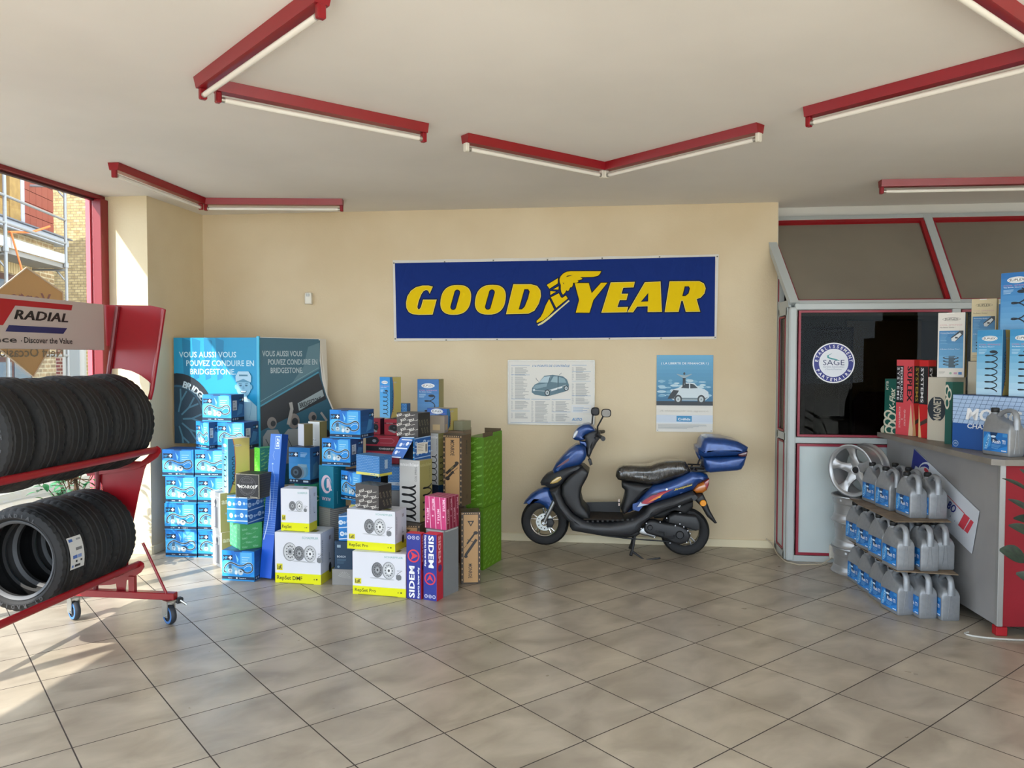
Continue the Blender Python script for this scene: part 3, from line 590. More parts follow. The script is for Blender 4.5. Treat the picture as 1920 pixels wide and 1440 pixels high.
# ================================================================ BOXES OF CAR PARTS
def logo_hp(F, x, y, w, h):
    F.up().rect(x, y, x+w, y+h, '#0d2440').up().text('HP', x+w*.06, y+h*.2, h*.52, '#35a8ea', w=w*.42, bold=0.01)
    F.rect(x+w*.60, y+h*.38, x+w*.94, y+h*.62, '#eef4f8').rect(x+w*.71, y+h*.14, x+w*.83, y+h*.86, '#eef4f8'); return F
def belt(F, w, h):
    X = lambda pts: [(x*w, y*h) for x, y in pts]
    def spl(P, n=6):
        out = []
        for i in range(len(P)-1):
            a, b, c, d = P[max(i-1, 0)], P[i], P[i+1], P[min(i+2, len(P)-1)]
            for k in range(n):
                t = k/n; out.append(tuple(0.5*(2*b[j]+(c[j]-a[j])*t+(2*a[j]-5*b[j]+4*c[j]-d[j])*t*t+(3*b[j]-a[j]-3*c[j]+d[j])*t**3) for j in (0, 1)))
        return out+[P[-1]]
    top = spl([(.07, .38), (.12, .50), (.25, .60), (.38, .57), (.52, .51), (.66, .52), (.80, .60), (.90, .59), (.95, .51)]); lo = spl([(.95, .50), (.94, .38), (.88, .31), (.78, .28), (.68, .31)])
    l2 = spl([(.07, .36), (.08, .29), (.14, .28), (.24, .30)]); t2 = spl([(.68, .42), (.78, .50), (.88, .51), (.93, .44)])
    for P in (top, lo, l2): F.stroke(X(P), .062*h, '#c9e8f6')
    F.up(); F.stroke(X(t2), .016*h, '#c9e8f6'); F.stroke(X(top), .045*h, '#37434f').stroke(X(lo), .048*h, '#3d4955').stroke(X(l2), .048*h, '#37434f')
    F.up().poly(X([(.08, .34), (.24, .53), (.36, .50), (.66, .36), (.62, .22), (.2, .22)]), '#69a9cf'); F.up()
    F.poly(X([(.21, .40), (.30, .40), (.30, .53), (.26, .56), (.21, .53)]), '#3e5a70').ell(.26*w, .33*h, .065*w, .07*h, '#ccd8de', 14).rect(.215*w, .25*h, .31*w, .30*h, '#9fb4c0')
    F.poly(X([(.36, .45), (.46, .42), (.50, .30), (.46, .20), (.40, .22), (.41, .34)]), '#9db6c4').ell(.44*w, .28*h, .045*w, .07*h, '#d7e1e6', 12)
    F.ell(.58*w, .30*h, .085*w, .105*h, '#b9cad4', 16).poly(X([(.50, .40), (.62, .42), (.70, .36), (.70, .30), (.66, .33), (.6, .38)]), '#28333d'); F.up().ell(.585*w, .32*h, .03*w, .03*h, '#3d4c58', 10).ell(.26*w, .34*h, .035*w, .03*h, '#7d93a1', 10)
def spring(F, cx, y0, y1, amp, turns, th, c, taper=0.0):
    n = int(turns*14); P = []
    for i in range(n+1):
        t = i/n; P.append((cx+amp*(1-taper*t)*cos(2*pi*turns*t), y0+(y1-y0)*t+(y1-y0)/turns*.24*sin(2*pi*turns*t)))
    F.stroke(P, th, c)
def suplex_logo(F, cx, y, w, oval=True):
    if oval: F.ell(cx, y, w*.5, w*.17, '#f2f5f6', 24).up()
    F.ell(cx, y, w*.46, w*.13, '#5a6570', 20).up().ell(cx, y, w*.44, w*.115, '#f2f5f6' if oval else '#cfc7a4', 20).up()
    F.text('SUPLEX', cx, y-w*.055, w*.12, '#171c24', w=w*.78, bold=0.03, shear=.1, anchor='c')
def discs(F, x, y, s, three=False):
    def disc(cx, cy, r, c1, c2, hub):
        F.ell(cx, cy, r*.78, r, c1, 26).up().ell(cx+.04*r, cy, r*.70, r*.92, c2, 26).up()
        for i in range(12): a = pi/6*i; F.ell(cx+.04*r+.5*r*.74*cos(a)*1.15, cy+.62*r*sin(a), r*.07, r*.09, '#3b3d40', 7)
        F.up().ell(cx+.04*r, cy, r*.3, r*.38, hub, 18).up().ell(cx+.04*r, cy, r*.13, r*.17, '#44474a', 12)
    F.ell(x+s*.1, y-s*.52, s*.5, s*.035, '#b6b8bb', 20).ell(x+s*.75, y-s*.56, s*.5, s*.035, '#b6b8bb', 20); F.up()
    if three: disc(x-s*.55, y+s*.08, s*.62, '#8c8e90', '#c7c8c9', '#97999b')
    disc(x+s*.1, y, s*.48, '#57595c', '#7a7c7f', '#a2a4a6'); k = F.k; F.k = k-3; disc(x+s*.85, y, s*.55, '#8d8f92', '#c3c5c7', '#e3e3e3')
    F.up().poly([(x+s*1.35, y-s*.5), (x+s*1.35, y-s*.25), (x+s*1.6, y-s*.2), (x+s*1.7, y-s*.32), (x+s*1.68, y-s*.52), (x+s*1.5, y-s*.58)], '#707376').stroke([(x+s*1.42, y-s*.2), (x+s*1.75, y+s*.05), (x+s*1.42, y+s*.02)], s*.035, '#5b5e61')
def print_hp(f, r, l, t, o):
    w, h = f.w, f.h; rg = random.Random(3)
    f.grad(0, h*.05, w, h, '#2a97dd', '#0f7bd0', 6); f.up()
    f.poly([(w*.28, h), (w*.55, h), (w*.45, h*.62), (w*.38, h*.55)], '#1a6fc4').poly([(0, h*.2), (w*.3, h*.72), (w*.2, h*.75), (0, h*.6)], '#49b4ec').poly([(w*.6, h*.16), (w, h*.5), (w, h*.3), (w*.85, h*.16)], '#1b84d6')
    f.up().rect(w*.57, h*.56, w*.93, h*.96, '#56aee4').up()
    for i, (a, b) in enumerate(((.62, .78), (.62, .70), (.62, .62))): f.rect(w*a, h*b, w*(.86-.05*(i % 2)), h*(b+.025), '#a5d5f0')
    f.poly([(w*.42, h*.9), (w*.48, h*.6), (w*.52, h*.72)], '#7ec9f0'); logo_hp(f, w*.03, h*.68, w*.30, h*.17).up(); belt(f, w, h)
    f.up().rect(0, h*.045, w, h*.145, '#122a46').up().text('Includes', w*.2, h*.075, h*.03, '#dbe7ee', bold=.02).text('Timing belt kit', w*.53, h*.075, h*.03, '#dbe7ee', bold=.02).ell(w*.46, h*.092, w*.03, h*.022, '#e8eef2', 10)
    f.rect(0, 0, w, h*.045, '#2f8fcf')
    w = r.w; r.grad(0, 0, w, h, '#2d6ea8', '#173f74', 5); r.up(); r.rect(0, h*.03, w, h*.15, '#14253c').up(); logo_hp(r, w*.62, h*.72, w*.34, h*.16)
    for i in range(3): r.ell(w*(.14+.17*i), h*.09, w*.06, h*.038, '#8ea0b4', 10)
    r.poly([(w*.4, h*.2), (w*.8, h*.3), (w*.9, h*.6), (w*.6, h*.66)], '#3f7fb4')
    if not o.get('plain_side'):
        r.up().rect(w*.1, h*.42, w*.42, h*.78, '#b9c6d2').up().text('HPK', w*.14, h*.69, h*.05, '#2a3848').bars(w*.13, h*.66, w*.22, 3, h*.035, h*.012, '#7c8894').barcode(w*.14, h*.45, w*.22, h*.08)
    t.rect(0, 0, t.w, t.h, '#22447a').up().rect(t.w*.0, t.h*.48, t.w, t.h*.50, '#14294a').rect(t.w*.38, 0, t.w*.62, t.h*.06, '#162c50'); f.rect(f.w*.38, h*.97, f.w*.62, h, '#173a66')
    l.rect(0, 0, l.w, h, '#1c5c9c')
def print_pump(f, r, l, t, o):
    w, h = f.w, f.h; f.grad(0, h*.1, w, h, '#3d93cb', '#1f6fb0', 6).up(); logo_hp(f, w*.0, h*.74, w*.44, h*.13); f.bars(w*.55, h*.86, w*.34, 4, h*.035, h*.014, '#a9cde6')
    f.ell(w*.72, h*.36, w*.20, h*.19, '#4d86a8', 20).up().ell(w*.62, h*.35, w*.2, h*.2, '#6a93ab', 20).rect(w*.42, h*.46, w*.85, h*.54, '#7b9db0').up().ell(w*.42, h*.31, w*.30, h*.19, '#6f7f8a', 24).up().ell(w*.36, h*.31, w*.27, h*.175, '#28333c', 24).up().ell(w*.33, h*.31, w*.13, h*.09, '#4b5a66', 16).up().ell(w*.33, h*.31, w*.06, h*.04, '#222c34', 12)
    f.rect(0, h*.03, w, h*.12, '#14253c').up()
    for i in range(3): f.ell(w*(.1+.14*i), h*.075, w*.05, h*.026, '#b9c4cf', 10)
    f.rect(w*.68, h*.045, w*.92, h*.095, '#c6d4de')
    w = r.w; r.grad(0, h*.1, w, h, '#2a648f', '#1c4f80', 4).up(); logo_hp(r, w*.3, h*.74, w*.62, h*.13); r.poly([(w*.2, h*.16), (w*.6, h*.2), (w*.9, h*.4), (w*.7, h*.6), (w*.3, h*.5)], '#3f7394').rect(0, h*.03, w, h*.12, '#101d30')
    t.rect(0, 0, t.w, t.h, '#172b4c')
def print_luk(f, r, l, t, o):
    w, h = f.w, f.h; f.rect(0, 0, w, h, '#dcdde3').up().rect(0, 0, w, h*.2, '#dfdf00').up(); b = o.get('text', 'RepSet Pro')
    f.text(b, w*.04, h*.07, h*.075, '#262a10', w=w*o.get('tw', .4), bold=.012)
    f.rect(w*.035, h*.25, w*.165, h*.38, '#d8cf38').up().text('LuK', w*.05, h*.275, h*.08, '#20220f', w=w*.10, bold=.05)
    f.text('SCHAEFFLER', w*(.60 if o.get('tw', .4) > .3 else .48), h*.89, h*.042, '#7fb0ac' if o.get('tw', .4) > .3 else '#a9c4b8', w=w*.35, bold=.01)
    s = o.get('s', h*.36); discs(f, w*o.get('dx', .42), h*.6, s, o.get('three', False))
    f.up().ell(w*.86, h*.1, w*.01, h*.012, '#2b2f18', 8).rect(w*.90, h*.09, w*.93, h*.115, '#2b2f18')
    if h > .3: f.rect(w*.1, 0, w*.85, h*.012, '#7b7a20')
    w = r.w; r.rect(0, 0, w, h, '#c5cbda').up().rect(0, 0, w, h*.2, '#c4bd2a').up(); r.text('SCHAEFFLER', w*.16, h*.42, w*.07, '#68758a', w=h*.45, rot=90, bold=0)
    r.rect(w*.60, h*.40, w*.63, h*.55, '#6d7890').rect(w*.60, h*.40, w*.75, h*.42, '#6d7890').rect(w*.62, h*.8, w*.66, h*.88, '#5a3f4c').rect(w*.72, h*.8, w*.76, h*.88, '#5a3f4c')
    if o.get('handle', True): r.up().ell(w*.68, h*.24, w*.10, h*.105, '#14161a', 20).poly([(w*.58, h*.2), (w*.78, h*.2), (w*.78, h*.28), (w*.58, h*.28)], '#14161a')
    t.rect(0, 0, t.w, t.h, '#cfd2da').up().rect(t.w*.3, t.h*.48, t.w*.7, t.h*.52, '#a8acb6').rect(t.w*.7, t.h*.2, t.w*.84, t.h*.5, '#6c6b20')
def print_suplex(f, r, l, t, o):
    def blue(F):
        w, h = F.w, F.h; F.grad(0, 0, w, h, o.get('lo', '#9fd0ec'), o.get('hi', '#1c7cc0'), 10).up(); F.text('COIL SPRINGS', w*.08, h*.765, h*.022, '#bf86a8', w=w*.84, bold=.01).text('The Better Choice !', w*.08, h*.735, h*.015, '#e6f2f8', w=w*.6, bold=.01)
        F.bars(w*.08, h*.70, w*.34, 4, h*.02, h*.006, '#bfe0f0'); suplex_logo(F, w*.5, h*.87, w*.62)
        spring(F, w*.58, h*.05, h*.66, w*.24, o.get('turns', 5), w*.042, '#16222f'); F.up().ell(w*.66, h*.665, w*.15, h*.012*(w/h)*5, '#16222f', 14)
    def tan(F, c='#b3a560'):
        w, h = F.w, F.h; F.rect(0, 0, w, h, c).up(); F.poly([(0, 0), (w*.06, 0), (w*.30, h*.25), (w*.34, h*.55), (w*.30, h*.85), (w*.22, h), (0, h)], '#2b6f9e').up().stroke([(w*.06, 0), (w*.30, h*.25), (w*.34, h*.55), (w*.30, h*.85), (w*.22, h)], w*.02, '#b6402c')
        for i in range(6): F.stroke([(w*.30, h*(.22+.09*i)), (w*.20, h*(.20+.09*i)), (w*.18, h*(.17+.09*i)), (w*.30, h*(.15+.09*i))], w*.035, '#16222f')
        suplex_logo(F, w*.45, h*.87, w*.42, False)
    def white(F):
        w, h = F.w, F.h; F.rect(0, 0, w, h, o.get('base', '#ddd8cf')).up(); F.ell(w*.5, h*.90, w*.34, h*.026, '#4a4640', 24).up().ell(w*.5, h*.90, w*.33, h*.021, o.get('base', '#ddd8cf'), 24).up().text('SUPLEX', w*.5, h*.887, h*.026, '#22201e', w=w*.5, bold=.03, anchor='c')
        F.text('COIL SPRINGS', w*.06, h*.80, h*.022, '#cbaaa6', w=w*.84, bold=.01).text('The Better Choice !', w*.06, h*.765, h*.016, '#4b4643', w=w*.58, bold=.01)
        F.grad(w*.05, h*.14, w*.95, h*.72, '#76b3da', '#2f77ae', 6).up().text('Outstanding Quality !', w*.09, h*.68, h*.014, '#e3eff6', w=w*.6, bold=.02).bars(w*.09, h*.66, w*.3, 7, h*.022, h*.005, '#7fb7d8').text('A Modern Fit Every Time !', w*.08, h*.43, h*.013, '#e3eff6', w=w*.74, bold=.02)
        F.poly([(w*.94, h*.72), (w*.94, h*.66), (w*.66, h*.555), (w*.50, h*.58), (w*.48, h*.61), (w*.75, h*.70), (w*.8, h*.72)], '#24313b').up().poly([(w*.52, h*.56), (w*.64, h*.555), (w*.88, h*.66), (w*.82, h*.69), (w*.5, h*.60)], '#d9e0e2').rect(w*.64, h*.60, w*.74, h*.625, '#333c42')
        F.rect(w*.42, h*.15, w*.66, h*.33, '#2d4656')
        for i in range(3): F.ell(w*.5, h*(.20+.05*i), w*.30, h*.022, '#23323e', 18).up().ell(w*.5, h*(.205+.05*i), w*.24, h*.013, '#6aa6cb', 18)
        F.up().rect(w*.42, h*.16, w*.62, h*.31, '#36505f').ell(w*.5, h*.06, w*.05, h*.018, '#8fb29a', 10).rect(w*.62, h*.045, w*.74, h*.075, '#c99bb0').rect(w*.79, h*.04, w*.92, h*.08, '#2f77b8').bars(w*.06, h*.09, w*.25, 3, h*.018, h*.004, '#8b857c')
    {'blue': blue, 'tan': tan, 'white': white}[o.get('f', 'blue')](f)
    {'blue': blue, 'tan': tan, 'plain': lambda F: F.rect(0, 0, F.w, F.h, '#8f8a58')}[o.get('r', 'tan')](r)
    {'blue': blue, 'tan': tan, 'none': lambda F: F.rect(0, 0, F.w, F.h, '#b9b3a2')}[o.get('l', 'none')](l)
    t.rect(0, 0, t.w, t.h, '#b9b2a0' if o.get('f') != 'white' else '#e0d6bc').up().rect(0, t.h*.49, t.w, t.h*.51, '#6e6858')
    if o.get('f') == 'white': f.rect(f.w*.32, f.h*.985, f.w*.6, f.h, '#efece4')
def print_febi(f, r, l, t, o):
    for F, c in ((f, '#1b7cc6'), (r, '#1d4e8a'), (t, '#2b74b4'), (l, '#1b6cb0')):
        w, h = F.w, F.h; F.rect(0, 0, w, h, c).up()
        for y in (.04, .5, .95): F.poly([(0, h*y), (w, h*(y+.07)), (w, h*(y+.11)), (0, h*(y+.04))], '#cfe0ee' if c != '#1d4e8a' else '#8ba4c2')
        F.up()
        for x, y in ((.2, .28), (.72, .33), (.12, .74), (.62, .80)):
            F.ell(w*x, h*y, h*.095, h*.095, '#e1ecf3' if F is f else '#8fa9c6', 16).up().text('FB', w*x, h*(y-.035), h*.07, c, anchor='c', bold=.02); F.k -= 1
            F.ell(w*(x+.22), h*y, h*.06, h*.06, '#bcd5e8' if F is f else '#7e9abb', 12)
            F.bars(w*(x+.30), h*(y+.04), w*.1, 2, h*.04, h*.012, '#bcd5e8')
def print_green(f, r, l, t, o):
    c1, c2, c3 = o.get('c', ('#52b83c', '#2e7f74', '#4aa268'))
    for F, c in ((f, c1), (r, c2), (l, c1), (t, c3)):
        w, h = F.w, F.h; F.rect(0, 0, w, h, c).up(); rg = random.Random(5); k = o.get('ts', .018); light = o.get('tc', '#b5d69a')
        y = .012; row = 0
        while y < h-k*1.4:
            x = .012+(row % 2)*k*2.0
            while x < w-k*2.6:
                if y+k*2.6 < h: F.text('Valeo', x, y, k, light, w=k*2.6, bold=.01, rot=o.get('rot', 24), shear=.2)
                x += k*5.2
            y += k*2.1; row += 1
            for x in (w*.1, w*.5): F.poly([(x, y), (x+w*.22, y+w*.10), (x+w*.22, y+w*.10+.0015), (x, y+.0015)], light) if y+w*.1 < h else None
def print_monroe_small(f, r, l, t, o):
    w, h = f.w, f.h; f.rect(0, 0, w, h, '#cfc9b2').up().rect(w*.025, h*.03, w*.975, h*.97, '#2c2c2e').up()
    f.ell(w*.5, h*.5, h*.42, h*.42, '#5e5e60', 36).up().ell(w*.5, h*.5, h*.40, h*.40, '#2c2c2e', 36).up().ell(w*.5, h*.5, h*.26, h*.26, '#49494b', 28).up().ell(w*.5, h*.5, h*.25, h*.25, '#313133', 28).up()
    f.arc_text('APPROVED', w*.5, h*.5, h*.29, h*.07, '#707072', 145, 35).arc_text('MANUFACTURER', w*.5, h*.5, h*.36, h*.07, '#707072', 200, 340, inside=True).text('ORIGINAL', w*.5, h*.62, h*.08, '#5c5c5e', anchor='c', rot=0)
    f.rect(w*.06, h*.40, w*.94, h*.56, '#2c2c2e').up().text('MONROE', w*.16, h*.41, h*.13, '#e9e7df', w=w*.66, bold=.03).poly([(w*.05, h*.56), (w*.15, h*.56), (w*.16, h*.41)], '#e9e7df').poly([(w*.95, h*.56), (w*.85, h*.56), (w*.84, h*.41)], '#e9e7df').rect(w*.62, h*.05, w*.93, h*.07, '#bfbcae')
    for i in range(18): f.rect(0, h*(i/18), w*.025, h*(i/18+.025), '#3a3a38'); f.rect(w*(i/18), h*.97, w*(i/18+.03), h, '#3a3a38'); f.rect(w*(i/18), 0, w*(i/18+.03), h*.03, '#3a3a38'); f.rect(w*.975, h*(i/18), w, h*(i/18+.025), '#3a3a38')
    for F in (r, l, t):
        w, h = F.w, F.h; F.rect(0, 0, w, h, '#2b2b29').up()
        for i in range(12):
            for j in range(10): F.poly([(w*(i+.2)/12, h*(j+.2)/10), (w*(i+.5)/12, h*(j+.2)/10), (w*(i+.9)/12, h*(j+.75)/10), (w*(i+.6)/12, h*(j+.75)/10)], '#5c5a45')
def print_kraft(f, r, l, t, o):
    lab = M('#ad8659', .7)
    for F, c in ((f, '#86653f'), (r, '#5f4c3a'), (l, '#86653f'), (t, '#4d4238')):
        F.rect(0, 0, F.w, F.h, c)
    w, h = f.w, f.h; f.up().rect(0, 0, w, h, '#3f342a').up()
    rg = random.Random(2)
    for i in range(26): f.rect(w*.02, h*(i/26+.006), w*.07, h*(i/26+.03), '#b89a70' if i % 2 else '#3f342a'); f.rect(w*.93, h*(i/26+.006), w*.98, h*(i/26+.03), '#b89a70' if i % 2 else '#3f342a')
    for i in range(8): f.rect(w*(.1+.1*i), h*.975, w*(.15+.1*i), h*.99, '#b89a70')
    f.rect(w*.12, h*.02, w*.88, h*.965, '#b08a5c').up(); k = '#2b2622'
    a = w*.76; 
    if not o.get('low'):
        f.text('MONROE', w*.40, h*.93, w*.20, k, w=h*.22, rot=-90, bold=.03)
        f.stroke([(w*.16, h*.45), (w*.76, h*.60)], w*.13, k).ell(w*.74, h*.61, w*.11, h*.022, k, 14).up().stroke([(w*.40, h*.515), (w*.56, h*.555)], w*.07, '#6f6238').stroke([(w*.20, h*.38), (w*.56, h*.49)], w*.11, k).stroke([(w*.56, h*.49), (w*.80, h*.545)], w*.025, k).ell(w*.24, h*.385, w*.12, h*.03, k, 14).stroke([(w*.38, h*.48), (w*.62, h*.455)], w*.03, k)
        f.poly([(w*.35, h*.12), (w*.60, h*.12), (w*.48, h*.05)], k)
    else:
        f.poly([(w*.32, h*.88), (w*.68, h*.88), (w*.5, h*.80)], k).up().poly([(w*.42, h*.865), (w*.58, h*.865), (w*.5, h*.825)], '#b08a5c').up()
        f.stroke([(w*.22, h*.40), (w*.80, h*.62)], w*.14, k).ell(w*.24, h*.385, w*.10, h*.022, k, 12).stroke([(w*.30, h*.56), (w*.70, h*.70)], w*.09, k).stroke([(w*.14, h*.50), (w*.34, h*.565)], w*.02, k).stroke([(w*.32, h*.62), (w*.66, h*.58)], w*.03, k).ell(w*.76, h*.71, w*.12, h*.025, k, 12)
        f.text('MONROE', w*.38, h*.28, w*.19, k, w=h*.20, rot=-90, bold=.03)
    w, h = r.w, r.h; r.up().text('MONROE', w*.45, h*.92, w*.14, '#3b3029', w=h*.2, rot=-90, bold=.04).ell(w*.55, h*.12, w*.12, w*.12, '#52402f', 16)
def print_bolk(f, r, l, t, o):
    for F, c, tc, rot in ((f, '#474341', '#e4dfd6', 18), (l, '#474341', '#cfcac0', 18), (r, '#272727', '#77735e', -68), (t, '#3c464e', '#8e9aa2', 0)):
        w, h = F.w, F.h; F.rect(0, 0, w, h, c).up(); s = .019; y = .004; row = 0
        while y < h-s*1.2:
            x = .004+(row % 2)*.036
            while x < w-.02:
                if rot == 18 and x+.05 < w and y+.032 < h: F.text('BOLK', x, y, s, tc, w=.05, rot=18, bold=.025); F.poly([(x+.052, y+.012), (min(x+.085, w), y+.020), (min(x+.085, w), y+.0225), (x+.052, y+.0145)], tc)
                if rot == -68 and y > .055: F.text('BOLK', x, y, s*.8, tc, w=.048, rot=-68, bold=.02)
                if rot == 0 and x+.05 < w: F.text('BOLK', x, y, s*.7, tc, w=.045, bold=.05)
                x += .078 if rot >= 0 else .036
            y += .036 if rot >= 0 else .06; row += 1
def print_spotted(f, r, l, t, o):
    for F, c, d in ((f, '#2b77b8', '#9cc4e4'), (l, '#2b77b8', '#9cc4e4'), (r, '#245a90', '#5f90bd'), (t, '#3c7cb0', '#7fa9cc')):
        w, h = F.w, F.h; F.rect(0, 0, w, h, c).up(); n = max(5, int(w/.0125)); k = max(4, int(h/.0115))
        for j in range(k):
            for i in range(n): x = w*(i+.3+.5*(j % 2))/(n+.5); y = h*(j+.4)/k; F.rect(x, y, x+w*.28/n, y+h*.4/k, d)
    b = o.get('band', .13); f.up().rect(0, f.h*o.get('by', 0), f.w, f.h*(o.get('by', 0)+b), '#d6cf66' if not o.get('white') else '#c8d4dc').up().rect(f.w*.60, f.h*(o.get('by', 0)+.02), f.w*.96, f.h*(o.get('by', 0)+b-.02), '#e0dca0' if not o.get('white') else '#c8d4dc').up().text('purflux', f.w*.63, f.h*(o.get('by', 0)+b*.35), f.h*b*.35, '#3a628c', w=f.w*.3, bold=.03)
    if not o.get('white'): r.up().rect(0, 0, r.w, r.h*b, '#b0a83e').rect(r.w*.4, r.h*.35, r.w*.65, r.h*.8, '#8ea2b4')
def print_gates(f, r, l, t, o):
    w, h = f.w, f.h
    for F, c in ((f, '#a32a3a'), (r, '#4a1520'), (t, '#8a3a44'), (l, '#8a2433')): F.rect(0, 0, F.w, F.h, c).up()
    if o.get('grip'):
        f.poly([(0, h*.95), (w*.33, h*.95), (w*.42, h*.82), (w*.33, h*.68), (0, h*.68)], '#22232a').stroke([(w*.42, h*.9), (w*.8, h*.9), (w*.87, h*.82), (w*.8, h*.74), (w*.44, h*.74)], h*.012, '#c98a92').ell(w*.26, h*.81, w*.06, h*.06, '#8b8d94', 16)
        f.up().rect(0, h*.44, w, h*.62, '#1e1c22').up().text('POWERGRIP KIT', w*.40, h*.49, h*.07, '#d8d4d2', w=w*.45, bold=.03).poly([(w*.05, h*.1), (w*.2, h*.38), (w, h*.36), (w, h*.34), (w*.24, h*.34), (w*.1, h*.1)], '#c2707a').ell(w*.68, h*.2, w*.10, h*.14, '#7d2430', 18)
    else:
        f.rect(0, h*.72, w*.8, h*.80, '#54141f').up().text('GATES', w*.12, h*.735, h*.05, '#d9b8bc', w=w*.4).ell(w*.55, h*.45, w*.30, h*.24, '#3a3d42', 22).up().ell(w*.58, h*.46, w*.24, h*.19, '#17191d', 22).up().ell(w*.6, h*.48, w*.07, h*.05, '#44484f', 12).poly([(w*.2, h*.3), (w*.6, h*.12), (w*.75, h*.2), (w*.4, h*.34)], '#8f9092')
def print_anschler(f, r, l, t, o):
    for F, c, wd in ((f, '#c6c5c1', True), (r, '#8e8752', False), (l, '#c6c5c1', True)):
        w, h = F.w, F.h; F.rect(0, 0, w, h, c).up()
        if o.get('shock'):
            F.rect(w*.3, h*.08, w*.72, h*.62, '#7e7f84').rect(w*.44, h*.62, w*.56, h*.72, '#54565c').ell(w*.5, h*.74, w*.12, w*.12, '#54565c', 12).up().rect(w*.36, h*.1, w*.46, h*.6, '#b9bbc0').text('anschler', w*.08, h*.86, h*.06, '#e9e8e4' if F is not r else '#b8b27a', w=w*.84)
            if F is r: F.rect(0, 0, w, h, '#a59d6a').up(3).text('an', w*.08, h*.72, h*.14, '#ddd8c0', bold=.04)
        else:
            F.text('anschler', w*.03, h*.90, h*.055, '#e9e8e5' if F is not r else '#a49d6c', w=w*.92, bold=.04).text('COIL SPRING', w*.86, h*.66, w*.10, '#63625e' if F is not r else '#6e6840', w=h*.24, rot=90, bold=0)
            spring(F, w*(.46 if F is not r else .6), h*.02, h*.60, w*.34, 5, w*.075, '#191a1c')
    t.rect(0, 0, t.w, t.h, '#b4b2aa')
def print_sidem(f, r, l, t, o):
    w, h = f.w, f.h; up = o.get('up', True); f.rect(0, 0, w, h, '#29348c').up()
    R = '#d83a4a'; cy = h*(.66 if up else .33); f.ell(w*.5, cy, w*.42, w*.42, R, 30).up().ell(w*.5, cy, w*.33, w*.33, '#29348c', 30).up().poly([(w*.5, cy+w*.3), (w*.76, cy-w*.18), (w*.5, cy-w*.02), (w*.24, cy-w*.18)] if not up else [(w*.28, cy+w*.28), (w*.82, cy+w*.02), (w*.28, cy-w*.28), (w*.42, cy)], R).up()
    if up: f.text('SIDEM', w*.56, h*.02, w*.38, '#f2f2f6', w=h*.48, rot=90, bold=.06).text('Experts know why', w*.90, h*.02, w*.13, '#f2f2f6', w=h*.47, rot=90, bold=.04)
    else: f.text('SIDEM', w*.40, h*.98, w*.38, '#f2f2f6', w=h*.48, rot=-90, bold=.06).text('Experts know why', w*.10, h*.98, w*.13, '#f2f2f6', w=h*.47, rot=-90, bold=.04)
    for i in range(3): f.ell(w*(.2+.3*i), h*(.94 if up else .06), w*.12, w*.12, '#dfe0ee', 16).up().ell(w*(.2+.3*i), h*(.94 if up else .06), w*.09, w*.09, '#29348c', 14).up().text('EMS'[i], w*(.2+.3*i), h*(.93 if up else .05), w*.08, '#dfe0ee', anchor='c'); f.k -= 2
    r.rect(0, 0, r.w, r.h, '#b3263a').up().text('SIDEM', r.w*.25, r.h*.97, r.w*.4, '#e2a8ae', w=r.h*.4, rot=-90, bold=.05).ell(r.w*.5, r.h*.48, r.w*.3, r.w*.3, '#4a2a6a', 18)
    t.rect(0, 0, t.w, t.h, '#d9303e'); l.rect(0, 0, l.w, l.h, '#b3263a')
def print_meyle(f, r, l, t, o):
    for F, c, s in ((f, '#c43a74', '#f3c6dc'), (l, '#c43a74', '#f3c6dc'), (r, '#7c1834', '#c08b98'), (t, '#a84a6c', '#d9a3b8')):
        w, h = F.w, F.h; F.rect(0, 0, w, h, c).up()
        n = 4
        for i in range(n+1): x = w*i/n; F.poly([(max(0, x-.012), h), (max(0, x-.008), h), (min(w, x+.008), 0), (min(w, x+.003), 0)], s)
        if F is not t:
            for i in range(n): F.text('MEYLE', w*(i+.35)/n, h*(.93 if i % 2 else .62), w*.10, s, w=h*.36, rot=-88, bold=.04).ell(w*(i+.5)/n, h*(.2 if i % 2 == 0 else .40), w*.035, w*.035, s, 10)
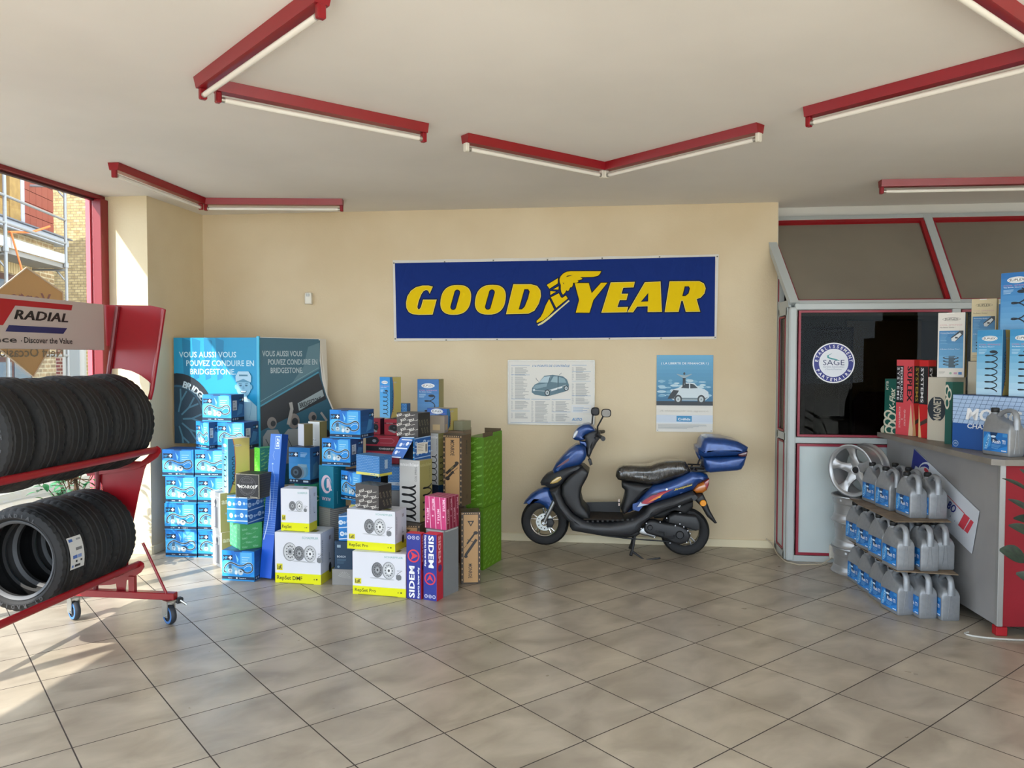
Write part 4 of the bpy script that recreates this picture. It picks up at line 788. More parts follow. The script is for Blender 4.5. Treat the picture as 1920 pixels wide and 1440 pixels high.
def print_plain(f, r, l, t, o):
    c = o.get('c', '#8c8b86'); c2 = o.get('c2', c)
    for F, k in ((f, c), (r, c2), (l, c), (t, o.get('ct', c))): F.rect(0, 0, F.w, F.h, k)
    for F in (f, r):
        if o.get('seam'): F.up().rect(0, F.h*.49, F.w, F.h*.495, '#5c5c58').rect(F.w*.45, F.h*.02, F.w*.47, F.h*.45, '#6c6c68')
        if o.get('flap'): F.up().poly([(F.w*.02, F.h*.995), (F.w*.98, F.h*.995), (F.w*.9, F.h*.975), (F.w*.1, F.h*.975)], '#a9aaa8')
        if o.get('txt'):
            F.up().text(o['txt'], F.w*.1, F.h*.42, F.h*.07, '#b9c4cc', bold=.03).bars(F.w*.1, F.h*.36, F.w*.4, 4, F.h*.045, F.h*.014, '#4f6f84').rect(F.w*.1, F.h*.78, F.w*.25, F.h*.88, '#8fa3b0').ell(F.w*.15, F.h*.08, F.w*.05, F.w*.05, '#6f8696', 10).ell(F.w*.8, F.h*.08, F.w*.05, F.w*.05, '#6f8696', 10)
        if o.get('lab'): F.up().rect(F.w*.25, F.h*.15, F.w*.72, F.h*.5, '#b79f78')
        if o.get('foam'):
            n = 34
            for i in range(n): F.rect(0, F.h*i/n, F.w, F.h*(i+.35)/n, o['foam'])
        if o.get('tape'): F.up().poly([(0, F.h*.2), (F.w, F.h*.28), (F.w, F.h*.33), (0, F.h*.25)], '#7d7d78')
    if o.get('sheen'):
        F = f; F.up(); 
        for i in range(10): a = .3*i; F.poly([(F.w*.5, F.h*.45), (F.w*.5+F.h*.42*cos(a), F.h*.45+F.h*.42*sin(a)), (F.w*.5+F.h*.42*cos(a+.12), F.h*.45+F.h*.42*sin(a+.12))], '#a6a4a0')
def print_lucas(f, r, l, t, o):
    f.rect(0, 0, f.w, f.h, '#12948c'); r.rect(0, 0, r.w, r.h, '#0f7a58').up().text('Lucas', r.w*.06, r.h*.80, r.h*.10, '#c8d8c8', bold=.02); t.rect(0, 0, t.w, t.h, '#17806e'); l.rect(0, 0, l.w, l.h, '#12948c')
def print_alkar(f, r, l, t, o):
    w, h = f.w, f.h; f.rect(0, 0, w, h, '#0b7590').up(); P = '#d6bcc8'
    f.ell(w*.52, h*.56, w*.36, h*.22, P, 30).up().ell(w*.60, h*.56, w*.26, h*.165, '#0b7590', 28).up().poly([(w*.55, h*.70), (w*.72, h*.70), (w*.92, h*.42), (w*.72, h*.42), (w*.66, h*.50), (w*.54, h*.46)], P).rect(w*.86, h*.46, w, h*.8, '#0b7590')
    f.up().text('ALKAR', w*.82, h*.24, h*.075, P, w=w*.62, rot=180, bold=.05)
    w, h = r.w, r.h; r.rect(0, 0, w, h, '#0a5c70').up().ell(w*.95 if False else w*.8, h*.3, w*.19, h*.13, '#b05a68', 22).up().ell(w*.85, h*.32, w*.13, h*.08, '#0a5c70', 20).rect(w*.1, h*.82, w*.35, h*.95, '#2d7484').up().rect(w*.115, h*.83, w*.335, h*.94, '#0a5c70').rect(w*.28, h*.1, w*.31, h*.4, '#5f98a6')
    t.rect(0, 0, t.w, t.h, '#0d5c74').up().rect(0, t.h*.48, t.w, t.h*.5, '#073848'); l.rect(0, 0, l.w, l.h, '#0b7590')
def print_kflex(f, r, l, t, o):
    for F in (l, f, r):
        w, h = F.w, F.h; F.rect(0, 0, w, h, '#14584c').up()
        F.text('K-Flex', w*.80, h*.42, w*.42, '#e3ddc8', w=h*.42, rot=90, bold=.02, shear=.35).text('KYB', w*.28, h*.80, w*.18, '#d8d4c4', w=h*.16, rot=90, bold=.03)
        for cx, cy in ((.32, .34), (.62, .30), (.30, .20), (.66, .14), (.42, .06), (.9, .05)):
            F.up().ell(w*cx, h*cy, w*.36, h*.085, '#ddd6c0', 22).up().ell(w*cx, h*cy, w*.24, h*.05, '#14584c', 20)
    t.rect(0, 0, t.w, t.h, '#1a4a40')
def print_kflex2(f, r, l, t, o):
    w, h = f.w, f.h; f.rect(0, 0, w, h, '#11584e').up()
    for cx, cy in ((.25, .86), (.62, .80), (.3, .66)): f.ell(w*cx, h*cy, w*.34, h*.10, '#ddd6c4', 24).up().ell(w*cx, h*cy, w*.22, h*.06, '#11584e', 22).up()
    for F in (l,):
        w, h = F.w, F.h; F.rect(0, 0, w, h, '#11584e').up()
        for cx, cy in ((.5, .86), (.6, .68)): F.ell(w*cx, h*cy, w*.5, h*.11, '#ddd6c4', 24).up().ell(w*cx, h*cy, w*.34, h*.065, '#11584e', 22).up()
        F.text('K-Flex', w*.78, h*.04, w*.40, '#e3ddc8', w=h*.5, rot=90, bold=.03)
    r.rect(0, 0, r.w, r.h, '#11584e'); t.rect(0, 0, t.w, t.h, '#173f38')
def print_redsys(f, r, l, t, o):
    R = '#d6303c'; l.rect(0, 0, l.w, l.h, R)
    for F, ty in ((f, o.get('lt', 'a')), (r, 'b' if o.get('lt', 'a') == 'a' else 'c')):
        w, h = F.w, F.h; F.rect(0, 0, w, h, '#e25059' if ty == 'a' else '#d01f22').up().rect(0, h*.43, w, h*.92, '#17151a' if ty != 'a' else '#e25059').up()
        if ty == 'a':
            F.rect(0, h*.43, w*.42, h*.92, '#17151a').up().text('FEDERUNGS', w*.24, h*.90, w*.13, '#eeeef0', w=h*.44, rot=-90, bold=.03).text('SYSTEME', w*.05, h*.90, w*.13, '#eeeef0', w=h*.44, rot=-90, bold=.03, sp=1.3)
            F.text('SUPLEX', w*.64, h*.91, w*.26, '#17151a', w=h*.46, rot=-90, bold=.06).rect(w*.92, h*.43, w*.95, h*.92, '#17151a')
            F.text('QUALITÄT', w*.48, h*.34, w*.08, '#f3d3cf', w=h*.22, rot=-90).text('&', w*.34, h*.22, w*.08, '#f3d3cf', rot=-90).text('KOMPETENZ', w*.18, h*.37, w*.08, '#f3d3cf', w=h*.28, rot=-90)
            F.poly([(w*.86, h*.42), (w, h*.1), (w, 0), (w*.74, 0)], '#e8c9a4')
        else:
            F.text('SYSTEMS', w*(.2 if w < .1 else .15), h*.90, w*.3, '#c9b44c' if (ty == 'b' and o.get('lt') == 'a') else '#eeeef0', w=h*.45, rot=-90, bold=.03)
            F.poly([(0, h*.42), (w*.35, 0), (0, 0)], '#efc48c').poly([(w*.2, h*.2), (w, h*.26), (w, h*.20), (w*.2, h*.15)], '#4a3630')
    t.rect(0, 0, t.w, t.h, '#c02a34')
def print_cream(f, r, l, t, o):
    for F in (f, l, r): F.rect(0, 0, F.w, F.h, '#cdc6b4')
    l.up().rect(0, l.h*.985, l.w, l.h*.99, '#9b9484')
    f.up().ell(f.w*.5, f.h*.5, f.w*.5, f.h*.2, '#26303a', 24).up().text('MAGNETI', f.w*.72, f.h*.30, f.w*.4, '#cdc6b4', w=f.h*.40, rot=90, bold=.03)
    t.rect(0, 0, t.w, t.h, '#6f6a60')
def print_grid(f, r, l, t, o):
    w, h = f.w, f.h; f.rect(0, 0, w, h, '#0f4f9a').up().rect(0, h*.47, w, h, '#a9c4e4').up()
    for i in range(1, 8): f.rect(0, h*(.47+.075*i)-.001, w, h*(.47+.075*i)+.001, '#23407c')
    for i in range(-6, 22): x = w*i/14; a = max(0, x); f.stroke([(x, h*.47), (x+h*.22, h)], .0022, '#23407c') if x >= 0 and x+h*.22 <= w else None
    f.up().text('MOOG', w*.19, h*.55, h*.21, '#f0f2f4', w=w*.72, bold=.06, shear=.15).text('CHASSIS PARTS', w*.21, h*.39, h*.085, '#e6ecf2', w=w*.68, bold=.02, shear=.1)
    f.ell(w*.05, h*.08, h*.06, h*.06, '#9db6d4', 20).up().ell(w*.05, h*.08, h*.05, h*.05, '#2a5f9e', 18).up().stroke([(w*.035, h*.07), (w*.043, h*.10), (w*.05, h*.07), (w*.057, h*.10), (w*.065, h*.07)], .003, '#dfe8f0')
    for F in (l, r): F.rect(0, 0, F.w, F.h*.47, '#0f4f9a').rect(0, F.h*.47, F.w, F.h, '#a9c4e4')
    t.rect(0, 0, t.w, t.h, '#1a3566')
PR = dict(hp=print_hp, pump=print_pump, luk=print_luk, suplex=print_suplex, febi=print_febi, green=print_green, monroe=print_monroe_small, kraft=print_kraft, bolk=print_bolk, spot=print_spotted,
          gates=print_gates, ans=print_anschler, sidem=print_sidem, meyle=print_meyle, plain=print_plain, lucas=print_lucas, alkar=print_alkar, kflex=print_kflex, kflex2=print_kflex2, redsys=print_redsys, cream=print_cream, grid=print_grid)
_MESH = {}
def carton(kind, X, Y, phi, w, d, z, h, name, label, group='boxes of car parts piled along the back wall', edge='#6b6a66', loc=None, matrix=None, **o):
    """X, Y: the front right bottom corner; phi: heading of the front face in degrees"""
    a = radians(phi); cx = X-w/2*cos(a)-d/2*sin(a); cy = Y-w/2*sin(a)+d/2*cos(a)
    key = (kind, round(w, 3), round(d, 3), round(h, 3), str(sorted(o.items())))
    if key in _MESH:
        ob = bpy.data.objects.new(name, _MESH[key]); COL.objects.link(ob)
    else:
        m = MB(); m.box(-w/2, w/2, -d/2, d/2, 0, h, M(edge, 0.6), c=0.0012)
        e = 0.0009
        f = Face(m, (-w/2+e, -d/2, e), (1, 0, 0), (0, 0, 1), w-2*e, h-2*e); r = Face(m, (w/2, -d/2+e, e), (0, 1, 0), (0, 0, 1), d-2*e, h-2*e)
        l = Face(m, (-w/2, d/2-e, e), (0, -1, 0), (0, 0, 1), d-2*e, h-2*e); t = Face(m, (-w/2+e, -d/2+e, h), (1, 0, 0), (0, 1, 0), w-2*e, d-2*e)
        for F in (f, r, l, t): F.step = 0.00022
        PR[kind](f, r, l, t, o)
        ob = m.build(name, smooth=False); _MESH[key] = ob.data
    ob.location = (cx, cy, z); ob.rotation_euler = (0, 0, a)
    if matrix is not None: ob.matrix_world = matrix
    return tag(ob, label, 'box', group)
HPn = 'timing_kit_box'; HS = dict(edge='#2f78b4')
# the wall of blue timing kit boxes in the corner
for i, (x, z, dx) in enumerate(((-3.478, 0, 0), (-3.48, .2305, .0), (-3.474, .461, 0), (-3.497, .6915, 0))):
    carton('hp', x, 6.22, (0, 1, -1, 0)[i], .284, .20, z, .2295, HPn, ('blue belt kit box on the floor beside the pier, bottom of the outer stack', 'blue belt kit box second from the floor in the outer stack by the pier',
           'blue belt kit box third from the floor in the outer stack by the pier', 'blue belt kit box topping the four-high outer stack by the pier')[i], plain_side=1, **HS)
for i, (x, z) in enumerate(((-3.188, 0), (-3.190, .2305), (-3.186, .461), (-3.206, .6915))):
    carton('hp', x, 6.23, (0, -1, 0, 1)[i], .284, .20, z, .2295, HPn, ('blue belt kit box on the floor half hidden behind the white shock absorber carton', 'blue belt kit box second from the floor, right behind the upper white shock carton',
           'blue belt kit box third from the floor, partly behind the tan and cyan spring box', 'blue belt kit box fourth from the floor, partly behind the tan and cyan spring box')[i], plain_side=1, **HS)
carton('hp', -3.367, 6.24, -32, .21, .09, .922, .232, HPn, 'blue belt kit box turned to show two faces, in front of the poster tyre', **HS)
carton('hp', -3.057, 6.25, -12, .275, .192, .922, .232, HPn, 'blue belt kit box just above the tan and cyan spring box', **HS)
carton('hp', -3.185, 6.28, -8, .285, .185, 1.155, .231, HPn, 'blue belt kit box on top of the corner pile, before the smiling driver', **HS)
carton('hp', -2.669, 5.60, -3, .268, .19, 0, .231, HPn, 'blue belt kit box standing in front on the floor under the pale green box', plain_side=1, **HS)
carton('hp', -1.877, 5.76, -30, .235, .20, .60, .225, HPn, 'blue belt kit box wedged between the teal box and the dark patterned box', plain_side=1, **HS)
carton('hp', -1.994, 5.85, -10, .25, .21, .856, .216, HPn, 'blue belt kit box with a white barcode sticker, on the teal box', **HS)
carton('hp', -1.915, 5.86, -12, .275, .21, 1.073, .222, HPn, 'blue belt kit box topping the central pile, left of the red boxes', plain_side=1, **HS)
carton('pump', -2.36, 5.95, -12, .20, .135, .694, .292, 'water_pump_box', 'dark blue box printed with a water pump, beside the leaning blue carton', edge='#1a3a62')
carton('ans', -3.096, 5.92, -42, .20, .12, 0, .29, 'shock_absorber_box', 'lower of two white and tan shock absorber cartons, on the floor', shock=1, edge='#b9b5a4')
carton('ans', -3.106, 5.92, -42, .20, .14, .291, .318, 'shock_absorber_box', 'upper of two white and tan shock absorber cartons, under the spring box', shock=1, edge='#b9b5a4')
carton('suplex', -3.041, 5.93, -42, .13, .18, .61, .44, 'coil_spring_box', 'tall spring box with a cyan narrow side and a tan wide side', f='blue', r='tan', edge='#a9bfc4', turns=6, hi='#2aa0d0', lo='#c5e6f2')
carton('green', -2.79, 5.62, -45, .24, .17, .232, .198, 'green_box', 'pale green patterned box between two blue boxes in the front stack', c=('#4fb07a', '#3f9c5c', '#4aa268'), tc='#8fd0a8', edge='#4aa870', ts=.016, rot=0)
carton('febi', -2.729, 5.62, -20, .215, .17, .431, .198, 'striped_blue_box', 'bright blue box with white diagonal stripes under the black square box', edge='#2b74b4')
carton('monroe', -2.633, 5.62, -10, .212, .16, .63, .186, 'black_box', 'black box with a round stamp and white lettering across its front', edge='#a8a48c')
carton('green', -2.79, 5.97, -40, .10, .13, 0, .974, 'green_box', 'tall green box with a bright lime edge behind the black square box', c=('#5fd23a', '#2a8274', '#3f9a70'), tc='#9fe07a', edge='#6fc46a', ts=.012)
carton('luk', -2.136, 5.58, -3.4, .370, .245, 0, .387, 'clutch_kit_box', 'large white and yellow clutch box on the floor beside the leaning blue carton', text='RepSet DMF', tw=.56, three=True, dx=.50, s=.115, edge='#9a9ca6')
carton('luk', -2.240, 5.62, -5, .233, .13, .388, .325, 'clutch_kit_box', 'small upright white and yellow clutch box on the largest clutch box', text='RepSet', tw=.34, dx=.38, s=.075, edge='#9a9ca6', handle=False)
carton('luk', -1.425, 5.36, -6, .408, .20, 0, .312, 'clutch_kit_box', 'white and yellow clutch box on the floor next to the red and blue cartons', text='RepSet Pro', tw=.40, dx=.44, s=.115, edge='#9a9ca6', handle=False)
carton('luk', -1.513, 5.40, -10, .385, .19, .313, .292, 'clutch_kit_box', 'white and yellow clutch box with a handle slot, carrying the dark patterned box', text='RepSet Pro', tw=.40, dx=.44, s=.11, edge='#9a9ca6')
carton('lucas', -2.424, 5.90, -50, .15, .19, 0, .693, 'green_parts_box', 'dark green box under the water pump box', edge='#0d6a58')
carton('plain', -2.45, 6.05, -40, .10, .08, .987, .178, 'small_parts_box', 'small white box with a brown side on the water pump box', c='#c2c4cc', c2='#6d6540', ct='#8d8b84', edge='#8e8c84')
carton('suplex', -2.375, 6.2, -15, .115, .10, 0, 1.173, 'coil_spring_box', 'pale tall box with a black spring, behind the small white and brown box', f='blue', r='plain', hi='#d5d8d6', lo='#dcdedc', turns=9, edge='#a8a68c')
carton('alkar', -2.133, 5.85, -30, .173, .125, .524, .330, 'teal_box', 'teal box standing upside down with a big pink letter emblem', edge='#2d93a8')
carton('plain', -2.162, 5.85, -35, .15, .18, 0, .523, 'wrapped_box', 'grey foam wrapped carton behind the clutch boxes', c='#8e8d86', c2='#6c6c6c', foam='#9b9a92', edge='#85847e')
carton('febi', -1.88, 5.62, 0, .13, .14, .331, .187, 'striped_blue_box', 'narrow blue box with white stripes in the gap between the clutch box stacks', edge='#2b74b4')
carton('plain', -1.846, 5.60, 0, .19, .16, .121, .209, 'navy_box', 'dark navy box in the gap between the clutch box stacks', c='#12344e', c2='#0f2c44', txt='BOSCH', edge='#12344e')
carton('plain', -1.866, 5.60, 0, .19, .16, 0, .120, 'silver_box', 'low silver box on the floor under the navy box', c='#8d8b88', sheen=1, edge='#8d8b88')
carton('bolk', -1.639, 5.42, -25, .225, .14, .606, .178, 'patterned_box', 'dark box with slanted white words, on the upper front clutch box', edge='#39393a')
carton('spot', -1.80, 5.82, -12, .20, .13, 0, .598, 'dotted_box', 'blue dotted box mostly hidden under a belt kit box', band=.1, by=.84, edge='#2b6aa4')
carton('spot', -1.68, 5.58, -28, .245, .13, .826, .150, 'dotted_box', 'wide blue dotted box with a yellow strip along its bottom edge', edge='#3c78ae')
carton('plain', -1.72, 6.18, -10, .30, .22, 0, .834, 'black_carton', 'black carton hidden deep in the pile below the wide red box', c='#26262a', edge='#26262a')
carton('gates', -1.703, 6.2, -10, .30, .30, .835, .228, 'red_kit_box', 'wide red box with a black lettered band beneath two small red boxes', grip=1, edge='#7d2430')
carton('gates', -1.889, 6.3, -10, .10, .08, 1.064, .134, 'red_kit_box', 'small red box showing a whole black pulley', edge='#8a2a38')
carton('gates', -1.70, 6.25, -10, .15, .12, 1.064, .130, 'red_kit_box', 'small red box with its pulley half covered by the dark open box', edge='#8a2a38')
carton('suplex', -1.817, 6.34, -35, .135, .12, 1.199, .343, 'coil_spring_box', 'blue spring box standing highest, on a small red box', f='blue', r='tan', hi='#1c84cc', lo='#6fb8e4', turns=6, edge='#3f7fae')
carton('suplex', -1.440, 6.52, -5, .192, .14, 1.10, .42, 'coil_spring_box', 'blue spring box behind the open striped box, nearest the checklist poster', f='blue', r='plain', hi='#2f68a8', lo='#6ea6d2', turns=3, edge='#3a6c9c')
carton('spot', -1.701, 6.45, -5, .125, .09, 1.064, .250, 'dotted_box', 'small blue dotted box behind the dark open box', band=.08, white=1, edge='#2b6aa4')
carton('bolk', -1.43, 5.75, -20, .196, .165, 1.103, .182, 'patterned_box', 'dark box with slanted white words and an open top, high in the pile', edge='#39393a')
carton('suplex', -1.324, 6.3, -25, .206, .15, 1.102, .182, 'coil_spring_box', 'low blue box with a yellow side behind the brown wrapped parcel', f='blue', r='tan', hi='#1f57a8', lo='#5f8fc8', turns=1, edge='#3c5c94')
carton('plain', -1.306, 6.12, -5, .132, .10, 1.102, .135, 'wrapped_parcel', 'grey brown wrapped parcel with a blank kraft label', c='#8c8070', c2='#8a8288', lab=1, edge='#8c8070')
carton('plain', -1.20, 6.33, -25, .09, .12, 1.102, .078, 'small_parts_box', 'small yellowish grey box at the back edge behind the tall brown carton', c='#8d8a70', edge='#8d8a70')
carton('plain', -1.19, 6.33, 0, .47, .36, 0, 1.10, 'plain_carton', 'plain brown carton at the back that carries the low blue box', c='#7a6248', edge='#6c563e')
carton('spot', -1.619, 5.93, -5, .102, .10, .666, .187, 'dotted_box', 'narrow blue dotted box with a pale band beside the silver spring box', band=.14, by=.2, white=1, edge='#2b6aa4')
carton('plain', -1.619, 5.92, -5, .10, .12, 0, .665, 'grey_carton', 'narrow grey white carton under the narrow dotted box', c='#9a9a98', edge='#8d8d8a')
carton('ans', -1.406, 5.7, -25, .197, .15, .467, .466, 'coil_spring_box', 'silver box with a thick black spring, below the open striped box', edge='#9c9a8c')
carton('ans', -1.352, 6.1, -35, .09, .06, .684, .416, 'coil_spring_box', 'narrow grey spring box squeezed beside the tall brown carton', edge='#8a8870')
carton('plain', -1.352, 6.1, -35, .085, .06, 0, .683, 'navy_box', 'dark navy box under the narrow grey spring box', c='#0f1f36', c2='#123a5c', txt='SACHS', edge='#12233a')
carton('kraft', -1.133, 5.95, -18, .167, .150, .546, .556, 'shock_absorber_carton', 'tall brown carton with a printed shock absorber, standing on another', edge='#57452f')
carton('kraft', -.958, 5.775, 14, .145, .15, 0, .545, 'shock_absorber_carton', 'brown shock absorber carton on the floor next to the lime green boxes', edge='#4a3c2c', low=1)
carton('green', -.995, 6.13, -16, .15, .36, 0, .50, 'lime_green_carton', 'lime green patterned carton on the floor at the end of the pile', c=('#4c7609', '#588409', '#4a720e'), tc='#8fbf58', edge='#4f9010', ts=.016)
vg = carton('green', -.995, 6.14, -16, .16, .37, .502, .565, 'lime_green_carton', 'lime green patterned carton stacked on another, its flaps open', c=('#4c7609', '#588409', '#4a720e'), tc='#8fbf58', edge='#4f9010', ts=.018)
m = MB(); m.box(.072, .078, -.18, .0, .565, .60, M('#5c4d38', .8)); m.box(.075, .081, .01, .18, .565, .592, M('#5a8a22', .7)); m.box(-.078, .07, .178, .184, .565, .61, M('#5c4d38', .8)); m.build('flap', vg, smooth=False)
carton('meyle', -1.148, 5.43, -22, .185, .165, .476, .232, 'pink_striped_box', 'magenta box with white stripes standing on the grey carton', edge='#c78aa4')
carton('plain', -1.158, 5.41, -23, .16, .18, 0, .475, 'grey_carton', 'light grey carton on the floor under the magenta striped box', c='#8b8d90', c2='#777a7e', ct='#7d7f82', flap=1, seam=0, edge='#6a6c70')
carton('sidem', -1.309, 5.33, -12, .112, .07, 0, .466, 'steering_part_box', 'tall red and navy carton reading upwards, beside the front clutch box', edge='#a8283a')
carton('sidem', -1.189, 5.305, -17, .108, .09, 0, .468, 'steering_part_box', 'tall red and navy carton reading downwards, in front of the grey carton', up=False, edge='#a8283a')
carton('kraft', -1.385, 5.62, -5, .18, .18, 0, .462, 'shock_absorber_carton', 'brown carton peeping out just above the red and navy cartons', edge='#57452f')
# striped blue box with its flap hanging open
sb = carton('febi', -1.452, 5.72, -35, .150, .165, .934, .166, 'striped_blue_box', 'open striped blue box with a hanging flap and a delivery label', edge='#2b6a9c')
m = MB(); F = Face(m, (-.065, -.085, .004), (1, 0, 0), (0, 0, 1), .13, .14); F.step = .0008; F.up(4).poly([(0.0, 0), (.13, 0), (.135, .155), (.11, .155)], '#10151e'); m.build('dark_inside_patch', sb, smooth=False)  # flat dark patch paints the shade inside the open box
m = MB(); q = [(-.085, -.086, .160), (.070, -.086, .160), (.020, -.150, .015), (-.125, -.150, .010)]; m.add(q+[(x, y+.002, z) for x, y, z in q], [(3, 2, 1, 0), (4, 5, 6, 7), (0, 1, 5, 4), (1, 2, 6, 5), (2, 3, 7, 6), (3, 0, 4, 7)], M('#2a66b4', .45))
nn = (Vector(q[2])-Vector(q[3])).cross(Vector(q[0])-Vector(q[3])).normalized(); F = Face(m, q[3], Vector(q[2])-Vector(q[3]), Vector(q[0])-Vector(q[3]), .145, .16); F.step = .0006
F.up().rect(.012, .075, .142, .085, '#e4edf6').rect(-.002, .002, .12, .010, '#e4edf6').rect(.03, .148, .15, .156, '#e4edf6').up()
for x, y in ((.04, .045), (.12, .12), (.05, .11)): F.ell(x, y, .016, .016, '#dfe9f4', 14).bars(x+.022, y+.008, .02, 2, .008, .003, '#dfe9f4')
m.build('flap', sb, smooth=False)
m = MB(); F = Face(m, (.0755, -.06, .045), (0, 1, 0), (0, 0, 1), .1, .09); F.up().rect(0, 0, .11, .082, '#c9c5ba').up().bars(.01, .072, .07, 5, .012, .004, '#8d897f').barcode(.085, .01, .02, .06); m.build('delivery_label', sb, smooth=False)
# leaning blue suspension carton
b0 = Vector((-2.557, 5.64, 0.004)); tp = atY(529, 812, 5.80); zd = (tp-b0); LL = zd.length; zd.normalize(); xd = Vector((cos(radians(-14)), sin(radians(-14)), 0)); yd = zd.cross(xd).normalized(); xd = yd.cross(zd).normalized()
cn = b0-xd*.054+yd*.042
mt = Matrix(((xd.x, yd.x, zd.x, cn.x), (xd.y, yd.y, zd.y, cn.y), (xd.z, yd.z, zd.z, cn.z+.012), (0, 0, 0, 1)))
def print_skf(f, r, l, t, o):
    w, h = f.w, f.h; f.rect(0, 0, w, h, '#2a63c4').up().rect(0, 0, w, h*.30, '#1a5cd0').rect(0, h*.72, w, h, '#3a74cc').up(); W = '#a9c8f0'
    f.rect(w*.46, h*.895, w*.88, h*.985, W).up().rect(w*.50, h*.902, w*.84, h*.978, '#3a74cc').up().text('SKF', w*.80, h*.91, w*.22, '#dfeaf8', w=h*.06, rot=90, bold=.06)
    for i in range(26): f.rect(0, h*(.30+.0155*i), w, h*(.3015+.0155*i)+.0008, '#7fa8e4') if i < 24 else None
    f.stroke([(w*.1, h*.26), (w*.3, h*.35), (w*.42, h*.45), (w*.40, h*.56), (w*.22, h*.68)], w*.07, '#c8ddf8').stroke([(w*.66, h*.40), (w*.66, h*.70), (w*.45, h*.74), (w*.38, h*.78)], w*.02, W).ell(w*.38, h*.79, w*.07, h*.006, W, 10).stroke([(w*.5, h*.82), (w*.35, h*.85), (w*.45, h*.88)], w*.02, W)
    r.rect(0, 0, r.w, r.h, '#0d3f90'); l.rect(0, 0, l.w, l.h, '#1a56b8'); t.rect(0, 0, t.w, t.h, '#5a94dc')
PR['skf'] = print_skf
carton('skf', 0, 0, 0, .108, .078, 0, LL-.02, 'suspension_part_box', 'very tall blue carton leaning against the pile beside the largest clutch box', edge='#3a6cc0', matrix=mt)
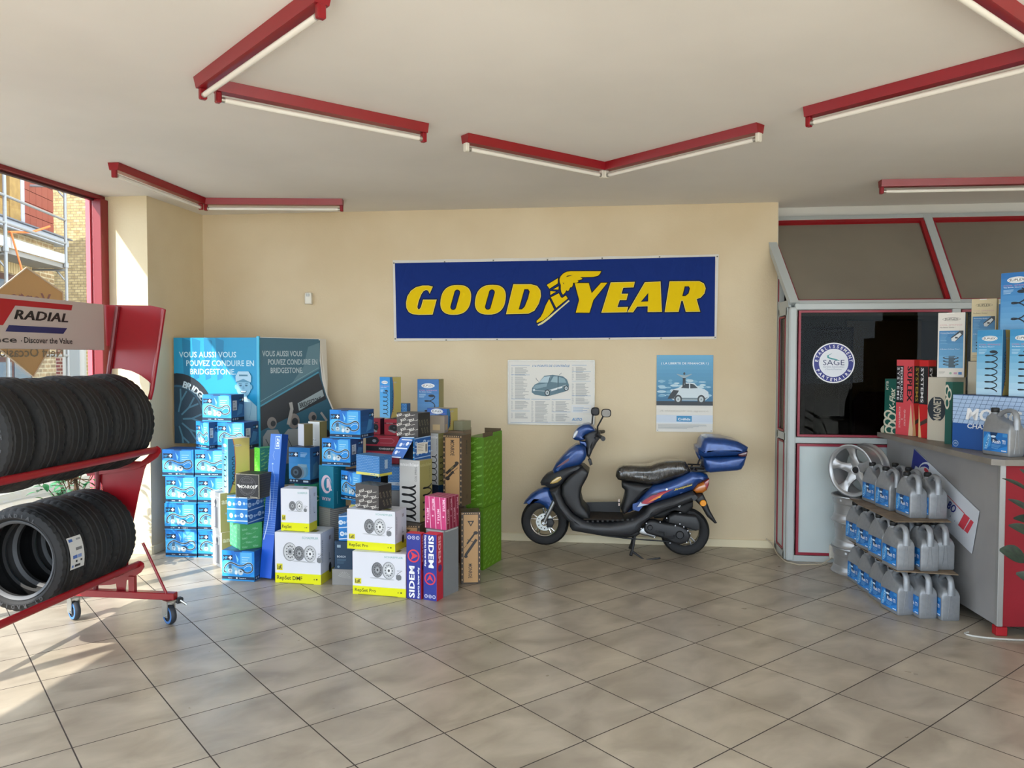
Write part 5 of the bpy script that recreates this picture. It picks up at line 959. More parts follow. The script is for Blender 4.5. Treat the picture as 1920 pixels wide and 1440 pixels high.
# ---------------------------------------------------------------- folding display of two printed panels
def display_stand():
    t = thing('display_stand', 'blue folding tyre display with a smiling driver and a pit crew scene, in the corner', 'display', (-2.9, 6.56, 0))
    base = Vector((-2.9, 6.56, 0))
    s = atY(484, 632, 6.56)-base; l = atY(325.5, 637, 6.60)-base; r = atY(600, 638, 6.90)-base
    zt = 1.885
    # left panel
    m = MB(); u = Vector((s.x-l.x, s.y-l.y, 0)); W = u.length; u.normalize(); zb = .93; h = zt-.005-zb
    T = Matrix(((u.x, -u.y, 0, l.x), (u.y, u.x, 0, l.y), (0, 0, 1, 0), (0, 0, 0, 1)))
    m.box(0, W, 0, .012, zb, zb+h, M('#d4d7d6', .6), T)
    F = Face(m, (l.x, l.y, zb), u, (0, 0, 1), W, h); F.step = .0008
    F.grad(0, h*.4, W, h, '#1596c8', '#1c93c0', 6).grad(0, 0, W, h*.4, '#0d7cb0', '#1596c8', 3).up()
    for x, a in ((.10, .9), (.22, 1.0), (.36, .95), (.5, .8)): F.poly([(W*x, h), (W*(x+.10), h*.97), (W*(x+.08), h*.62), (W*(x+.02), h*.60)], '#127ba8')
    F.up().text('VOUS AUSSI VOUS', W*.065, h*.815, h*.052, '#b9dcea', w=W*.68, bold=.03).text('POUVEZ CONDUIRE EN', W*.15, h*.735, h*.052, '#b9dcea', w=W*.80, bold=.03).text('BRIDGESTONE.', W*.195, h*.655, h*.052, '#b9dcea', w=W*.54, bold=.03)
    R = W*.46; cx, cy = W*.03, h*.23
    def cut(cx, cy, rx, ry, n=40): return [(min(max(cx+rx*cos(2*pi*i/n), 0), W), min(max(cy+ry*sin(2*pi*i/n), 0), h)) for i in range(n)]
    F.up().poly(cut(cx, cy, R, R*1.1), '#15222e').up().poly(cut(cx, cy, R*.72, R*.82), '#2f5a74').up().poly(cut(cx, cy, R*.68, R*.77), '#17384c').up()
    for i in range(5):
        a = -1.2+i*.62
        for da in (-.13, .13): F.stroke([(max(0.003, cx+R*.16*cos(a)), max(0.003, cy+R*.17*sin(a))), (max(0.003, cx+R*.40*cos(a)), max(0.003, cy+R*.45*sin(a))), (max(0.003, cx+R*.66*cos(a+da)), max(0.005, cy+R*.74*sin(a+da)))], .016, '#46768c')
    F.up().poly(cut(cx, cy, R*.16, R*.18), '#1f4257')
    F.arc_text('BRIDGE', cx, cy, R*.78, R*.15, '#b8cdd8', 74, 38, bold=.05)
    # smiling driver in cap and racing suit
    hx = W*.83; sk = '#7fb4cc'; k = '#245a74'; su = '#a5cfdf'
    F.up().poly([(W*.98, 0), (W*.62, 0), (W*.62, h*.22), (W*.68, h*.36), (W*.76, h*.43), (W*.89, h*.43), (W*.98, h*.36)], su).up().poly([(W*.76, h*.43), (W*.88, h*.42), (W*.86, h*.47), (W*.77, h*.47)], '#c5e0ea').ell(W*.80, h*.29, W*.03, h*.025, '#d9e9ee', 12).up().ell(W*.80, h*.29, W*.012, h*.012, k, 8)
    F.ell(hx, h*.535, W*.085, h*.088, sk, 26).up().ell(hx-W*.088, h*.54, W*.014, h*.022, '#6fa6bf', 10).ell(hx+W*.088, h*.54, W*.014, h*.022, '#6fa6bf', 10)
    F.poly([(hx-W*.09, h*.585), (hx-W*.092, h*.64), (hx-W*.06, h*.685), (hx+W*.06, h*.685), (hx+W*.092, h*.64), (hx+W*.088, h*.585), (hx, h*.60)], '#a9cbdc').up().poly([(hx-W*.095, h*.585), (hx, h*.615), (hx+W*.092, h*.58), (hx+W*.02, h*.585)], '#4f8aa6').rect(hx-W*.05, h*.64, hx+W*.05, h*.655, '#44788f')
    for sx in (-1, 1): F.ell(hx+sx*W*.034, h*.553, W*.016, h*.007, k, 10).stroke([(hx+sx*W*.018, h*.568), (hx+sx*W*.052, h*.57)], .004, k)
    F.poly([(hx-W*.008, h*.55), (hx+W*.008, h*.55), (hx+W*.014, h*.52), (hx-W*.014, h*.52)], '#6aa0ba').poly([(hx-W*.04, h*.505), (hx+W*.04, h*.505), (hx+W*.025, h*.482), (hx-W*.025, h*.482)], k).up().poly([(hx-W*.033, h*.503), (hx+W*.033, h*.503), (hx+W*.022, h*.490), (hx-W*.022, h*.490)], '#e4f0f4')
    F.stroke([(W*.72, h*.40), (W*.76, h*.3), (W*.74, h*.1)], .004, '#7fb4cc').stroke([(W*.93, h*.40), (W*.9, h*.25)], .004, '#7fb4cc').rect(W*.79, h*.19, W*.92, h*.20, '#6aa0ba')
    m.build('driver_panel', t, smooth=False)
    # right panel with a flared lower edge
    m = MB(); u = Vector((r.x-s.x, r.y-s.y, 0)); W = u.length; u.normalize(); nb = Vector((-u.y, u.x, 0))
    prof = [(W, zt-.01), (W*1.01, 1.70), (W*1.05, 1.50), (W*1.12, 1.36), (W*1.24, 1.20), (W*1.42, 1.05)]
    T = Matrix(((u.x, 0, u.y, s.x), (u.y, 0, -u.x, s.y), (0, 1, 0, 0), (0, 0, 0, 1)))
    poly = [(0, .55), (W*1.42, .55)]+prof[::-1]+[(0, zt)]
    m.prism(poly, -.012, 0, M('#cfccc4', .6), T)
    F = Face(m, (s.x, s.y, 0), u, (0, 0, 1), W, zt); F.step = .0008; g = .006
    F.poly([(g, .56), (W*1.38, .56)]+[(x-.012, z-.004) for x, z in prof[::-1]]+[(g, zt-.006)], '#1d5468').up()
    F.poly([(g, 1.25), (W*.99, 1.62), (W*1.0, 1.86), (g, 1.87)], '#2a5a6a').poly([(W*.5, 1.45), (W*.99, 1.60), (W*.99, 1.84), (W*.8, 1.80), (W*.72, 1.62)], '#4f7480').up()
    F.text('VOUS AUSSI VOUS', W*.06, 1.715, .048, '#a7b8bd', w=W*.64, bold=.03).text('POUVEZ CONDUIRE EN', W*.15, 1.64, .048, '#a7b8bd', w=W*.80, bold=.03).text('BRIDGESTONE.', W*.19, 1.565, .048, '#a7b8bd', w=W*.52, bold=.03)
    F.poly([(g, 1.26), (W*.97, 1.56), (W*1.03, 1.45), (W*1.10, 1.32), (g, 1.05)], '#171c22').stroke([(g, 1.27), (W*.97, 1.57)], .012, '#3f8ea6').stroke([(g, 1.31), (W*.97, 1.61)], .005, '#6f9aa4')
    F.up().poly([(W*.62, 1.29), (W*1.03, 1.41), (W*1.06, 1.35), (W*.64, 1.22)], '#8f9c9e').up().text('BRIDGESTONE', W*.66, 1.245, .045, '#171c22', w=W*.38, rot=16, bold=.06, shear=.2)
    F.up().poly([(W*.35, 1.0), (W*.9, 1.10), (W*1.2, 1.10), (W*1.34, 1.0), (W*1.34, .7), (W*.3, .7)], '#235a70').ell(W*.95, .98, W*.22, .09, '#12181e', 20).up().ell(W*.95, .95, W*.15, .06, '#4a6a76', 16)
    for x, z, s_ in ((.2, 1.12, .9), (.55, 1.13, 1.15), (.86, 1.16, .8)):
        F.up().poly([(W*(x-.16*s_), .75), (W*(x-.16*s_), 1.0), (W*(x-.08*s_), 1.06), (W*(x+.10*s_), 1.06), (W*(x+.18*s_), .98), (W*(x+.16*s_), .75)], '#8b9194').ell(W*x, z, W*.085*s_, .06*s_, '#7d7672', 18).up().ell(W*(x+.02), z-.005, W*.045*s_, .03*s_, '#23282d', 14).stroke([(W*(x-.1), .98), (W*x, .86), (W*(x+.12), .95)], .008, '#3f4a52')
    F.up().stroke([(W*.46, 1.10), (W*.52, 1.24), (W*.50, 1.30)], .03, '#9a9894').stroke([(W*1.0, 1.2), (W*1.1, 1.12)], .02, '#9a9894')
    m.build('pit_crew_panel', t, smooth=False)
    m = MB(); m.box(s.x-.014, s.x+.012, s.y-.010, s.y+.02, 0, zt+.006, M('#45b4d8', .35), c=.003); m.build('spine', t, smooth=False)
    m = MB(); m.add([(r.x, r.y, zt-.01), (r.x+.035, r.y+.06, zt-.01), (r.x+.05, r.y+.06, 1.5), (s.x+u.x*W*1.12, s.y+u.y*W*1.12, 1.36), (s.x+u.x*W*1.05, s.y+u.y*W*1.05, 1.5)], [(4, 3, 2, 1, 0)], M('#cfc9bb', .6))
    m.prism([(l.x+.01, l.y+.012), (s.x, s.y+.02), (r.x, r.y+.012), (r.x-.02, r.y+.02), (s.x, s.y+.03), (l.x+.02, l.y+.025)], .40, .43, M('#c9c5ba', .7)); m.build('rear_board', t, smooth=False)
display_stand()
# ================================================================ TYRE RACK AND TYRES
RR = M('#8c0f1a', 0.32); RRD = M('#6a0f18', 0.4); STEEL = M('#b8bbb8', 0.3, 0.9)
def plate(m, poly, y0, y1, mat=RR):        # poly in (x, z)
    a = sum(poly[i][0]*poly[(i+1) % len(poly)][1]-poly[(i+1) % len(poly)][0]*poly[i][1] for i in range(len(poly)))
    if a < 0: poly = poly[::-1]
    n = len(poly); V = [(x, y0, z) for x, z in poly]+[(x, y1, z) for x, z in poly]
    m.add(V, [tuple(range(n)), tuple(reversed(range(n, 2*n)))]+[(i, n+i, n+(i+1) % n, (i+1) % n) for i in range(n)], mat)
YE, YN = 4.66, 0.2
def rack():
    t = thing('tyre_rack', 'red wheeled metal rack holding two rows of black tyres', 'rack', (-3.1, 4.6, 0))
    t.location = (0, 0, 0)
    for ye, far in ((YE, True), (YN, False)):
        d = .012 if far else -.012
        m = MB()
        up = [(-3.215, 2.04), (-3.205, 1.79), (-3.13, 1.78), (-3.165, 1.56), (-3.16, 1.585)]
        arc = [(-3.137+.335*cos(a), 1.30+.335*sin(a)) for a in [radians(x) for x in (97, 85, 72, 60, 50, 40)]]
        plate(m, [(-3.215, 2.042), (-2.90, 2.036), (-2.83, 2.022), (-2.797, 2.012), (-2.885, 1.52)]+arc[::-1]+[(-3.155, 1.78), (-3.205, 1.78)], ye, ye+.004)
        plate(m, [(-3.34, 1.04), (-2.93, 1.04), (-2.955, .99), (-3.0, .82), (-3.05, .60), (-3.10, .20), (-3.16, .20), (-3.25, .88)], ye, ye+.004)
        # folded edges and ribs
        m.tube([(-2.80, ye-.012, 2.01), (-2.888, ye-.012, 1.50), (-2.905, ye-.012, 1.44)], .014, RR, 8); m.tube([(-3.115, ye-.01, 2.03), (-3.19, ye-.01, 1.56), (-3.27, ye-.01, .98), (-3.30, ye-.01, .2)], .016, RRD, 8)
        m.build('end_frame', t)
        for zx, sc_, (cx, cz) in ((0, 1, (-3.137, 1.30)), (1, 1, (-3.26, .575))):
            m = MB(); o = []
            fx, fz = (-2.862, 1.115) if zx == 0 else (-2.988, .372)
            o = [(fx+.005, fz+.028), (fx+.028, fz+.014), (fx+.032, fz-.012), (fx+.01, fz-.045), (fx-.05, fz-.085), (fx-.12, fz-.115), (fx-.2, fz-.135), (cx-.20, cz-.36), (cx-.28, cz-.22), (cx-.25, cz-.18)] + [(cx+.312*cos(radians(a)), cz+.312*sin(radians(a))) for a in (226, 245, 265, 285, 300, 312, 320)]
            plate(m, o, ye-.02, ye-.014); m.build('tray_end', t)
    for (x, z, nm) in ((-2.868, 1.118, 0), (-3.345, 1.055, 0), (-3.000, .378, 0), (-3.47, .33, 0)):
        m = MB(); m.tube([(x, YN-.02, z), (x, YE-.01, z)], .021, RR, 14); m.build('tray_rail', t)
    # feet: cross bars, braces, upright posts and castors
    for ye in (YE, YN):
        m = MB(); m.box(-3.49, -2.745, ye-.04, ye+.01, .158, .203, RR, c=.004); m.build('foot_bar', t)
        m = MB(); m.tube([(-2.955, ye-.03, .52), (-2.80, ye-.03, .20)], .009, RR, 8); m.build('brace', t)
        m = MB(); m.box(-3.06, -3.02, ye-.03, ye, .203, .30, RR); m.build('post', t)
        for x in (-3.45, -2.79):
            c = MB(); T = Matrix.Translation((x, ye-.02, 0)) @ Matrix.Rotation(radians(58), 4, 'Z')
            c.box(-.035, .035, -.04, .04, .148, .158, STEEL, T); c.box(-.028, -.022, -.03, .035, .05, .148, STEEL, T); c.box(.022, .028, -.03, .035, .05, .148, STEEL, T); c.tube([(-.032, -.01, .063), (.032, -.01, .063)], .009, STEEL, 8, T)
            co = c.build('castor', t)
            w_ = MB(); TT = Matrix.Translation((x, ye-.02, 0)) @ Matrix.Rotation(radians(58), 4, 'Z') @ Matrix.Translation((0, -.01, .0625)) @ Matrix.Rotation(pi/2, 4, 'Y')
            w_.lathe([(.0, -.018), (.022, -.018), (.03, -.012), (.048, -.012)], M('#23262c', .6), 24, TT); w_.lathe([(.048, -.012), (.056, -.018), (.061, -.010), (.0625, 0), (.061, .010), (.056, .018), (.048, .012)], M('#2b3038', .6), 24, TT); w_.lathe([(.040, -.0185), (.054, -.0185), (.055, -.0165)], M('#3f72b0', .45), 24, TT); w_.lathe([(.055, .0165), (.054, .0185), (.040, .0185)], M('#3f72b0', .45), 24, TT); w_.lathe([(.048, .012), (.03, .012), (.022, .018), (0, .018)], M('#23262c', .6), 24, TT)
            w_.build('castor_wheel', co)
            if x > -3: b = MB(); b.box(.03, .075, -.05, -.01, .13, .165, M('#1d2024', .5), T, c=.006); b.tube([(.05, -.05, .15), (.08, -.07, .12)], .008, STEEL, 8, T); b.build('brake_lever', co)
    # header board facing the room
    h = MB(); h.box(-3.222, -3.204, YN, YE-.02, 1.752, 2.043, M('#b5a8a2', .5), c=.002); hb = h.build('header_board', t)
    m = MB(); F = Face(m, (-3.204, YN, 1.752), (0, 1, 0), (0, 0, 1), YE-.02-YN, .291); F.step = .0008
    W = F.w; H = .291
    def yy(px, py): return atX(px, py, -3.2035).y-YN
    x0 = yy(24, 600); x1 = yy(128, 614); 
    F.poly([(x0-1.6, H*.92), (yy(136, 572)+.0, H*.92), (yy(134, 584), H*.81), (x0+.02, H*.81), (x0-.07, H*.43), (x0-1.6, H*.43)], '#a31a22')
    F.up().text('RADIAL', x0+.01, H*.56, H*.175, '#1d1a1a', w=(x1-x0)*.97, bold=.05, shear=.25).poly([(x0-.03, H*.44), (x1-.01, H*.44), (x1-.045, H*.32), (x0-.055, H*.32)], '#23285a')
    F.text('Discover the Value', yy(45, 640), H*.12, H*.11, '#201c1c', w=yy(135.5, 640)-yy(45, 640), bold=.015).text('·', yy(39, 640), H*.10, H*.11, '#201c1c', bold=.03).text('Performance', yy(31.5, 640), H*.12, H*.11, '#201c1c', w=.62, anchor='r', bold=.015)
    m.build('sign_print', hb, smooth=False)
rack()
MT = noisy('tyre_rubber', '#0c0c0d', '#141415', 6, .7, 3, .05, bscale=50)
MTI = M('#0e0e10', .8); MBD = M('#4b4d50', .55)
_tyres = {}
def tyre_mesh(R, W, rim, seed):
    m = MB(); n = 120; rg = random.Random(seed)
    hw = W/2; G = .0045
    tr = [(-hw*.86, 0, 1), (-hw*.62, 0, 2), (-hw*.58, -G, 0), (-hw*.52, -G, 0), (-hw*.48, 0, 3), (-hw*.18, 0, 3), (-hw*.14, -G, 0), (-hw*.08, -G, 0), (-hw*.04, 0, 4), (hw*.20, 0, 4), (hw*.24, -G, 0), (hw*.30, -G, 0), (hw*.34, 0, 3), (hw*.60, 0, 3), (hw*.64, -G, 0), (hw*.70, -G, 0), (hw*.74, 0, 2), (hw*.88, 0, 1)]
    prof = [(rim, -hw*.55, 0), (rim+.008, -hw*.72, 0), (rim+.03, -hw*.92, 0), (rim+(R-rim)*.45, -hw*1.02, 0), (R-.060, -hw*1.01, 0), (R-.042, -hw*.975, 1)]
    prof += [(R+dr-.006*(z/hw)**2-.030*(z/hw)**6, z, k) for z, dr, k in tr]
    prof += [(R-.042, hw*.975, 1), (R-.060, hw*1.01, 0), (rim+(R-rim)*.45, hw*1.02, 0), (rim+.03, hw*.92, 0), (rim+.008, hw*.72, 0), (rim, hw*.55, 0), (rim+.015, hw*.5, 0), (R-.03, hw*.78, 0), (R-.018, 0, 0), (R-.03, -hw*.78, 0), (rim+.015, -hw*.5, 0)]
    P = [(a, b) for a, b, c in prof]; K = [c for a, b, c in prof]
    def rf(i, j, r):
        k = K[j]
        if k == 1: return r-.006 if i % 3 == 0 else r
        if k == 2: return r-.004 if i % 3 == 0 else r
        if k == 3: return r-.003 if i % 4 == seed % 4 else r
        return r
    T = Matrix.Rotation(pi/2, 4, 'X')
    m.lathe(P, MT, n, T, rf=rf, closed=True)
    # raised bead ring and wording on the sidewall facing the viewer
    m.lathe([(rim+.0, -hw*.74), (rim+.012, -hw*.86), (rim+.017, -hw*.88), (rim+.020, -hw*.86)], MBD, 60, Matrix.Rotation(-pi/2, 4, 'X') @ Matrix.Scale(1, 4))
    F = Face(m, (0, -hw*1.035, 0), (1, 0, 0), (0, 0, 1), 1, 1)
    k = rim+(R-rim)*.42
    for w_, a0, a1 in (('GT RADIAL', 128, 62), ('GT RADIAL', 308, 242)): F.arc_text(w_, 0, 0, k, (R-rim)*.22, '#37383b', a0, a1, bold=.04)
    return m.build('tyre', angle=28)
def place(o, x, y, z, label, rx=0, first=False, tilt=0, sc=1.0):
    c = o if first else dup(o)
    c.location = (x, y, z); c.rotation_euler = (radians(tilt), radians(rx), 0); c.scale = (sc, 1, sc)
    tag(c, label, 'tyre', 'black tyres lying side by side on the red rack'); return c
tu = tyre_mesh(.302, .195, .178, 1)
ul = ['black tyre at the far end of the upper row, under the red end plate', 'black tyre second from the far end of the upper row', 'black tyre third from the far end of the upper row', 'black tyre fourth from the far end of the upper row',
      'black tyre fifth from the far end of the upper row', 'black tyre of the upper row cut by the left edge of the photo']
for i, y in enumerate((4.53, 4.325, 4.12, 3.915, 3.71, 3.505)): place(tu, -3.137, y, 1.302, ul[i], rx=23*i, first=(i == 0), tilt=(1, -1.5, 1.5, 0, -1, 1)[i], sc=(1, .975, .995, .97, 1, .98)[i])
tl = tyre_mesh(.300, .225, .205, 2)
for i, y in enumerate((4.50, 4.265, 4.03)):
    c = place(tl, -3.262, y, .577, ['black tyre at the far end of the lower row', 'black tyre in the middle of the lower row', 'black tyre nearest the camera in the lower row, showing its open centre'][i], rx=0 if i == 2 else 31*i, first=(i == 0))
# paper label wrapped on the nearest tyre
m = MB(); R2 = .3045; a0, a1 = radians(-13), radians(17); V = []; 
def cyl_patch(m, a0, a1, y0, y1, R, mat, n=8):
    V = []
    for i in range(n+1):
        a = a0+(a1-a0)*i/n
        for y in (y0, y1): V.append((R*cos(a), y, R*sin(a)))
    m.add(V, [(2*i, 2*i+2, 2*i+3, 2*i+1) for i in range(n)], mat)
cyl_patch(m, radians(-10), radians(24), -.07, .045, R2, M('#c9cac8', .6))
cyl_patch(m, radians(19), radians(22), -.06, -.03, R2+.0008, M('#3a5ea0', .6), 2); cyl_patch(m, radians(19.5), radians(21.5), .0, .035, R2+.0008, M('#8b8d90', .6), 2)
for (b0, b1, c0, c1, k) in ((9, 12, -.02, .03, '#6c6e70'), (1, 4.5, -.05, -.015, '#4a68a8'), (1, 4.5, -.01, .02, '#7a8fc0'), (-3, -1, -.03, -.015, '#222'), (-3, -1, .01, .025, '#222222'), (-8, -5.5, -.06, -.045, '#4a68a8'), (-8, -5.5, -.035, .01, '#232528')):
    cyl_patch(m, radians(b0), radians(b1), c0, c1, R2+.0008, M(k if len(k) == 7 else '#222222', .6), 2)
m.build('paper_label', c, smooth=False)
# ================================================================ SCOOTER
def scooter():
    YS = 6.83; X0, ZB = .05, -.012
    t = thing('motor_scooter', 'blue and black motor scooter on its centre stand beneath the posters', 'motor scooter', (X0, YS, 0))
    def S(x, y):
        p = atY(960+x/4.174, 740+y/4.174, YS); return (p.x-X0, p.z-ZB)
    L = lambda pts: [S(*p) for p in pts]
    BL = noisy('metallic_blue', '#163c78', '#1a4484', 40, .33, 2, metal=.3, coat=.5); BK = M('#191a1d', .5); GR = M('#2b2c2f', .48); CH = M('#c9cbcc', .18, 1.0); AL = M('#a2a4a4', .35, .9); RB = M('#111113', .7)
    SEAT = noisy('plastic_wrapped_seat', '#24221f', '#35312c', 14, .2, 3, 1.0, bscale=22, coat=1.0, stretch=(2.5, 1, .5))
    def part(name, pts, w, r, mat, y0=0, parent=t, warp=None, steps=3):
        m = MB(); m.puffy(L(pts), w, r, mat, y0=y0, steps=steps, warp=warp); return m.build(name, parent, angle=50)
    def narrow(x0, x1, k0, k1, z0=None, z1=None):        # narrows the half width along x
        a, b = S(x0, 0)[0], S(x1, 0)[0]
        def f(c):
            u = min(max((c[0]-a)/(b-a), 0), 1); return (c[0], c[1]*(k0+(k1-k0)*u), c[2])
        return f
    # wheels
    def wheel(px, py, R, front):
        c = S(px, py); T = Matrix.Translation((c[0], 0, c[1])) @ Matrix.Rotation(pi/2, 4, 'X')
        m = MB(); hw = .045
        pr = [(R-.085, -.036), (R-.07, -.046), (R-.045, -.050), (R-.02, -.046), (R-.006, -.028), (R, 0), (R-.006, .028), (R-.02, .046), (R-.045, .050), (R-.07, .046), (R-.085, .036)]
        m.lathe(pr, RB, 72, T, rf=lambda i, j, r: r-.004 if (j in (3, 7) and i % 3 == 0) or (j in (4, 6) and i % 6 == 0) else r); o = m.build('front_wheel' if front else 'rear_wheel', t)
        m = MB(); rr = R-.078
        m.lathe([(rr-.012, -.030), (rr-.004, -.034), (rr, -.040), (rr+.004, -.036), (rr-.006, -.02), (rr-.014, 0), (rr-.006, .02), (rr+.004, .036), (rr, .040), (rr-.004, .034), (rr-.012, .030)], CH, 60, T, closed=True)
        m.lathe([(0, -.035), (.022, -.035), (.028, -.025), (.028, .025), (.022, .035), (0, .035)], AL, 24, T)
        for k in range(5):
            a = k*2*pi/5+.3
            for s in (-.16, .16):
                m.tube([T @ Vector((.024*cos(a), .024*sin(a), s*.05)), T @ Vector(((rr-.010)*cos(a+s), (rr-.010)*sin(a+s), s*.04))], .0075, CH if front else AL, 8)
        m.build('rim', o)
        if front:
            m = MB(); m.lathe([(.034, -.042), (.076, -.042), (.076, -.038), (.034, -.038)], STEEL, 40, T @ Matrix.Scale(-1, 4, (0, 0, 1)), closed=True)
            for k in range(12):
                a = k*pi/6; m.lathe([(0, -.0432), (.006, -.0432)], BK, 8, T @ Matrix.Scale(-1, 4, (0, 0, 1)) @ Matrix.Translation((.058*cos(a), .058*sin(a), 0)))
            m.build('brake_disc', o)
            m = MB(); q = S(300, 1000); m.puffy([(q[0]-.03, q[1]-.04), (q[0]+.02, q[1]-.045), (q[0]+.04, q[1]), (q[0]+.02, q[1]+.035), (q[0]-.02, q[1]+.03)], .018, .01, BK, y0=-.055); m.build('brake_caliper', o)
        return c
    wheel(258, 1000, .211, True); wheel(1352, 1078, .209, False)
    # front end
    m = MB()
    for s in (-1, 1): a = S(335, 835); b = S(252, 1000); m.tube([(a[0], s*.062, a[1]), (b[0], s*.062, b[1])], [.021, .016], AL, 12); m.lathe([(0, -.008), (.016, -.008), (.012, .008), (0, .008)], CH, 12, Matrix.Translation((b[0], s*.085, b[1])) @ Matrix.Rotation(pi/2, 4, 'X'))
    a = S(252, 1000); m.tube([(a[0], -.09, a[1]), (a[0], .09, a[1])], .009, CH, 10)
    a = S(330, 860); b = S(620, 330); m.tube([(a[0], 0, a[1]), (b[0], 0, b[1])], .022, BK, 12); m.tube([(S(335, 835)[0], -.062, S(335, 835)[1]), (S(335, 835)[0], .062, S(335, 835)[1])], .02, BK, 10); m.build('fork', t)
    part('front_fender', [(90, 862), (104, 836), (150, 785), (205, 748), (262, 730), (305, 738), (322, 785), (345, 825), (350, 862), (312, 922), (290, 932), (275, 905), (250, 875), (215, 858), (160, 852)], .070, .045, BL)
    part('front_cowl', [(322, 590), (345, 545), (400, 480), (450, 430), (500, 396), (545, 394), (580, 415), (588, 470), (575, 505), (540, 545), (430, 575), (330, 622)], .155, .11, BL, warp=narrow(320, 560, .6, 1.0))
    m = MB()
    for q in ([(372, 548), (430, 505), (500, 470), (470, 500), (410, 540), (352, 566)],): P = L(q); m.add([(x, -.128, z) for x, z in P][::-1], [tuple(range(len(P)))], M('#5e3044', .3))
    m.build('cowl_decal', t)
    part('nose_panel', [(224, 692), (240, 662), (272, 628), (330, 600), (430, 566), (540, 542), (560, 560), (500, 610), (430, 655), (398, 700), (330, 740), (300, 735), (262, 716), (232, 716)], .125, .075, GR, warp=narrow(224, 430, .35, 1.0))
    m = MB(); P = L([(302, 692), (318, 668), (360, 640), (412, 630), (400, 655), (362, 684), (325, 694)]); m.puffy(P, .012, .008, M('#b99a52', .15, coat=1), y0=-.098); m.puffy(P, .012, .008, M('#b99a52', .15, coat=1), y0=.098); m.build('indicator', t)
    part('leg_shield', [(396, 702), (455, 630), (528, 572), (560, 560), (606, 598), (592, 640), (546, 722), (538, 790), (552, 850), (600, 905), (612, 955), (560, 960), (490, 920), (425, 840), (392, 770)], .165, .03, BK)
    part('side_panel', [(300, 738), (340, 722), (385, 702), (388, 762), (420, 840), (482, 920), (560, 965), (640, 987), (760, 990), (860, 976), (960, 945), (1030, 905), (1064, 850), (1240, 800), (1400, 745), (1425, 775), (1470, 768), (1450, 800), (1340, 845), (1200, 890), (1120, 930), (1060, 965), (1012, 1010), (985, 1055), (930, 1087), (820, 1092), (700, 1088), (590, 1070), (478, 1050), (458, 1020), (455, 985), (400, 935), (345, 850), (322, 790)], .175, .05, GR)
    m = MB(); a, b = S(560, 960), S(870, 880); m.box(a[0], b[0], -.155, .155, a[1]-.004, a[1]+.012, noisy('floor_mat', '#1d1611', '#2a2119', 30, .9, 3, .3), c=.004); q, r_ = S(560, 878), S(850, 872); m.add([(q[0], .15, q[1]), (r_[0], .15, r_[1]), (r_[0], .15, a[1]), (q[0], .15, a[1])], [(0, 1, 2, 3)], BK); m.build('footboard', t)
    m = MB()
    for x in range(600, 960, 38): p = S(x, 968-(x-600)*.045); m.box(p[0]-.012, p[0]+.006, -.177, -.172, p[1]-.012, p[1]+.004, M('#0c0c0d', .6))
    m.build('vent_grille', t)
    # steering head
    part('handlebar_cover', [(560, 330), (600, 285), (650, 275), (690, 300), (694, 340), (664, 380), (632, 440), (612, 490), (588, 490), (584, 430), (578, 370)], .085, .045, M('#343538', .5))
    part('headlamp_cowl', [(474, 345), (486, 305), (520, 262), (562, 238), (602, 234), (634, 252), (655, 285), (612, 302), (575, 318), (560, 335), (572, 356), (528, 364), (495, 360)], .125, .085, BL, warp=narrow(474, 620, .7, 1.0))
    m = MB(); P = L([(478, 340), (488, 305), (505, 285), (522, 285), (518, 310), (500, 335), (484, 346)]); m.puffy(P, .102, .03, M('#b9bfc6', .1, coat=1), warp=lambda c: c); m.build('headlamp_lens', t)
    part('steering_neck', [(528, 368), (580, 372), (590, 420), (556, 398), (535, 392)], .06, .03, BL)
    p = S(700, 322); m = MB(); m.tube([(p[0]-.04, -.13, p[1]+.01), (p[0], -.22, p[1]), (p[0]+.015, -.31, p[1]-.004)], .016, BK, 12); m.tube([(p[0]-.04, .13, p[1]+.01), (p[0], .22, p[1]), (p[0]+.015, .31, p[1]-.004)], .016, BK, 12)
    m.tube([(p[0]-.03, -.16, p[1]+.012), (p[0]-.055, -.22, p[1]-.01), (p[0]-.035, -.30, p[1]-.02)], .006, BK, 8); m.lathe([(0, -.008), (.02, -.008), (.02, .008), (0, .008)], BK, 12, Matrix.Translation((p[0]+.017, -.312, p[1]-.004)) @ Matrix.Rotation(pi/2, 4, 'X')); m.build('handlebar', t)
    for (mx, my, rx, rz, sy, st, glass) in ((648, 155, .036, .038, .20, (640, 270), False), (738, 142, .040, .036, -.20, (690, 255), True)):
        c = S(mx, my); m = MB(); T = Matrix.Translation((c[0], sy, c[1]))
        V = []; 
        pts = [(c[0]+rx*1.05*(abs(cos(a))**.7*(1 if cos(a) > 0 else -1)), c[1]+rz*(abs(sin(a))**.7*(1 if sin(a) > 0 else -1))) for a in [2*pi*i/28 for i in range(28)]]
        m.puffy(pts, .016, .013, BK, y0=sy); b = S(*st); m.tube([(b[0]-.02, sy*.75, b[1]-.05), (b[0]-.02, sy*.95, b[1]+.01), (c[0]-rx*.6, sy, c[1]-rz*.7)], .007, BK, 8); o = m.build('mirror', t)
        if glass:
            g = MB(); g.add([(c[0]+(x-c[0])*.82, sy-.0175, c[1]+(z-c[1])*.82) for x, z in pts], [tuple(range(28))], M('#817d76', .35)); g.build('mirror_glass', o)
    m = MB(); p = S(612, 520); m.tube([(S(600, 480)[0], -.05, S(600, 480)[1]), (p[0], -.09, p[1])], .006, BK, 8); m.puffy(L([(595, 505), (620, 500), (632, 545), (612, 555)]), .012, .006, BK, y0=-.09); m.build('bag_hook', t)
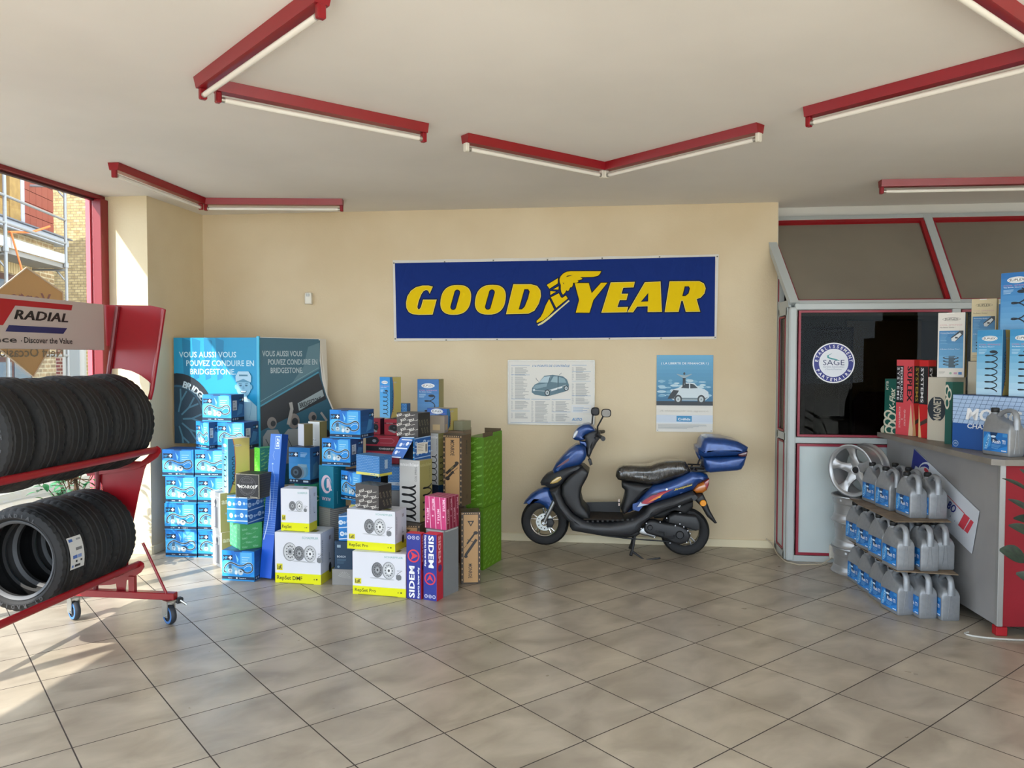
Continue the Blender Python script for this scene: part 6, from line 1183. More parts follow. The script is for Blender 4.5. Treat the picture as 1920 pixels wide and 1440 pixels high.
    # seat and tail
    part('seat', [(810, 640), (814, 608), (835, 575), (870, 558), (930, 556), (1010, 560), (1080, 556), (1130, 536), (1200, 522), (1300, 518), (1350, 524), (1375, 560), (1388, 598), (1340, 632), (1250, 660), (1180, 682), (1130, 702), (1060, 704), (960, 686), (880, 680), (828, 668)], .135, .06, SEAT, steps=4, warp=narrow(810, 1100, .75, 1.0))
    part('seat_base', [(858, 676), (960, 690), (1100, 705), (1085, 740), (1020, 785), (958, 855), (905, 915), (872, 935), (850, 890), (868, 840), (882, 780), (882, 745), (858, 722)], .12, .04, BK)
    m = MB()
    for y in (820, 850): p = S(836, y); m.box(p[0]-.006, p[0]+.006, -.124, -.116, p[1]-.012, p[1]+.012, M('#c9b8b0', .5))
    m.build('warning_sticker', t)
    part('rear_fairing', [(902, 912), (950, 862), (1000, 802), (1058, 742), (1090, 708), (1180, 690), (1270, 656), (1392, 600), (1470, 604), (1520, 628), (1530, 655), (1450, 695), (1410, 740), (1260, 792), (1060, 852), (960, 882)], .165, .06, BL, warp=narrow(1200, 1530, 1.0, .7))
    m = MB(); yv = -.1735
    def dec(pts, c, k, wv=None):
        P = L(pts); V = []
        for x, z in P:
            u = min(max((x-S(1200, 0)[0])/(S(1530, 0)[0]-S(1200, 0)[0]), 0), 1); V.append((x, -.1665*(1-.3*u)-.0006*k-.001, z))
        a = sum(P[i][0]*P[(i+1) % len(P)][1]-P[(i+1) % len(P)][0]*P[i][1] for i in range(len(P)))
        m.add(V if a > 0 else V[::-1], [tuple(range(len(P)))], M(c, .3))
    dec([(965, 862), (1010, 812), (1080, 762), (1170, 735), (1400, 678), (1405, 684), (1250, 735), (1150, 770), (1060, 845)], '#18234a', 1)
    dec([(1000, 835), (1030, 808), (1085, 775), (1160, 745), (1250, 725), (1180, 760), (1120, 800), (1060, 822), (1110, 818), (1050, 838)], '#a3283c', 2); dec([(1050, 828), (1100, 795), (1180, 755), (1150, 785), (1110, 808)], '#d8732f', 3); dec([(1120, 795), (1160, 772), (1150, 790)], '#e0b23c', 4)
    dec([(985, 845), (1002, 822), (1010, 835), (1060, 842), (975, 862)], '#b9c3d6', 3)
    f0 = S(1255, 738); f1 = S(1398, 700); F = Face(m, (f0[0], -.166, f0[1]), (f1[0]-f0[0], .018, f1[1]-f0[1]), (0, 0, 1), .14, .03); F.step = .003; F.text('Scorpion', 0, .001, .017, '#d9c232', w=(Vector(f1)-Vector(f0)).length, bold=.02, shear=.45)
    F = Face(m, (f0[0]+.05, -.160, f0[1]-.022), (f1[0]-f0[0], .018, f1[1]-f0[1]), (0, 0, 1), .14, .03); F.step = .003; F.text('50cc', .0, 0, .009, '#5f7ab8', bold=.01)
    p = S(1200, 726); m.lathe([(0, -.003), (.009, -.003), (.010, 0)], CH, 14, Matrix.Translation((p[0], -.166, p[1])) @ Matrix.Rotation(-pi/2, 4, 'X')); m.build('fairing_decal', t, smooth=False)
    part('tail_light', [(1408, 745), (1440, 700), (1495, 675), (1528, 652), (1534, 690), (1512, 745), (1482, 765), (1432, 768)], .118, .03, M('#b3641a', .15, coat=1))
    part('brake_lamp', [(1488, 682), (1531, 652), (1528, 700), (1512, 742)], .120, .02, M('#8f1a20', .15, coat=1))
    part('tail_fender', [(1400, 812), (1440, 785), (1490, 778), (1515, 830), (1545, 910), (1600, 1008), (1582, 1012), (1520, 955), (1478, 880), (1430, 835)], .06, .02, BK)
    m = MB(); p = S(1488, 848); m.lathe([(0, -.010), (.024, -.010), (.028, -.004), (.028, .004)], M('#f09a1e', .25), 24, Matrix.Translation((p[0], -.07, p[1])) @ Matrix.Rotation(-pi/2, 4, 'X')); m.build('side_reflector', t)
    m = MB()
    for s in (-.09, .09):
        for a, b in (((1380, 566), (1500, 572)), ((1400, 600), (1540, 600)), ((1480, 520), (1462, 566)), ((1420, 570), (1400, 615)), ((1500, 572), (1500, 600))): p, q = S(*a), S(*b); m.tube([(p[0], s, p[1]), (q[0], s, q[1])], .007, BK, 8)
    p, q = S(1440, 600), S(1540, 590); m.box(p[0], q[0], -.1, .1, q[1]-.01, q[1]+.004, BK); m.build('luggage_rack', t)
    tc = part('top_case', [(1478, 484), (1600, 480), (1810, 470), (1792, 540), (1770, 575), (1740, 584), (1530, 600), (1500, 585), (1488, 545)], .205, .06, BL, steps=4)
    part('case_lid', [(1436, 412), (1460, 404), (1470, 362), (1490, 338), (1520, 328), (1640, 335), (1740, 358), (1800, 390), (1822, 406), (1814, 440), (1806, 468), (1600, 478), (1482, 482), (1450, 470), (1436, 448)], .21, .085, BL, parent=tc, steps=4)
    m = MB(); P = L([(1462, 400), (1472, 362), (1492, 336), (1520, 328), (1540, 330), (1500, 365), (1484, 410)]); m.puffy(P, .150, .05, M('#15171c', .3, coat=1)); m.build('case_hinge_cover', tc)
    m = MB(); m.puffy(L([(1735, 452), (1812, 430), (1806, 468), (1770, 476), (1745, 470)]), .212, .03, M('#4a1424', .2, coat=1)); m.build('case_reflector', tc)
    m = MB(); m.puffy(L([(1432, 412), (1458, 408), (1470, 470), (1478, 512), (1458, 510), (1436, 462)]), .06, .02, BL); m.build('case_latch', tc)
    # engine, transmission, stand
    part('engine_block', [(1000, 1040), (1040, 1020), (1090, 1060), (1130, 1105), (1100, 1115), (1060, 1100), (1010, 1090), (985, 1070)], .05, .015, AL, y0=-.05)
    tr = part('transmission_cover', [(1026, 1022), (1036, 985), (1070, 964), (1110, 966), (1180, 985), (1300, 1002), (1362, 1035), (1386, 1085), (1362, 1135), (1300, 1152), (1245, 1140), (1200, 1112), (1110, 1085), (1050, 1068), (1030, 1048)], .05, .022, BK, y0=-.115)
    for x, y, r in ((1072, 1018, .022), (1300, 1075, .034)):
        m = MB(); p = S(x, y); m.lathe([(0, -.012), (r*.8, -.012), (r, -.006), (r*1.05, 0)], BK, 24, Matrix.Translation((p[0], -.165, p[1])) @ Matrix.Rotation(-pi/2, 4, 'X')); m.build('crankcase_cap', tr)
    m = MB()
    for x, y in ((1005, 1025), (1045, 985), (1125, 1045), (1105, 1095), (1200, 945), (1265, 1003), (1330, 1012), (1360, 1042), (1378, 1062), (1352, 1130), (1225, 1135), (1300, 990), (1150, 975)): p = S(x, y); m.lathe([(0, -.006), (.005, -.006), (.006, 0)], CH, 10, Matrix.Translation((p[0], -.165, p[1])) @ Matrix.Rotation(-pi/2, 4, 'X'))
    m.build('bolt', tr)
    m = MB(); Q = [S(*q) for q in ((1120, 1045), (1180, 1058), (1182, 1088), (1255, 1096), (1260, 1075))]; m.tube([(x, -.172, z) for x, z in Q], .006, BK, 8); m.build('kick_lever', tr)
    part('air_filter_box', [(1212, 985), (1218, 935), (1262, 914), (1428, 934), (1456, 980), (1456, 1040), (1420, 1046), (1260, 998)], .045, .018, M('#252628', .5), y0=-.12)
    part('inner_fender', [(1090, 930), (1200, 890), (1340, 845), (1410, 830), (1410, 880), (1350, 935), (1250, 920), (1180, 960), (1110, 965)], .10, .03, M('#0f0f10', .7))
    m = MB(); a, b = S(1300, 850), S(1310, 935); m.tube([(a[0], -.08, a[1]), (b[0], -.08, b[1])], .018, AL, 10); m.build('rear_shock', t)
    m = MB(); a = S(700, 1090); b = S(1220, 1135); m.tube([(a[0], -.10, a[1]), (S(900, 1115)[0], -.10, S(900, 1115)[1]), (b[0], -.12, b[1])], .006, BK, 8); m.puffy(L([(760, 1088), (985, 1060), (1000, 1085), (960, 1112), (850, 1118), (790, 1105)]), .09, .02, M('#141415', .6)); m.build('underframe', t)
    m = MB()
    for s in (-1, 1): a, b, c = S(960, 1095), S(942, 1190), S(926, 1268); m.tube([(a[0], s*.07, a[1]), (b[0], s*.10, b[1]), (c[0], s*.13, .016)], [.013, .012, .014], BK, 10)
    a, b = S(940, 1195), S(938, 1195); m.tube([(a[0], -.10, a[1]), (b[0], .10, b[1])], .010, BK, 8)
    a, b, c = S(945, 1215), S(1030, 1265), S(1150, 1295); m.tube([(a[0], -.12, a[1]), (b[0], -.17, b[1]), (c[0], -.19, .018)], [.010, .007, .008], BK, 8); m.build('centre_stand', t)
scooter()
# ================================================================ COUNTER, CANISTERS, RIMS, PLANT
CA, CB = Vector((2.27, 6.74, 0)), Vector((2.375, 5.09, 0))
def counter():
    t = thing('reception_counter', 'grey service counter with a dark red front and laminate top, at the right edge', 'counter', (2.375, 5.09, 0))
    o = Vector((2.375, 5.09, 0)); q = lambda x, y: (x-o.x, y-o.y)
    MLG = noisy('grey_laminate', '#8c8b8b', '#939291', 4, .5, 2); m = MB()
    m.prism([q(2.39, 5.10), q(4.4, 5.28), q(4.4, 6.73), q(2.285, 6.73)], .055, 1.062, M('#6f6f70', .6)); m.build('carcass', t, smooth=False)
    m = MB(); m.prism([q(2.375, 5.09), q(2.39, 5.10), q(2.285, 6.73), q(2.27, 6.735)], .062, 1.058, MLG); m.build('side_panel', t, smooth=False)
    m = MB(); m.prism([q(2.395, 5.075), q(4.4, 5.255), q(4.4, 5.28), q(2.395, 5.10)], .062, 1.058, noisy('dark_red_panel', '#84061a', '#8c081e', 3, .7, 2)); m.build('front_panel', t, smooth=False)
    m = MB(); m.box(-.008, .026, -.022, .012, .062, 1.058, M('#9b9b99', .4, .3), c=.003); m.build('corner_trim', t, smooth=False)
    m = MB(); m.prism([q(2.295, 5.03), q(2.36, 5.00), q(4.45, 5.18), q(4.45, 6.735), q(2.19, 6.735)], 1.062, 1.098, noisy('grey_worktop', '#79736a', '#857f76', 8, .45, 3)); m.build('worktop', t, smooth=False)
    for x, y in ((2.40, 5.11), (2.33, 6.6), (4.2, 5.4)):
        m = MB(); m.box(-.03+x-o.x, .035+x-o.x, -.03+y-o.y, .03+y-o.y, 0, .057, M('#a3121f', .5), c=.004); m.build('foot', t, smooth=False)
    return t
counter()
G2 = 'boxes of car parts on the counter'
def ctr(kind, X, Y, phi, w, d, z, h, name, label, **o): return carton(kind, X, Y, phi, w, d, z, h, name, label, group=G2, **o)
ctr('kflex', 2.285, 6.56, -66, .14, .13, 1.099, .44, 'suspension_part_box', 'slim dark green box with cream coil pattern at the far end of the counter', edge='#14584c')
ctr('redsys', 2.346, 6.40, -66, .178, .085, 1.099, .595, 'coil_spring_box', 'tall red spring carton with a wide red face, beside the slim green box', edge='#c22c38', lt='a')
ctr('redsys', 2.389, 6.24, -66, .085, .075, 1.099, .593, 'coil_spring_box', 'narrow red and black spring carton touching the large cream carton', edge='#c22c38', lt='b')
ctr('cream', 2.432, 6.02, -62, .157, .19, 1.099, .468, 'cream_carton', 'large cream carton with a dark round emblem, standing on the counter', edge='#bdb6a4')
ctr('kflex2', 2.393, 5.83, -62, .054, .11, 1.099, .44, 'suspension_part_box', 'dark green box with big cream loops, half behind the blue grid box', edge='#11584e')
ctr('grid', 2.582, 5.187, -62, .537, .20, 1.099, .362, 'steering_part_box', 'wide blue box with a pale grid pattern behind the counter canister', edge='#2a5f9e')
ctr('suplex', 2.542, 6.00, -30, .174, .12, 1.568, .47, 'coil_spring_box', 'cream white spring box with a blue picture panel, on the cream carton', f='white', edge='#cfc8bc')
ctr('plain', 2.60, 5.82, -62, .13, .14, 1.099, .585, 'cream_carton', 'plain cream carton wedged behind the blue spring boxes', c='#cdc6b2', edge='#bdb6a4')
ctr('suplex', 2.72, 5.93, -30, .155, .12, 1.686, .445, 'coil_spring_box', 'yellowish spring box with a blue picture panel, set behind and higher', f='white', base='#d8c9a0', edge='#c4b48c')
ctr('suplex', 2.545, 5.46, -55, .168, .13, 1.463, .432, 'coil_spring_box', 'light blue spring box standing on the left end of the blue grid box', f='blue', r='tan', hi='#2f8cc4', lo='#bfe0f2', turns=6, edge='#7fb4d2')
ctr('suplex', 2.66, 5.27, -55, .168, .13, 1.463, .432, 'coil_spring_box', 'light blue spring box cut by the right edge of the photo, on the grid box', f='blue', r='tan', hi='#2f8cc4', lo='#bfe0f2', turns=6, edge='#7fb4d2')
ctr('suplex', 2.735, 5.48, -50, .20, .14, 1.896, .38, 'coil_spring_box', 'blue spring box topmost at the right, resting on the two light blue ones', f='blue', r='tan', hi='#1c6cb4', lo='#78b4e0', turns=2.2, edge='#4f8cb8')
ctr('suplex', 2.755, 5.72, -50, .12, .10, 1.682, .40, 'coil_spring_box', 'blue spring box glimpsed between the yellowish and the topmost one', f='blue', r='tan', hi='#2a70b0', lo='#78b4e0', turns=4, edge='#4f8cb8')
# ---------------------------------------------------------------- oil canisters
MJ = noisy('silver_grey_plastic', '#868a8e', '#8e9195', 30, .36, 2, metal=.3); MCAP = M('#151617', .5)
def canister():
    t = thing('oil_canister', 'silver grey oil canister', 'canister', (0, 0, 0))
    def warp(c):
        z = c[2]; k = 1.0 if z < .175 else max(.36, 1-(z-.175)*5.6)
        return (c[0], c[1]*k, z)
    m = MB()
    prof = [(-.092, 0), (.092, 0), (.100, .010), (.100, .05), (.100, .10), (.100, .15), (.100, .175), (.098, .195), (.090, .210), (.072, .222), (.045, .230), (.015, .240), (-.01, .252), (-.026, .266), (-.040, .272), (-.080, .272), (-.092, .262), (-.098, .235), (-.100, .205), (-.100, .175), (-.100, .12), (-.100, .06), (-.100, .010)]
    m.puffy(prof, .060, .010, MJ, warp=warp, steps=3)
    H = [(-.034, 0, .258), (-.012, 0, .285), (.020, 0, .302), (.050, 0, .306), (.076, 0, .299), (.090, 0, .278), (.095, 0, .245), (.096, 0, .205), (.096, 0, .180)]
    m.tube(H, [.018, .018, .018, .018, .019, .020, .022, .024, .026], MJ, 12, flat=.8)
    m.lathe([(.030, .262), (.027, .275), (.022, .280), (.022, .292)], MJ, 20, Matrix.Translation((-.062, 0, 0)))
    for s in (-1, 1):                                     # raised ridges on the end face
        m.tube([(.1005, s*.020, .02), (.1005, s*.012, .10), (.1005, s*.006, .19)], .0025, MJ, 6)
    m.build('body', t, angle=40)
    m = MB(); m.lathe([(.0, .318), (.020, .318), (.0245, .313), (.0245, .290), (.022, .287)], MCAP, 36, Matrix.Translation((-.062, 0, 0)), rf=lambda i, j, r: r-.0012 if i % 2 and 1 < j < 4 else r); m.build('screw_cap', t)
    m = MB(); F = Face(m, (-.088, -.0600, .028), (1, 0, 0), (0, 0, 1), .176, .128); F.step = .0005; w, h = .176, .128
    F.up().rect(0, 0, w, h, '#1b6db8').up().poly([(w*.28, h), (w*.6, h), (w*.5, h*.75), (w*.62, h*.55), (w*.35, h*.5)], '#10345c').rect(w*.8, h*.8, w*.98, h*.96, '#3f8fd0').poly([(0, 0), (w*.30, h*.28), (w*.34, h*.8), (w*.18, h*.95), (0, h*.6)], '#3b93d6').poly([(w*.3, 0), (w, h*.35), (w, 0)], '#2a86d8')
    F.up().poly([(w*.06, h*.1), (w*.16, h*.1), (w*.30, h*.82), (w*.22, h*.9)], '#9fcdee').text('LABO', w*.14, h*.14, h*.11, '#2a70b4', w=h*.62, rot=72, bold=.04).ell(w*.42, h*.78, w*.10, h*.06, '#d5e8f6', 14)
    F.up().text('Rush TI', w*.40, h*.44, h*.19, '#f2f6fa', w=w*.52, bold=.02).bars(w*.36, h*.36, w*.4, 4, h*.06, h*.018, '#7fbce8').rect(w*.76, h*.05, w*.97, h*.10, '#e8f2f8')
    m.build('printed_label', t, smooth=False)
    return t
CP = canister(); _used = [False]
def can(X, Y, phi, z, label, group='oil canisters stacked in three tiers'):
    a = radians(phi); w, d = .20, .12; cx = X-w/2*cos(a)-d/2*sin(a); cy = Y-w/2*sin(a)+d/2*cos(a)
    c = dup(CP) if _used[0] else CP; _used[0] = True
    c.location = (cx, cy, z); c.rotation_euler = (0, 0, a); c.scale = (1, 1, .93); c['label'] = label; c['category'] = 'canister'
    if group: c['group'] = group
    elif 'group' in c: del c['group']
    return c
can(2.437, 5.118, -68, 1.0985, 'silver grey oil canister standing alone on the counter before the grid box', group=None)
T1 = [(1.905, 5.395, -76, 'grey canister at the front corner of the bottom tier, its blue label showing'), (2.023, 5.345, -80, 'grey canister in the bottom tier between the corner one and the one by the counter'), (2.150, 5.325, -84, 'grey canister of the bottom tier closest to the counter panel'),
      (1.880, 5.625, -82, 'grey canister second from the front along the outer edge of the bottom tier'), (1.870, 5.85, -82, 'grey canister third from the front along the outer edge of the bottom tier'), (1.862, 6.07, -82, 'grey canister farthest back in the bottom tier beside the rims')]
for x, y, p, l in T1: can(x, y, p, 0, l)
T2 = [(1.885, 5.365, -80, 'grey canister at the front corner of the middle tier'), (2.035, 5.375, -84, 'grey canister second from the corner in the front row of the middle tier'), (2.150, 5.425, -86, 'grey canister of the middle tier closest to the counter panel'),
      (1.875, 5.62, -80, 'grey canister second from the front along the outer edge of the middle tier'), (1.865, 5.86, -80, 'grey canister third from the front along the outer edge of the middle tier'), (1.862, 6.09, -78, 'grey canister farthest back in the middle tier beside the rims'),
      (2.015, 5.62, -84, 'grey canister in the second row of the middle tier, only cap and handle visible'), (2.10, 5.90, -84, 'grey canister deep in the middle tier under the cardboard edge')]
for x, y, p, l in T2: can(x, y, p, .3085, l)
T3 = [(2.035, 5.575, -82, 'grey canister at the front corner of the top tier'), (2.155, 5.565, -86, 'grey canister of the top tier in front of the slanted advertising plate'), (1.985, 5.825, -80, 'grey canister second from the front in the top tier, label half visible'),
      (1.965, 6.06, -80, 'grey canister farthest back in the top tier next to the upright rim'), (2.125, 5.81, -84, 'grey canister behind in the top tier under the plate, dark cap showing'), (2.11, 6.04, -84, 'grey canister last in the inner row of the top tier')]
for x, y, p, l in T3: can(x, y, p, .617, l)
for nm, z, P, lb in (('cardboard_sheet', .303, [(1.88, 5.37), (2.25, 5.33), (2.27, 5.62), (2.2, 6.3), (1.84, 6.32), (1.85, 5.9)], 'torn cardboard sheet lying between the bottom and middle canister tiers'),
                 ('cardboard_sheet', .6115, [(1.90, 5.46), (2.27, 5.50), (2.28, 5.58), (2.24, 6.32), (1.86, 6.34), (1.85, 6.1), (1.87, 5.85)], 'torn cardboard sheet carrying the top tier of canisters')):
    m = MB(); m.prism([(x-2, y-5.8) for x, y in P], 0, .005, noisy('torn_cardboard', '#6f5f4b', '#857460', 12, .8, 4)); tag(m.build(nm, loc=(2, 5.8, z), smooth=False), lb, 'cardboard')
# ---------------------------------------------------------------- alloy rims
MAL = M('#b6b8ba', .40, .75); MALD = M('#8f9192', .4, .9)
def rim_barrel(m, T=None):
    R = .205; H = .205
    pr = [(R-.012, 0), (R, 0), (R+.001, .006), (R-.006, .016), (R-.012, .024), (R-.014, .040), (R-.018, .052), (R-.024, .060), (R-.024, .130), (R-.018, .142), (R-.014, .150), (R-.013, .178), (R-.006, .190), (R+.001, .199), (R, H), (R-.012, H), (R-.018, .192), (R-.022, .15), (R-.032, .125), (R-.032, .07), (R-.022, .04), (R-.016, .01)]
    m.lathe(pr, MAL, 64, T, closed=True)
def rim_spokes(m, T, zf=.19):
    for k in range(5):
        a = k*2*pi/5+pi/2+.12; R_ = Matrix.Rotation(a, 4, 'Z'); TT = T @ R_
        # a spoke swells at the hub and at the lip
        sec = [(.03, .046, zf-.045), (.055, .040, zf-.034), (.085, .031, zf-.026), (.115, .028, zf-.018), (.145, .031, zf-.010), (.165, .040, zf-.003), (.186, .060, zf+.004)]
        V = []; F = []
        for r, hw, z in sec:
            V += [(r, -hw, z-.03), (r, -hw, z-.012), (r, -hw*.55, z), (r, hw*.55, z), (r, hw, z-.012), (r, hw, z-.03)]
        n = 6
        for i in range(len(sec)-1):
            for j in range(n): k2 = (j+1) % n; F.append((i*n+j, (i+1)*n+j, (i+1)*n+k2, i*n+k2))
        F += [tuple(reversed(range(n))), tuple((len(sec)-1)*n+j for j in range(n))]
        m.add(V, F, MAL, TT)
    m.lathe([(.0, zf-.045), (.030, zf-.045), (.034, zf-.042), (.045, zf-.046), (.068, zf-.052), (.074, zf-.08), (.0, zf-.08)], MAL, 40, T)
RX, RY = 1.985, 6.49
for i in range(3):
    t = thing('alloy_rim', ['alloy rim lying at the bottom of the stack by the office panel', 'alloy rim lying in the middle of the stack by the office panel', 'alloy rim lying on top of the stack, under the upright one'][i], 'wheel rim', (RX+(0, .006, -.004)[i], RY, .206*i), .5*i, 'silver alloy rims beside the canisters')
    m = MB(); rim_barrel(m); m.build('barrel', t, angle=30)
    m = MB(); rim_spokes(m, Matrix.Identity(4)); m.build('spokes', t, angle=40)
t = thing('alloy_rim', 'five spoke alloy rim standing upright and facing out, on top of the rim stack', 'wheel rim', (1.90, 6.36, .619), 0, 'silver alloy rims beside the canisters')
T = Matrix.Translation((.055, .09, .2055)) @ Matrix.Rotation(radians(-10), 4, 'Z') @ Matrix.Rotation(radians(93), 4, 'X') @ Matrix.Translation((0, 0, -.10))
T = Matrix.Translation((.02, .04, .207)) @ Matrix.Rotation(radians(-54), 4, 'Z') @ Matrix.Rotation(radians(90), 4, 'X') @ Matrix.Translation((0, 0, -.15))
m = MB(); rim_barrel(m, T); m.build('barrel', t, angle=30)
m = MB(); rim_spokes(m, T); m.lathe([(.176, .188), (.181, .198), (.188, .205), (.197, .208), (.2055, .2055)], MAL, 64, T); m.build('spokes', t, angle=40)
m = MB(); m.lathe([(0, .152), (.024, .151), (.026, .146)], M('#101113', .4), 24, T)
for k in range(4): a = k*pi/2+.5; m.lathe([(0, .1425), (.010, .1425), (.0105, .136)], M('#3b3d3f', .5), 16, T @ Matrix.Translation((.052*cos(a), .052*sin(a), .0005)))
m.build('hub_cap', t)
m = MB(); m.tube([T @ Vector((.165, -.085, .13)), T @ Vector((.150, -.078, .165))], .005, M('#141414', .6), 8); m.build('tyre_valve', t)
# ---------------------------------------------------------------- advertising plate on the counter side
def plate_sign():
    d = (CB-CA).normalized(); nrm = Vector((d.y, -d.x, 0)); o = CA-Vector((.006, 0, 0))
    if nrm.x > 0: nrm = -nrm
    def S(x, y, e=0):
        px, py = 1660+x/9, 840+y/9; r = ray(px, py); k = (o-CAMP).dot(nrm)/r.dot(nrm); return CAMP+r*k+nrm*e
    t = thing('advertising_plate', 'slanted white plate with blue and red lettering fixed to the grey counter side', 'sign', (0, 0, 0))
    m = MB(); Q = [S(495, 10), S(1590, 1065), S(1463, 1782), S(370, 730)]; n = len(Q)
    V = Q+[p+nrm*.004 for p in Q]; m.add(V, [(4, 7, 6, 5), (0, 1, 5, 4), (1, 2, 6, 5), (2, 3, 7, 6), (3, 0, 4, 7)], M('#ccd2da', .45)); m.build('plate', t, smooth=False)
    m = MB()
    def P(pts, c, k=1):
        V = [S(x, y, .004+.0006*k) for x, y in pts]; f = (V[1]-V[0]).cross(V[2]-V[1]); s_ = sum(((V[i]).cross(V[(i+1) % len(V)]) for i in range(len(V))), Vector()).dot(nrm)
        m.add(V if s_ > 0 else V[::-1], [tuple(range(len(V)))], M(c, .45))
    P([(495, 14), (742, 250), (700, 236), (640, 250), (600, 285), (572, 335), (520, 298), (500, 358), (440, 700), (380, 725)], '#16237c')
    P([(590, 338), (618, 290), (670, 268), (722, 275), (750, 312), (744, 362), (715, 330), (672, 314), (622, 320)], '#16237c', 2); P([(668, 335), (702, 342), (736, 380), (750, 440), (705, 420), (664, 378)], '#c2303e', 2)
    P([(1040, 785), (1052, 785), (1352, 1100), (1340, 1108)], '#c2303e'); P([(1345, 1100), (1440, 1185), (1330, 1387), (1240, 1300)], '#cf4350', 2); P([(1455, 1205), (1505, 1252), (1402, 1445), (1340, 1390)], '#cf4350', 2)
    u = (S(1340, 1390)-S(1240, 1300)).normalized(); v = (S(1345, 1100)-S(1240, 1300)).normalized()
    F = Face(m, S(1050, 1000, .004), u, v, 1, 1); F.n = nrm; F.step = .0008; k = (S(1345, 1100)-S(1240, 1300)).length
    F.up().text('BO', 0, 0, k*.55, '#16237c', w=k*.82, bold=.08)
    for i, (x, y) in enumerate(((1025, 1075), (1105, 1155), (1175, 1235))): G = Face(m, S(x, y, .004), u, v, 1, 1); G.n = nrm; G.step = .0008; G.up().text('ERS'[i], 0, 0, k*.09, '#16237c', bold=.06)
    m.build('sign_print', t, smooth=False)
plate_sign()
# ---------------------------------------------------------------- power socket strip and cable by the office
m = MB(); c = atY(1563, 1034, 6.73); m.box(c.x-.035, c.x+.045, 6.695, 6.742, .04, .155, M('#cfcabd', .5), c=.006); tag(m.build('power_socket', smooth=False), 'small white power socket low on the office panel beside the rims', 'socket')
m = MB(); P = [atY(x, y, Y) for x, y, Y in ((1436, 1010, 7.165), (1446, 1018, 7.15), (1451, 1026, 7.08))]; P += [atZ(1458, 1040, .006), atZ(1472, 1053, .006), atZ(1500, 1059, .006), atZ(1540, 1058, .006), atY(1560, 1046, 6.69)]
m.tube([p+Vector((0, 0, .0)) for p in P], .005, M('#b9ad97', .5), 8); tag(m.build('power_cable'), 'thin beige cable running along the floor at the office corner', 'cable')
m = MB(); m.tube([(2.44+.25*cos(a), 5.08+.07*sin(a), .006) for a in [radians(x) for x in range(150, 400, 20)]], .006, M('#b9b9b4', .5), 8); tag(m.build('cable_loop'), 'pale cable loop on the floor under the red counter front', 'cable')
# ---------------------------------------------------------------- potted plant at the right edge
def leaf(m, base, tip, wd, mat, sag=.03, n=8, up=Vector((0, 0, 1)), fold=.25):
    base = Vector(base); tip = Vector(tip); d = tip-base; L = d.length; d.normalize(); s = d.cross(up).normalized(); q = s.cross(d).normalized(); V = []; F = []
    for i in range(n+1):
        t_ = i/n; c = base+d*L*t_-Vector((0, 0, 1))*sag*(2*t_-1)**2*1.0+Vector((0, 0, sag)); w_ = wd*sin(pi*min(1, t_*.93+.035))**.8*(1-.25*t_)
        V += [c-s*w_+q*w_*fold, c, c+s*w_+q*w_*fold]
    for i in range(n): a = 3*i; F += [(a, a+1, a+4, a+3), (a+1, a+2, a+5, a+4)]
    m.add(V, F, mat)
def calathea():
    t = thing('potted_plant', 'leafy houseplant reaching in at the right edge before the red counter', 'potted plant', (2.60, 4.52, 0))
    m = MB(); m.lathe([(0, 0), (.10, 0), (.135, .24), (.145, .245), (.145, .27), (.13, .27), (.12, .22), (0, .22)], M('#5a4636', .6), 32); m.build('pot', t)
    ML = noisy('dark_green_leaf', '#12201a', '#24382a', 25, .45, 3, stretch=(1, 4, 1)); MS = M('#3a3328', .6)
    s = MB(); g = MB()
    for (px, py, Y, bx, by, wd) in ((1874, 1031, 4.45, 1925, 1052, .045), (1879, 897, 4.5, 1935, 925, .012), (1890, 936, 4.5, 1945, 968, .018), (1891, 985, 4.42, 1950, 1010, .030), (1900, 972, 4.55, 1960, 985, .03), (1912, 880, 4.5, 1965, 920, .02), (1905, 1075, 4.3, 1975, 1110, .04)):
        tip = atY(px, py, Y)-t.location; b = atY(bx, by, Y+.02)-t.location; leaf(g, b, tip, wd*1.15, ML, .012, up=Vector((-.45, -.75, .6)), fold=.12); s.tube([(0, 0, .2), (b.x*.5, b.y*.5, b.z*.7), b], .006, MS, 6)
    rg = random.Random(11)
    for i in range(16):
        a = rg.uniform(-1.1, 1.1); r = rg.uniform(.10, .26); z = rg.uniform(.45, 1.1); b = Vector((r*cos(a)*.6, r*sin(a)*.6, z)); tip = b+Vector((cos(a)*.2, sin(a)*.2, rg.uniform(-.1, .1))); leaf(g, b, tip, .07, ML, .02); s.tube([(0, 0, .2), (b.x*.4, b.y*.4, z*.7), b], .006, MS, 6)
    g.build('foliage', t); s.build('stems', t)
calathea()
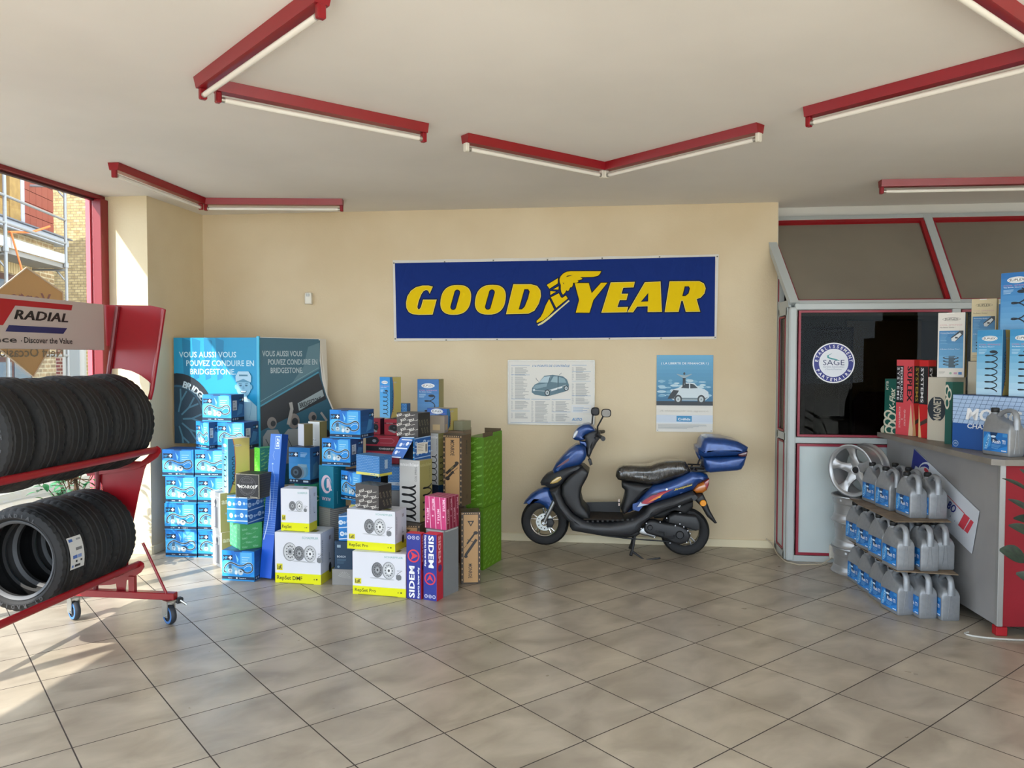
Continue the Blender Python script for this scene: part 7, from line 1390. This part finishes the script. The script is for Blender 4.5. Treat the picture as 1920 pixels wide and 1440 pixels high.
# ---------------------------------------------------------------- small tree by the shop window
def ficus():
    t = thing('potted_ficus', 'small green leafy tree by the shop window behind the tyre rack', 'potted plant', (-4.13, 5.58, 0))
    m = MB(); m.lathe([(0, 0), (.11, 0), (.15, .26), (.16, .27), (.14, .28), (.13, .25), (0, .25)], M('#7a4a33', .7), 28); m.build('pot', t)
    rg = random.Random(5); b = MB(); g = MB(); MB_ = M('#5e4630', .8); ML = noisy('ficus_leaf', '#1c5a34', '#3f8a56', 20, .4, 2)
    b.tube([(0, 0, .2), (.02, .01, .5), (0, .02, .8), (.01, 0, 1.05)], [.02, .017, .013, .006], MB_, 8)
    for i in range(42):
        a = rg.uniform(0, 2*pi); z = rg.uniform(.50, .95); r = rg.uniform(.12, .30); e = Vector((min(r*cos(a), .16) if cos(a) > 0 else max(r*cos(a), -.15), r*sin(a)*1.2, z+rg.uniform(-.06, .10))); b.tube([(0, 0, z-.08), e*.6+Vector((0, 0, .25*z)), e], [.006, .004, .003], MB_, 5)
        for k in range(9):
            c = e*(1-.08*k)+Vector((rg.uniform(-.05, .05), rg.uniform(-.06, .06), rg.uniform(-.05, .05)+.03*k*z*.2)); q = Vector((rg.uniform(-1, 1), rg.uniform(-1, 1), rg.uniform(-.9, .2))).normalized(); tp_ = c+q*.075
            if tp_.x > .2 or tp_.x < -.17: continue
            leaf(g, c, tp_, .026, ML, .006, 4)
    b.build('branches', t); g.build('foliage', t)
ficus()
# ================================================================ THE STREET BEYOND THE WINDOW
def CC(x, y, z=0.0):             # metres to the right of and in front of the camera, on its heading
    return Vector((x*cos(YAW)-y*sin(YAW), x*sin(YAW)+y*cos(YAW), z))
def brick(name, c1, c2, mortar, bw, rh, ms=.012, noise=True):
    m = bpy.data.materials.new(name); m.use_nodes = True; N, L = nodes(m); b = N['Principled BSDF']; b.inputs['Roughness'].default_value = .85
    tc = N.new('ShaderNodeTexCoord'); br = N.new('ShaderNodeTexBrick'); mp = N.new('ShaderNodeMapping'); mp.inputs['Rotation'].default_value = (radians(90), 0, 0)
    L.new(tc.outputs['Object'], mp.inputs[0]); L.new(mp.outputs[0], br.inputs['Vector']); br.inputs['Scale'].default_value = 1
    br.inputs['Brick Width'].default_value = bw; br.inputs['Row Height'].default_value = rh; br.inputs['Mortar Size'].default_value = ms; br.inputs['Color1'].default_value = lin(c1); br.inputs['Color2'].default_value = lin(c2); br.inputs['Mortar'].default_value = lin(mortar)
    n = N.new('ShaderNodeTexNoise'); n.inputs['Scale'].default_value = 9; n.inputs['Detail'].default_value = 6; L.new(mp.outputs[0], n.inputs['Vector']); r = N.new('ShaderNodeValToRGB'); r.color_ramp.elements[0].position = .35; r.color_ramp.elements[1].position = .65; r.color_ramp.elements[0].color = (.62, .58, .5, 1); L.new(n.outputs['Fac'], r.inputs[0])
    mx = N.new('ShaderNodeMix'); mx.data_type = 'RGBA'; mx.blend_type = 'MULTIPLY'; mx.inputs[0].default_value = .8 if noise else .3; L.new(br.outputs['Color'], mx.inputs[6]); L.new(r.outputs[0], mx.inputs[7]); L.new(mx.outputs[2], b.inputs['Base Color'])
    bp = N.new('ShaderNodeBump'); bp.inputs['Strength'].default_value = .6; bp.inputs['Distance'].default_value = .02; L.new(n.outputs['Fac'], bp.inputs['Height']); L.new(bp.outputs[0], b.inputs['Normal']); return m
m = MB(); m.box(-60, -4.6, -40, 60, -.2, -.06, noisy('street_concrete', '#6f6a60', '#807a6f', .8, .85, 6)); m.box(-4.6, 60, -40, -0.6, -.2, -.06, noisy('pavement_concrete', '#d6cfc2', '#e2dccf', .8, .85, 6)); tag(m.build('ground', smooth=False), kind='structure')
m = MB(); m.box(-7.4, -7.25, -10, 40, -.06, .04, M('#9a9488', .8)); tag(m.build('kerb', smooth=False), kind='structure')
m = MB(); m.box(-4.56, -4.44, -0.6, 2.9, 2.40, 3.2, M('#a51a24', .5)); tag(m.build('added_sun_board', smooth=False), kind='structure')  # unseen board added outside to cut off the sun on the floor
m = MB(); m.box(-4.55, -4.38, -0.6, 7.4, 3.28, 3.9, M('#b9a88a', .8)); tag(m.build('trim_4', smooth=False), kind='structure')
def house():
    a = CC(-8.17, 14.0); d = (CC(-.148, .989)-CC(0, 0)).normalized(); t = thing('brick_house', 'brown brick house with red roof tiles and a white ledge, behind the scaffold', 'building', a)
    t.rotation_euler = (0, 0, math.atan2(-d.y, -d.x)+pi)    # local x runs away from the viewer along the facade; facade at y = 0 faces -y
    BR = brick('brown_brick', '#8c7250', '#a3875f', '#b7a888', .22, .075); x0 = -6.0
    m = MB(); m.box(x0, 0, 0, 6, 0, 3.72, BR); m.build('wall', t, smooth=False)
    m = MB(); m.box(x0, .35, -.12, .3, 3.70, 3.83, M('#a9afb8', .5), c=.01); m.box(x0, .42, -.16, .3, 3.83, 3.85, M('#6b6f78', .5)); m.build('gutter_ledge', t, smooth=False)
    r = MB(); TI = M('#8a4436', .7); TI2 = M('#8c3a2e', .7); r.box(-1.15, 0, .02, .3, 3.84, 6.4, TI2)
    for k in range(12):
        for i in range(5): r.box(-1.15+.23*i, -1.15+.23*(i+1)-.008, -.01+.0, .05, 3.86+.2*k, 3.86+.2*k+.19, TI)
    r.build('roof_tiles', t, smooth=False)
    m = MB(); m.box(-1.27, -1.15, -.03, .2, 3.84, 6.4, M('#a9a9b2', .5)); m.build('white_edge_board', t, smooth=False)
    m = MB(); MO = noisy('raw_chipboard', '#8a6c3c', '#a08048', 8, .8, 4); m.box(-1.62, -1.27, -.02, .2, 3.84, 6.4, MO); m.box(-3.2, -1.6, .0, .25, 3.84, 4.15, MO); m.box(-3.2, -1.27, .0, .25, 5.9, 6.4, MO); m.build('timber_frame', t, smooth=False)
    m = MB(); m.box(-3.2, -1.6, .3, .4, 4.15, 4.9, M('#9fa4ab', .6)); m.box(-3.2, -1.6, .4, .5, 4.9, 5.9, M('#3c3d40', .6)); m.build('unfinished_opening', t, smooth=False)
    m = MB(); m.box(-6.0, -1.15, .3, 6.0, 3.84, 6.5, M('#8a5a4c', .8)); m.box(-1.15, 0, .3, 6.0, 3.84, 6.5, M('#8a5a4c', .8)); m.build('upper_storey', t, smooth=False)
    for z0, z1 in ((1.95, 3.0), (.9, 1.72)):
        m = MB(); m.box(-3.0, -.98, -.02, .1, z0, z1, M('#4a2c2a', .5)); w_ = m.build('window_frame', t, smooth=False)
        m = MB()
        for i in range(3): m.box(-2.92+.66*i, -2.92+.66*i+.56, -.03, -.02, z0+.08, z1-.1, M('#5d6a76', .1))
        m.build('pane', w_, smooth=False)
        m = MB(); 
        for i in range(26): m.box(-3.05+.082*i, -3.05+.082*i+.066, -.03, .02, z1+.02, z1+.19, M('#c2a878', .8))
        m.build('brick_lintel', w_, smooth=False)
house()
def gable():
    a = CC(-11.5, 16.4); b = CC(-3.0, 15.4); d = (b-a); L = d.length; t = thing('pale_brick_house', 'tall pale cream brick gable wall beyond the scaffold', 'building', a, math.atan2(d.y, d.x))
    m = MB(); m.box(0, L, 0, 5, 2.15, 9, brick('pale_rough_brick', '#c2b080', '#9f8c62', '#8a7c60', .13, .055, .008)); m.build('gable_wall', t, smooth=False)
    m = MB(); m.box(0, L, .02, 5, -.1, 2.15, brick('cream_brick', '#d0b87c', '#c4a968', '#d9cfb0', .21, .07, .012, False)); m.build('ground_floor', t, smooth=False)
    m = MB(); x = 2.15; m.box(x-.35, x+.12, -.02, .1, -.1, 2.1, brick('red_brick', '#8a4038', '#7a342e', '#b9a898', .21, .07, .012, False)); m.build('red_pier', t, smooth=False)
    m = MB(); m.box(x+.12, x+.60, -.05, .1, -.1, 2.1, M('#c9cbc9', .6)); m.box(x+.2, x+.5, -.06, -.05, .3, 1.9, M('#98a4ac', .2)); m.build('white_door', t, smooth=False)
    m = MB(); m.box(x+.83, x+.97, -.08, 0, -.1, 2.1, M('#b4bcc0', .5)); m.build('drain_pipe', t, smooth=False)
gable()
def scaffold():
    a = CC(-7.5, 13.2); d = CC(.148, -.989).normalized(); s = Vector((-d.y, d.x, 0)); s = s if s.dot(Vector((1, 0, 0))) < 0 else -s
    t = thing('scaffold', 'galvanised scaffold with rails and a plank deck in front of the brown brick house', 'scaffold', (0, 0, 0)); G = M('#8f9192', .45, .4)
    for i in range(3):
        for k in (0, .72):
            if k and i == 1: pass
            m = MB(); p = a+d*2.07*i+s*k; m.tube([(p.x, p.y, -.06), (p.x, p.y, 7)], .026, G, 10)
            for z in (2.0, 3.2, 4.45): m.tube([(p.x, p.y, z), (p.x, p.y, z+.08)], .042, G, 10)
            m.build('standard', t)
        for z in (2.62, 3.16, 4.55): m = MB(); p = a+d*2.07*i; q = p+s*.72; m.tube([(p.x, p.y, z), (q.x, q.y, z)], .022, G, 8); m.tube([(p.x, p.y, z-.2), ((p+s*.16).x, (p+s*.16).y, z)], .016, G, 6); m.tube([(q.x, q.y, z-.2), ((q-s*.16).x, (q-s*.16).y, z)], .016, G, 6); m.build('transom', t)
    for z in (3.99, 3.60, 2.55, 1.72):
        m = MB(); p = a; q = a+d*4.3; m.tube([(p.x, p.y, z), (q.x, q.y, z)], .022, G, 8); m.build('guard_rail', t)
    m = MB(); p, q = a+s*.04, a+d*4.2+s*.04; r = s*.62
    V = [(p.x, p.y, 3.19), (q.x, q.y, 3.19), ((q+r).x, (q+r).y, 3.19), ((p+r).x, (p+r).y, 3.19)]; m.add(V+[(x, y, 3.26) for x, y, z in V], [(0, 3, 2, 1), (4, 5, 6, 7), (0, 1, 5, 4), (1, 2, 6, 5), (2, 3, 7, 6), (3, 0, 4, 7)], M('#85827c', .6)); m.build('plank_deck', t, smooth=False)
    m = MB(); V = [((a+s*.03).x, (a+s*.03).y, z) for z in (3.27, 3.42)]+[((a+d*4.2+s*.03).x, (a+d*4.2+s*.03).y, z) for z in (3.42, 3.27)]; V2 = [(x-s.x*.02, y-s.y*.02, z) for x, y, z in V]; m.add(V+V2, [(0, 1, 2, 3), (7, 6, 5, 4), (0, 4, 5, 1), (1, 5, 6, 2), (2, 6, 7, 3), (3, 7, 4, 0)], M('#a9a8a4', .6)); m.build('toe_board', t, smooth=False)
    m = MB(); p = a+d*1.9; q = a+d*.55; m.tube([(p.x-.03, p.y, 3.50), ((p+q).x/2-.02, (p+q).y/2, 3.60), (q.x-.03, q.y, 3.80)], .018, M('#e0743a', .6), 6); m.tube([(p.x, p.y, 3.5), (p.x+.04, p.y+.1, 3.1), (p.x, p.y+.3, 2.7)], .014, M('#e0743a', .6), 6); m.build('orange_strap', t)
scaffold()
def diamond():
    t = thing('window_sign', 'tan diamond-shaped paper sign hanging in the shop window above the rack', 'sign', (0, 0, 0)); X = -4.325
    P = [atX(x, y, X) for x, y in ((49, 502), (117, 548), (118, 566), (118, 612), (62, 706), (20, 672), (-40, 625), (-40, 565), (-6, 546))]
    n = len(P); V = [(X, p.y, p.z) for p in P]+[(X-.004, p.y, p.z) for p in P]; m = MB(); m.add(V, [tuple(range(n)), tuple(reversed(range(n, 2*n)))]+[(i, n+i, n+(i+1) % n, (i+1) % n) for i in range(n)], M('#c49a68', .8)); m.build('board', t, smooth=False)
    m = MB(); pts = [Vector((X+.002, p.y, p.z)) for p in P]; m.tube(pts+[pts[0]], .006, M('#c9b39a', .6), 6); m.build('edge_tape', t)
    m = MB(); c = atX(60, 548, X); F = Face(m, (X+.001, c.y+.20, c.z-.085), (0, -1, 0), (0, 0, 1), 1, 1); F.n = Vector((1, 0, 0)); F.step = .0012
    F.text('Vente', 0, 0, .085, '#8a5a5c', w=.42, bold=.02); c = atX(60, 664, X); F.o = Vector((X+.001, c.y+.34, c.z-.02)); F.text('Neuf Occasion', 0, 0, .07, '#7d6a50', w=.72, bold=.02); m.build('sign_print', t, smooth=False)
diamond()
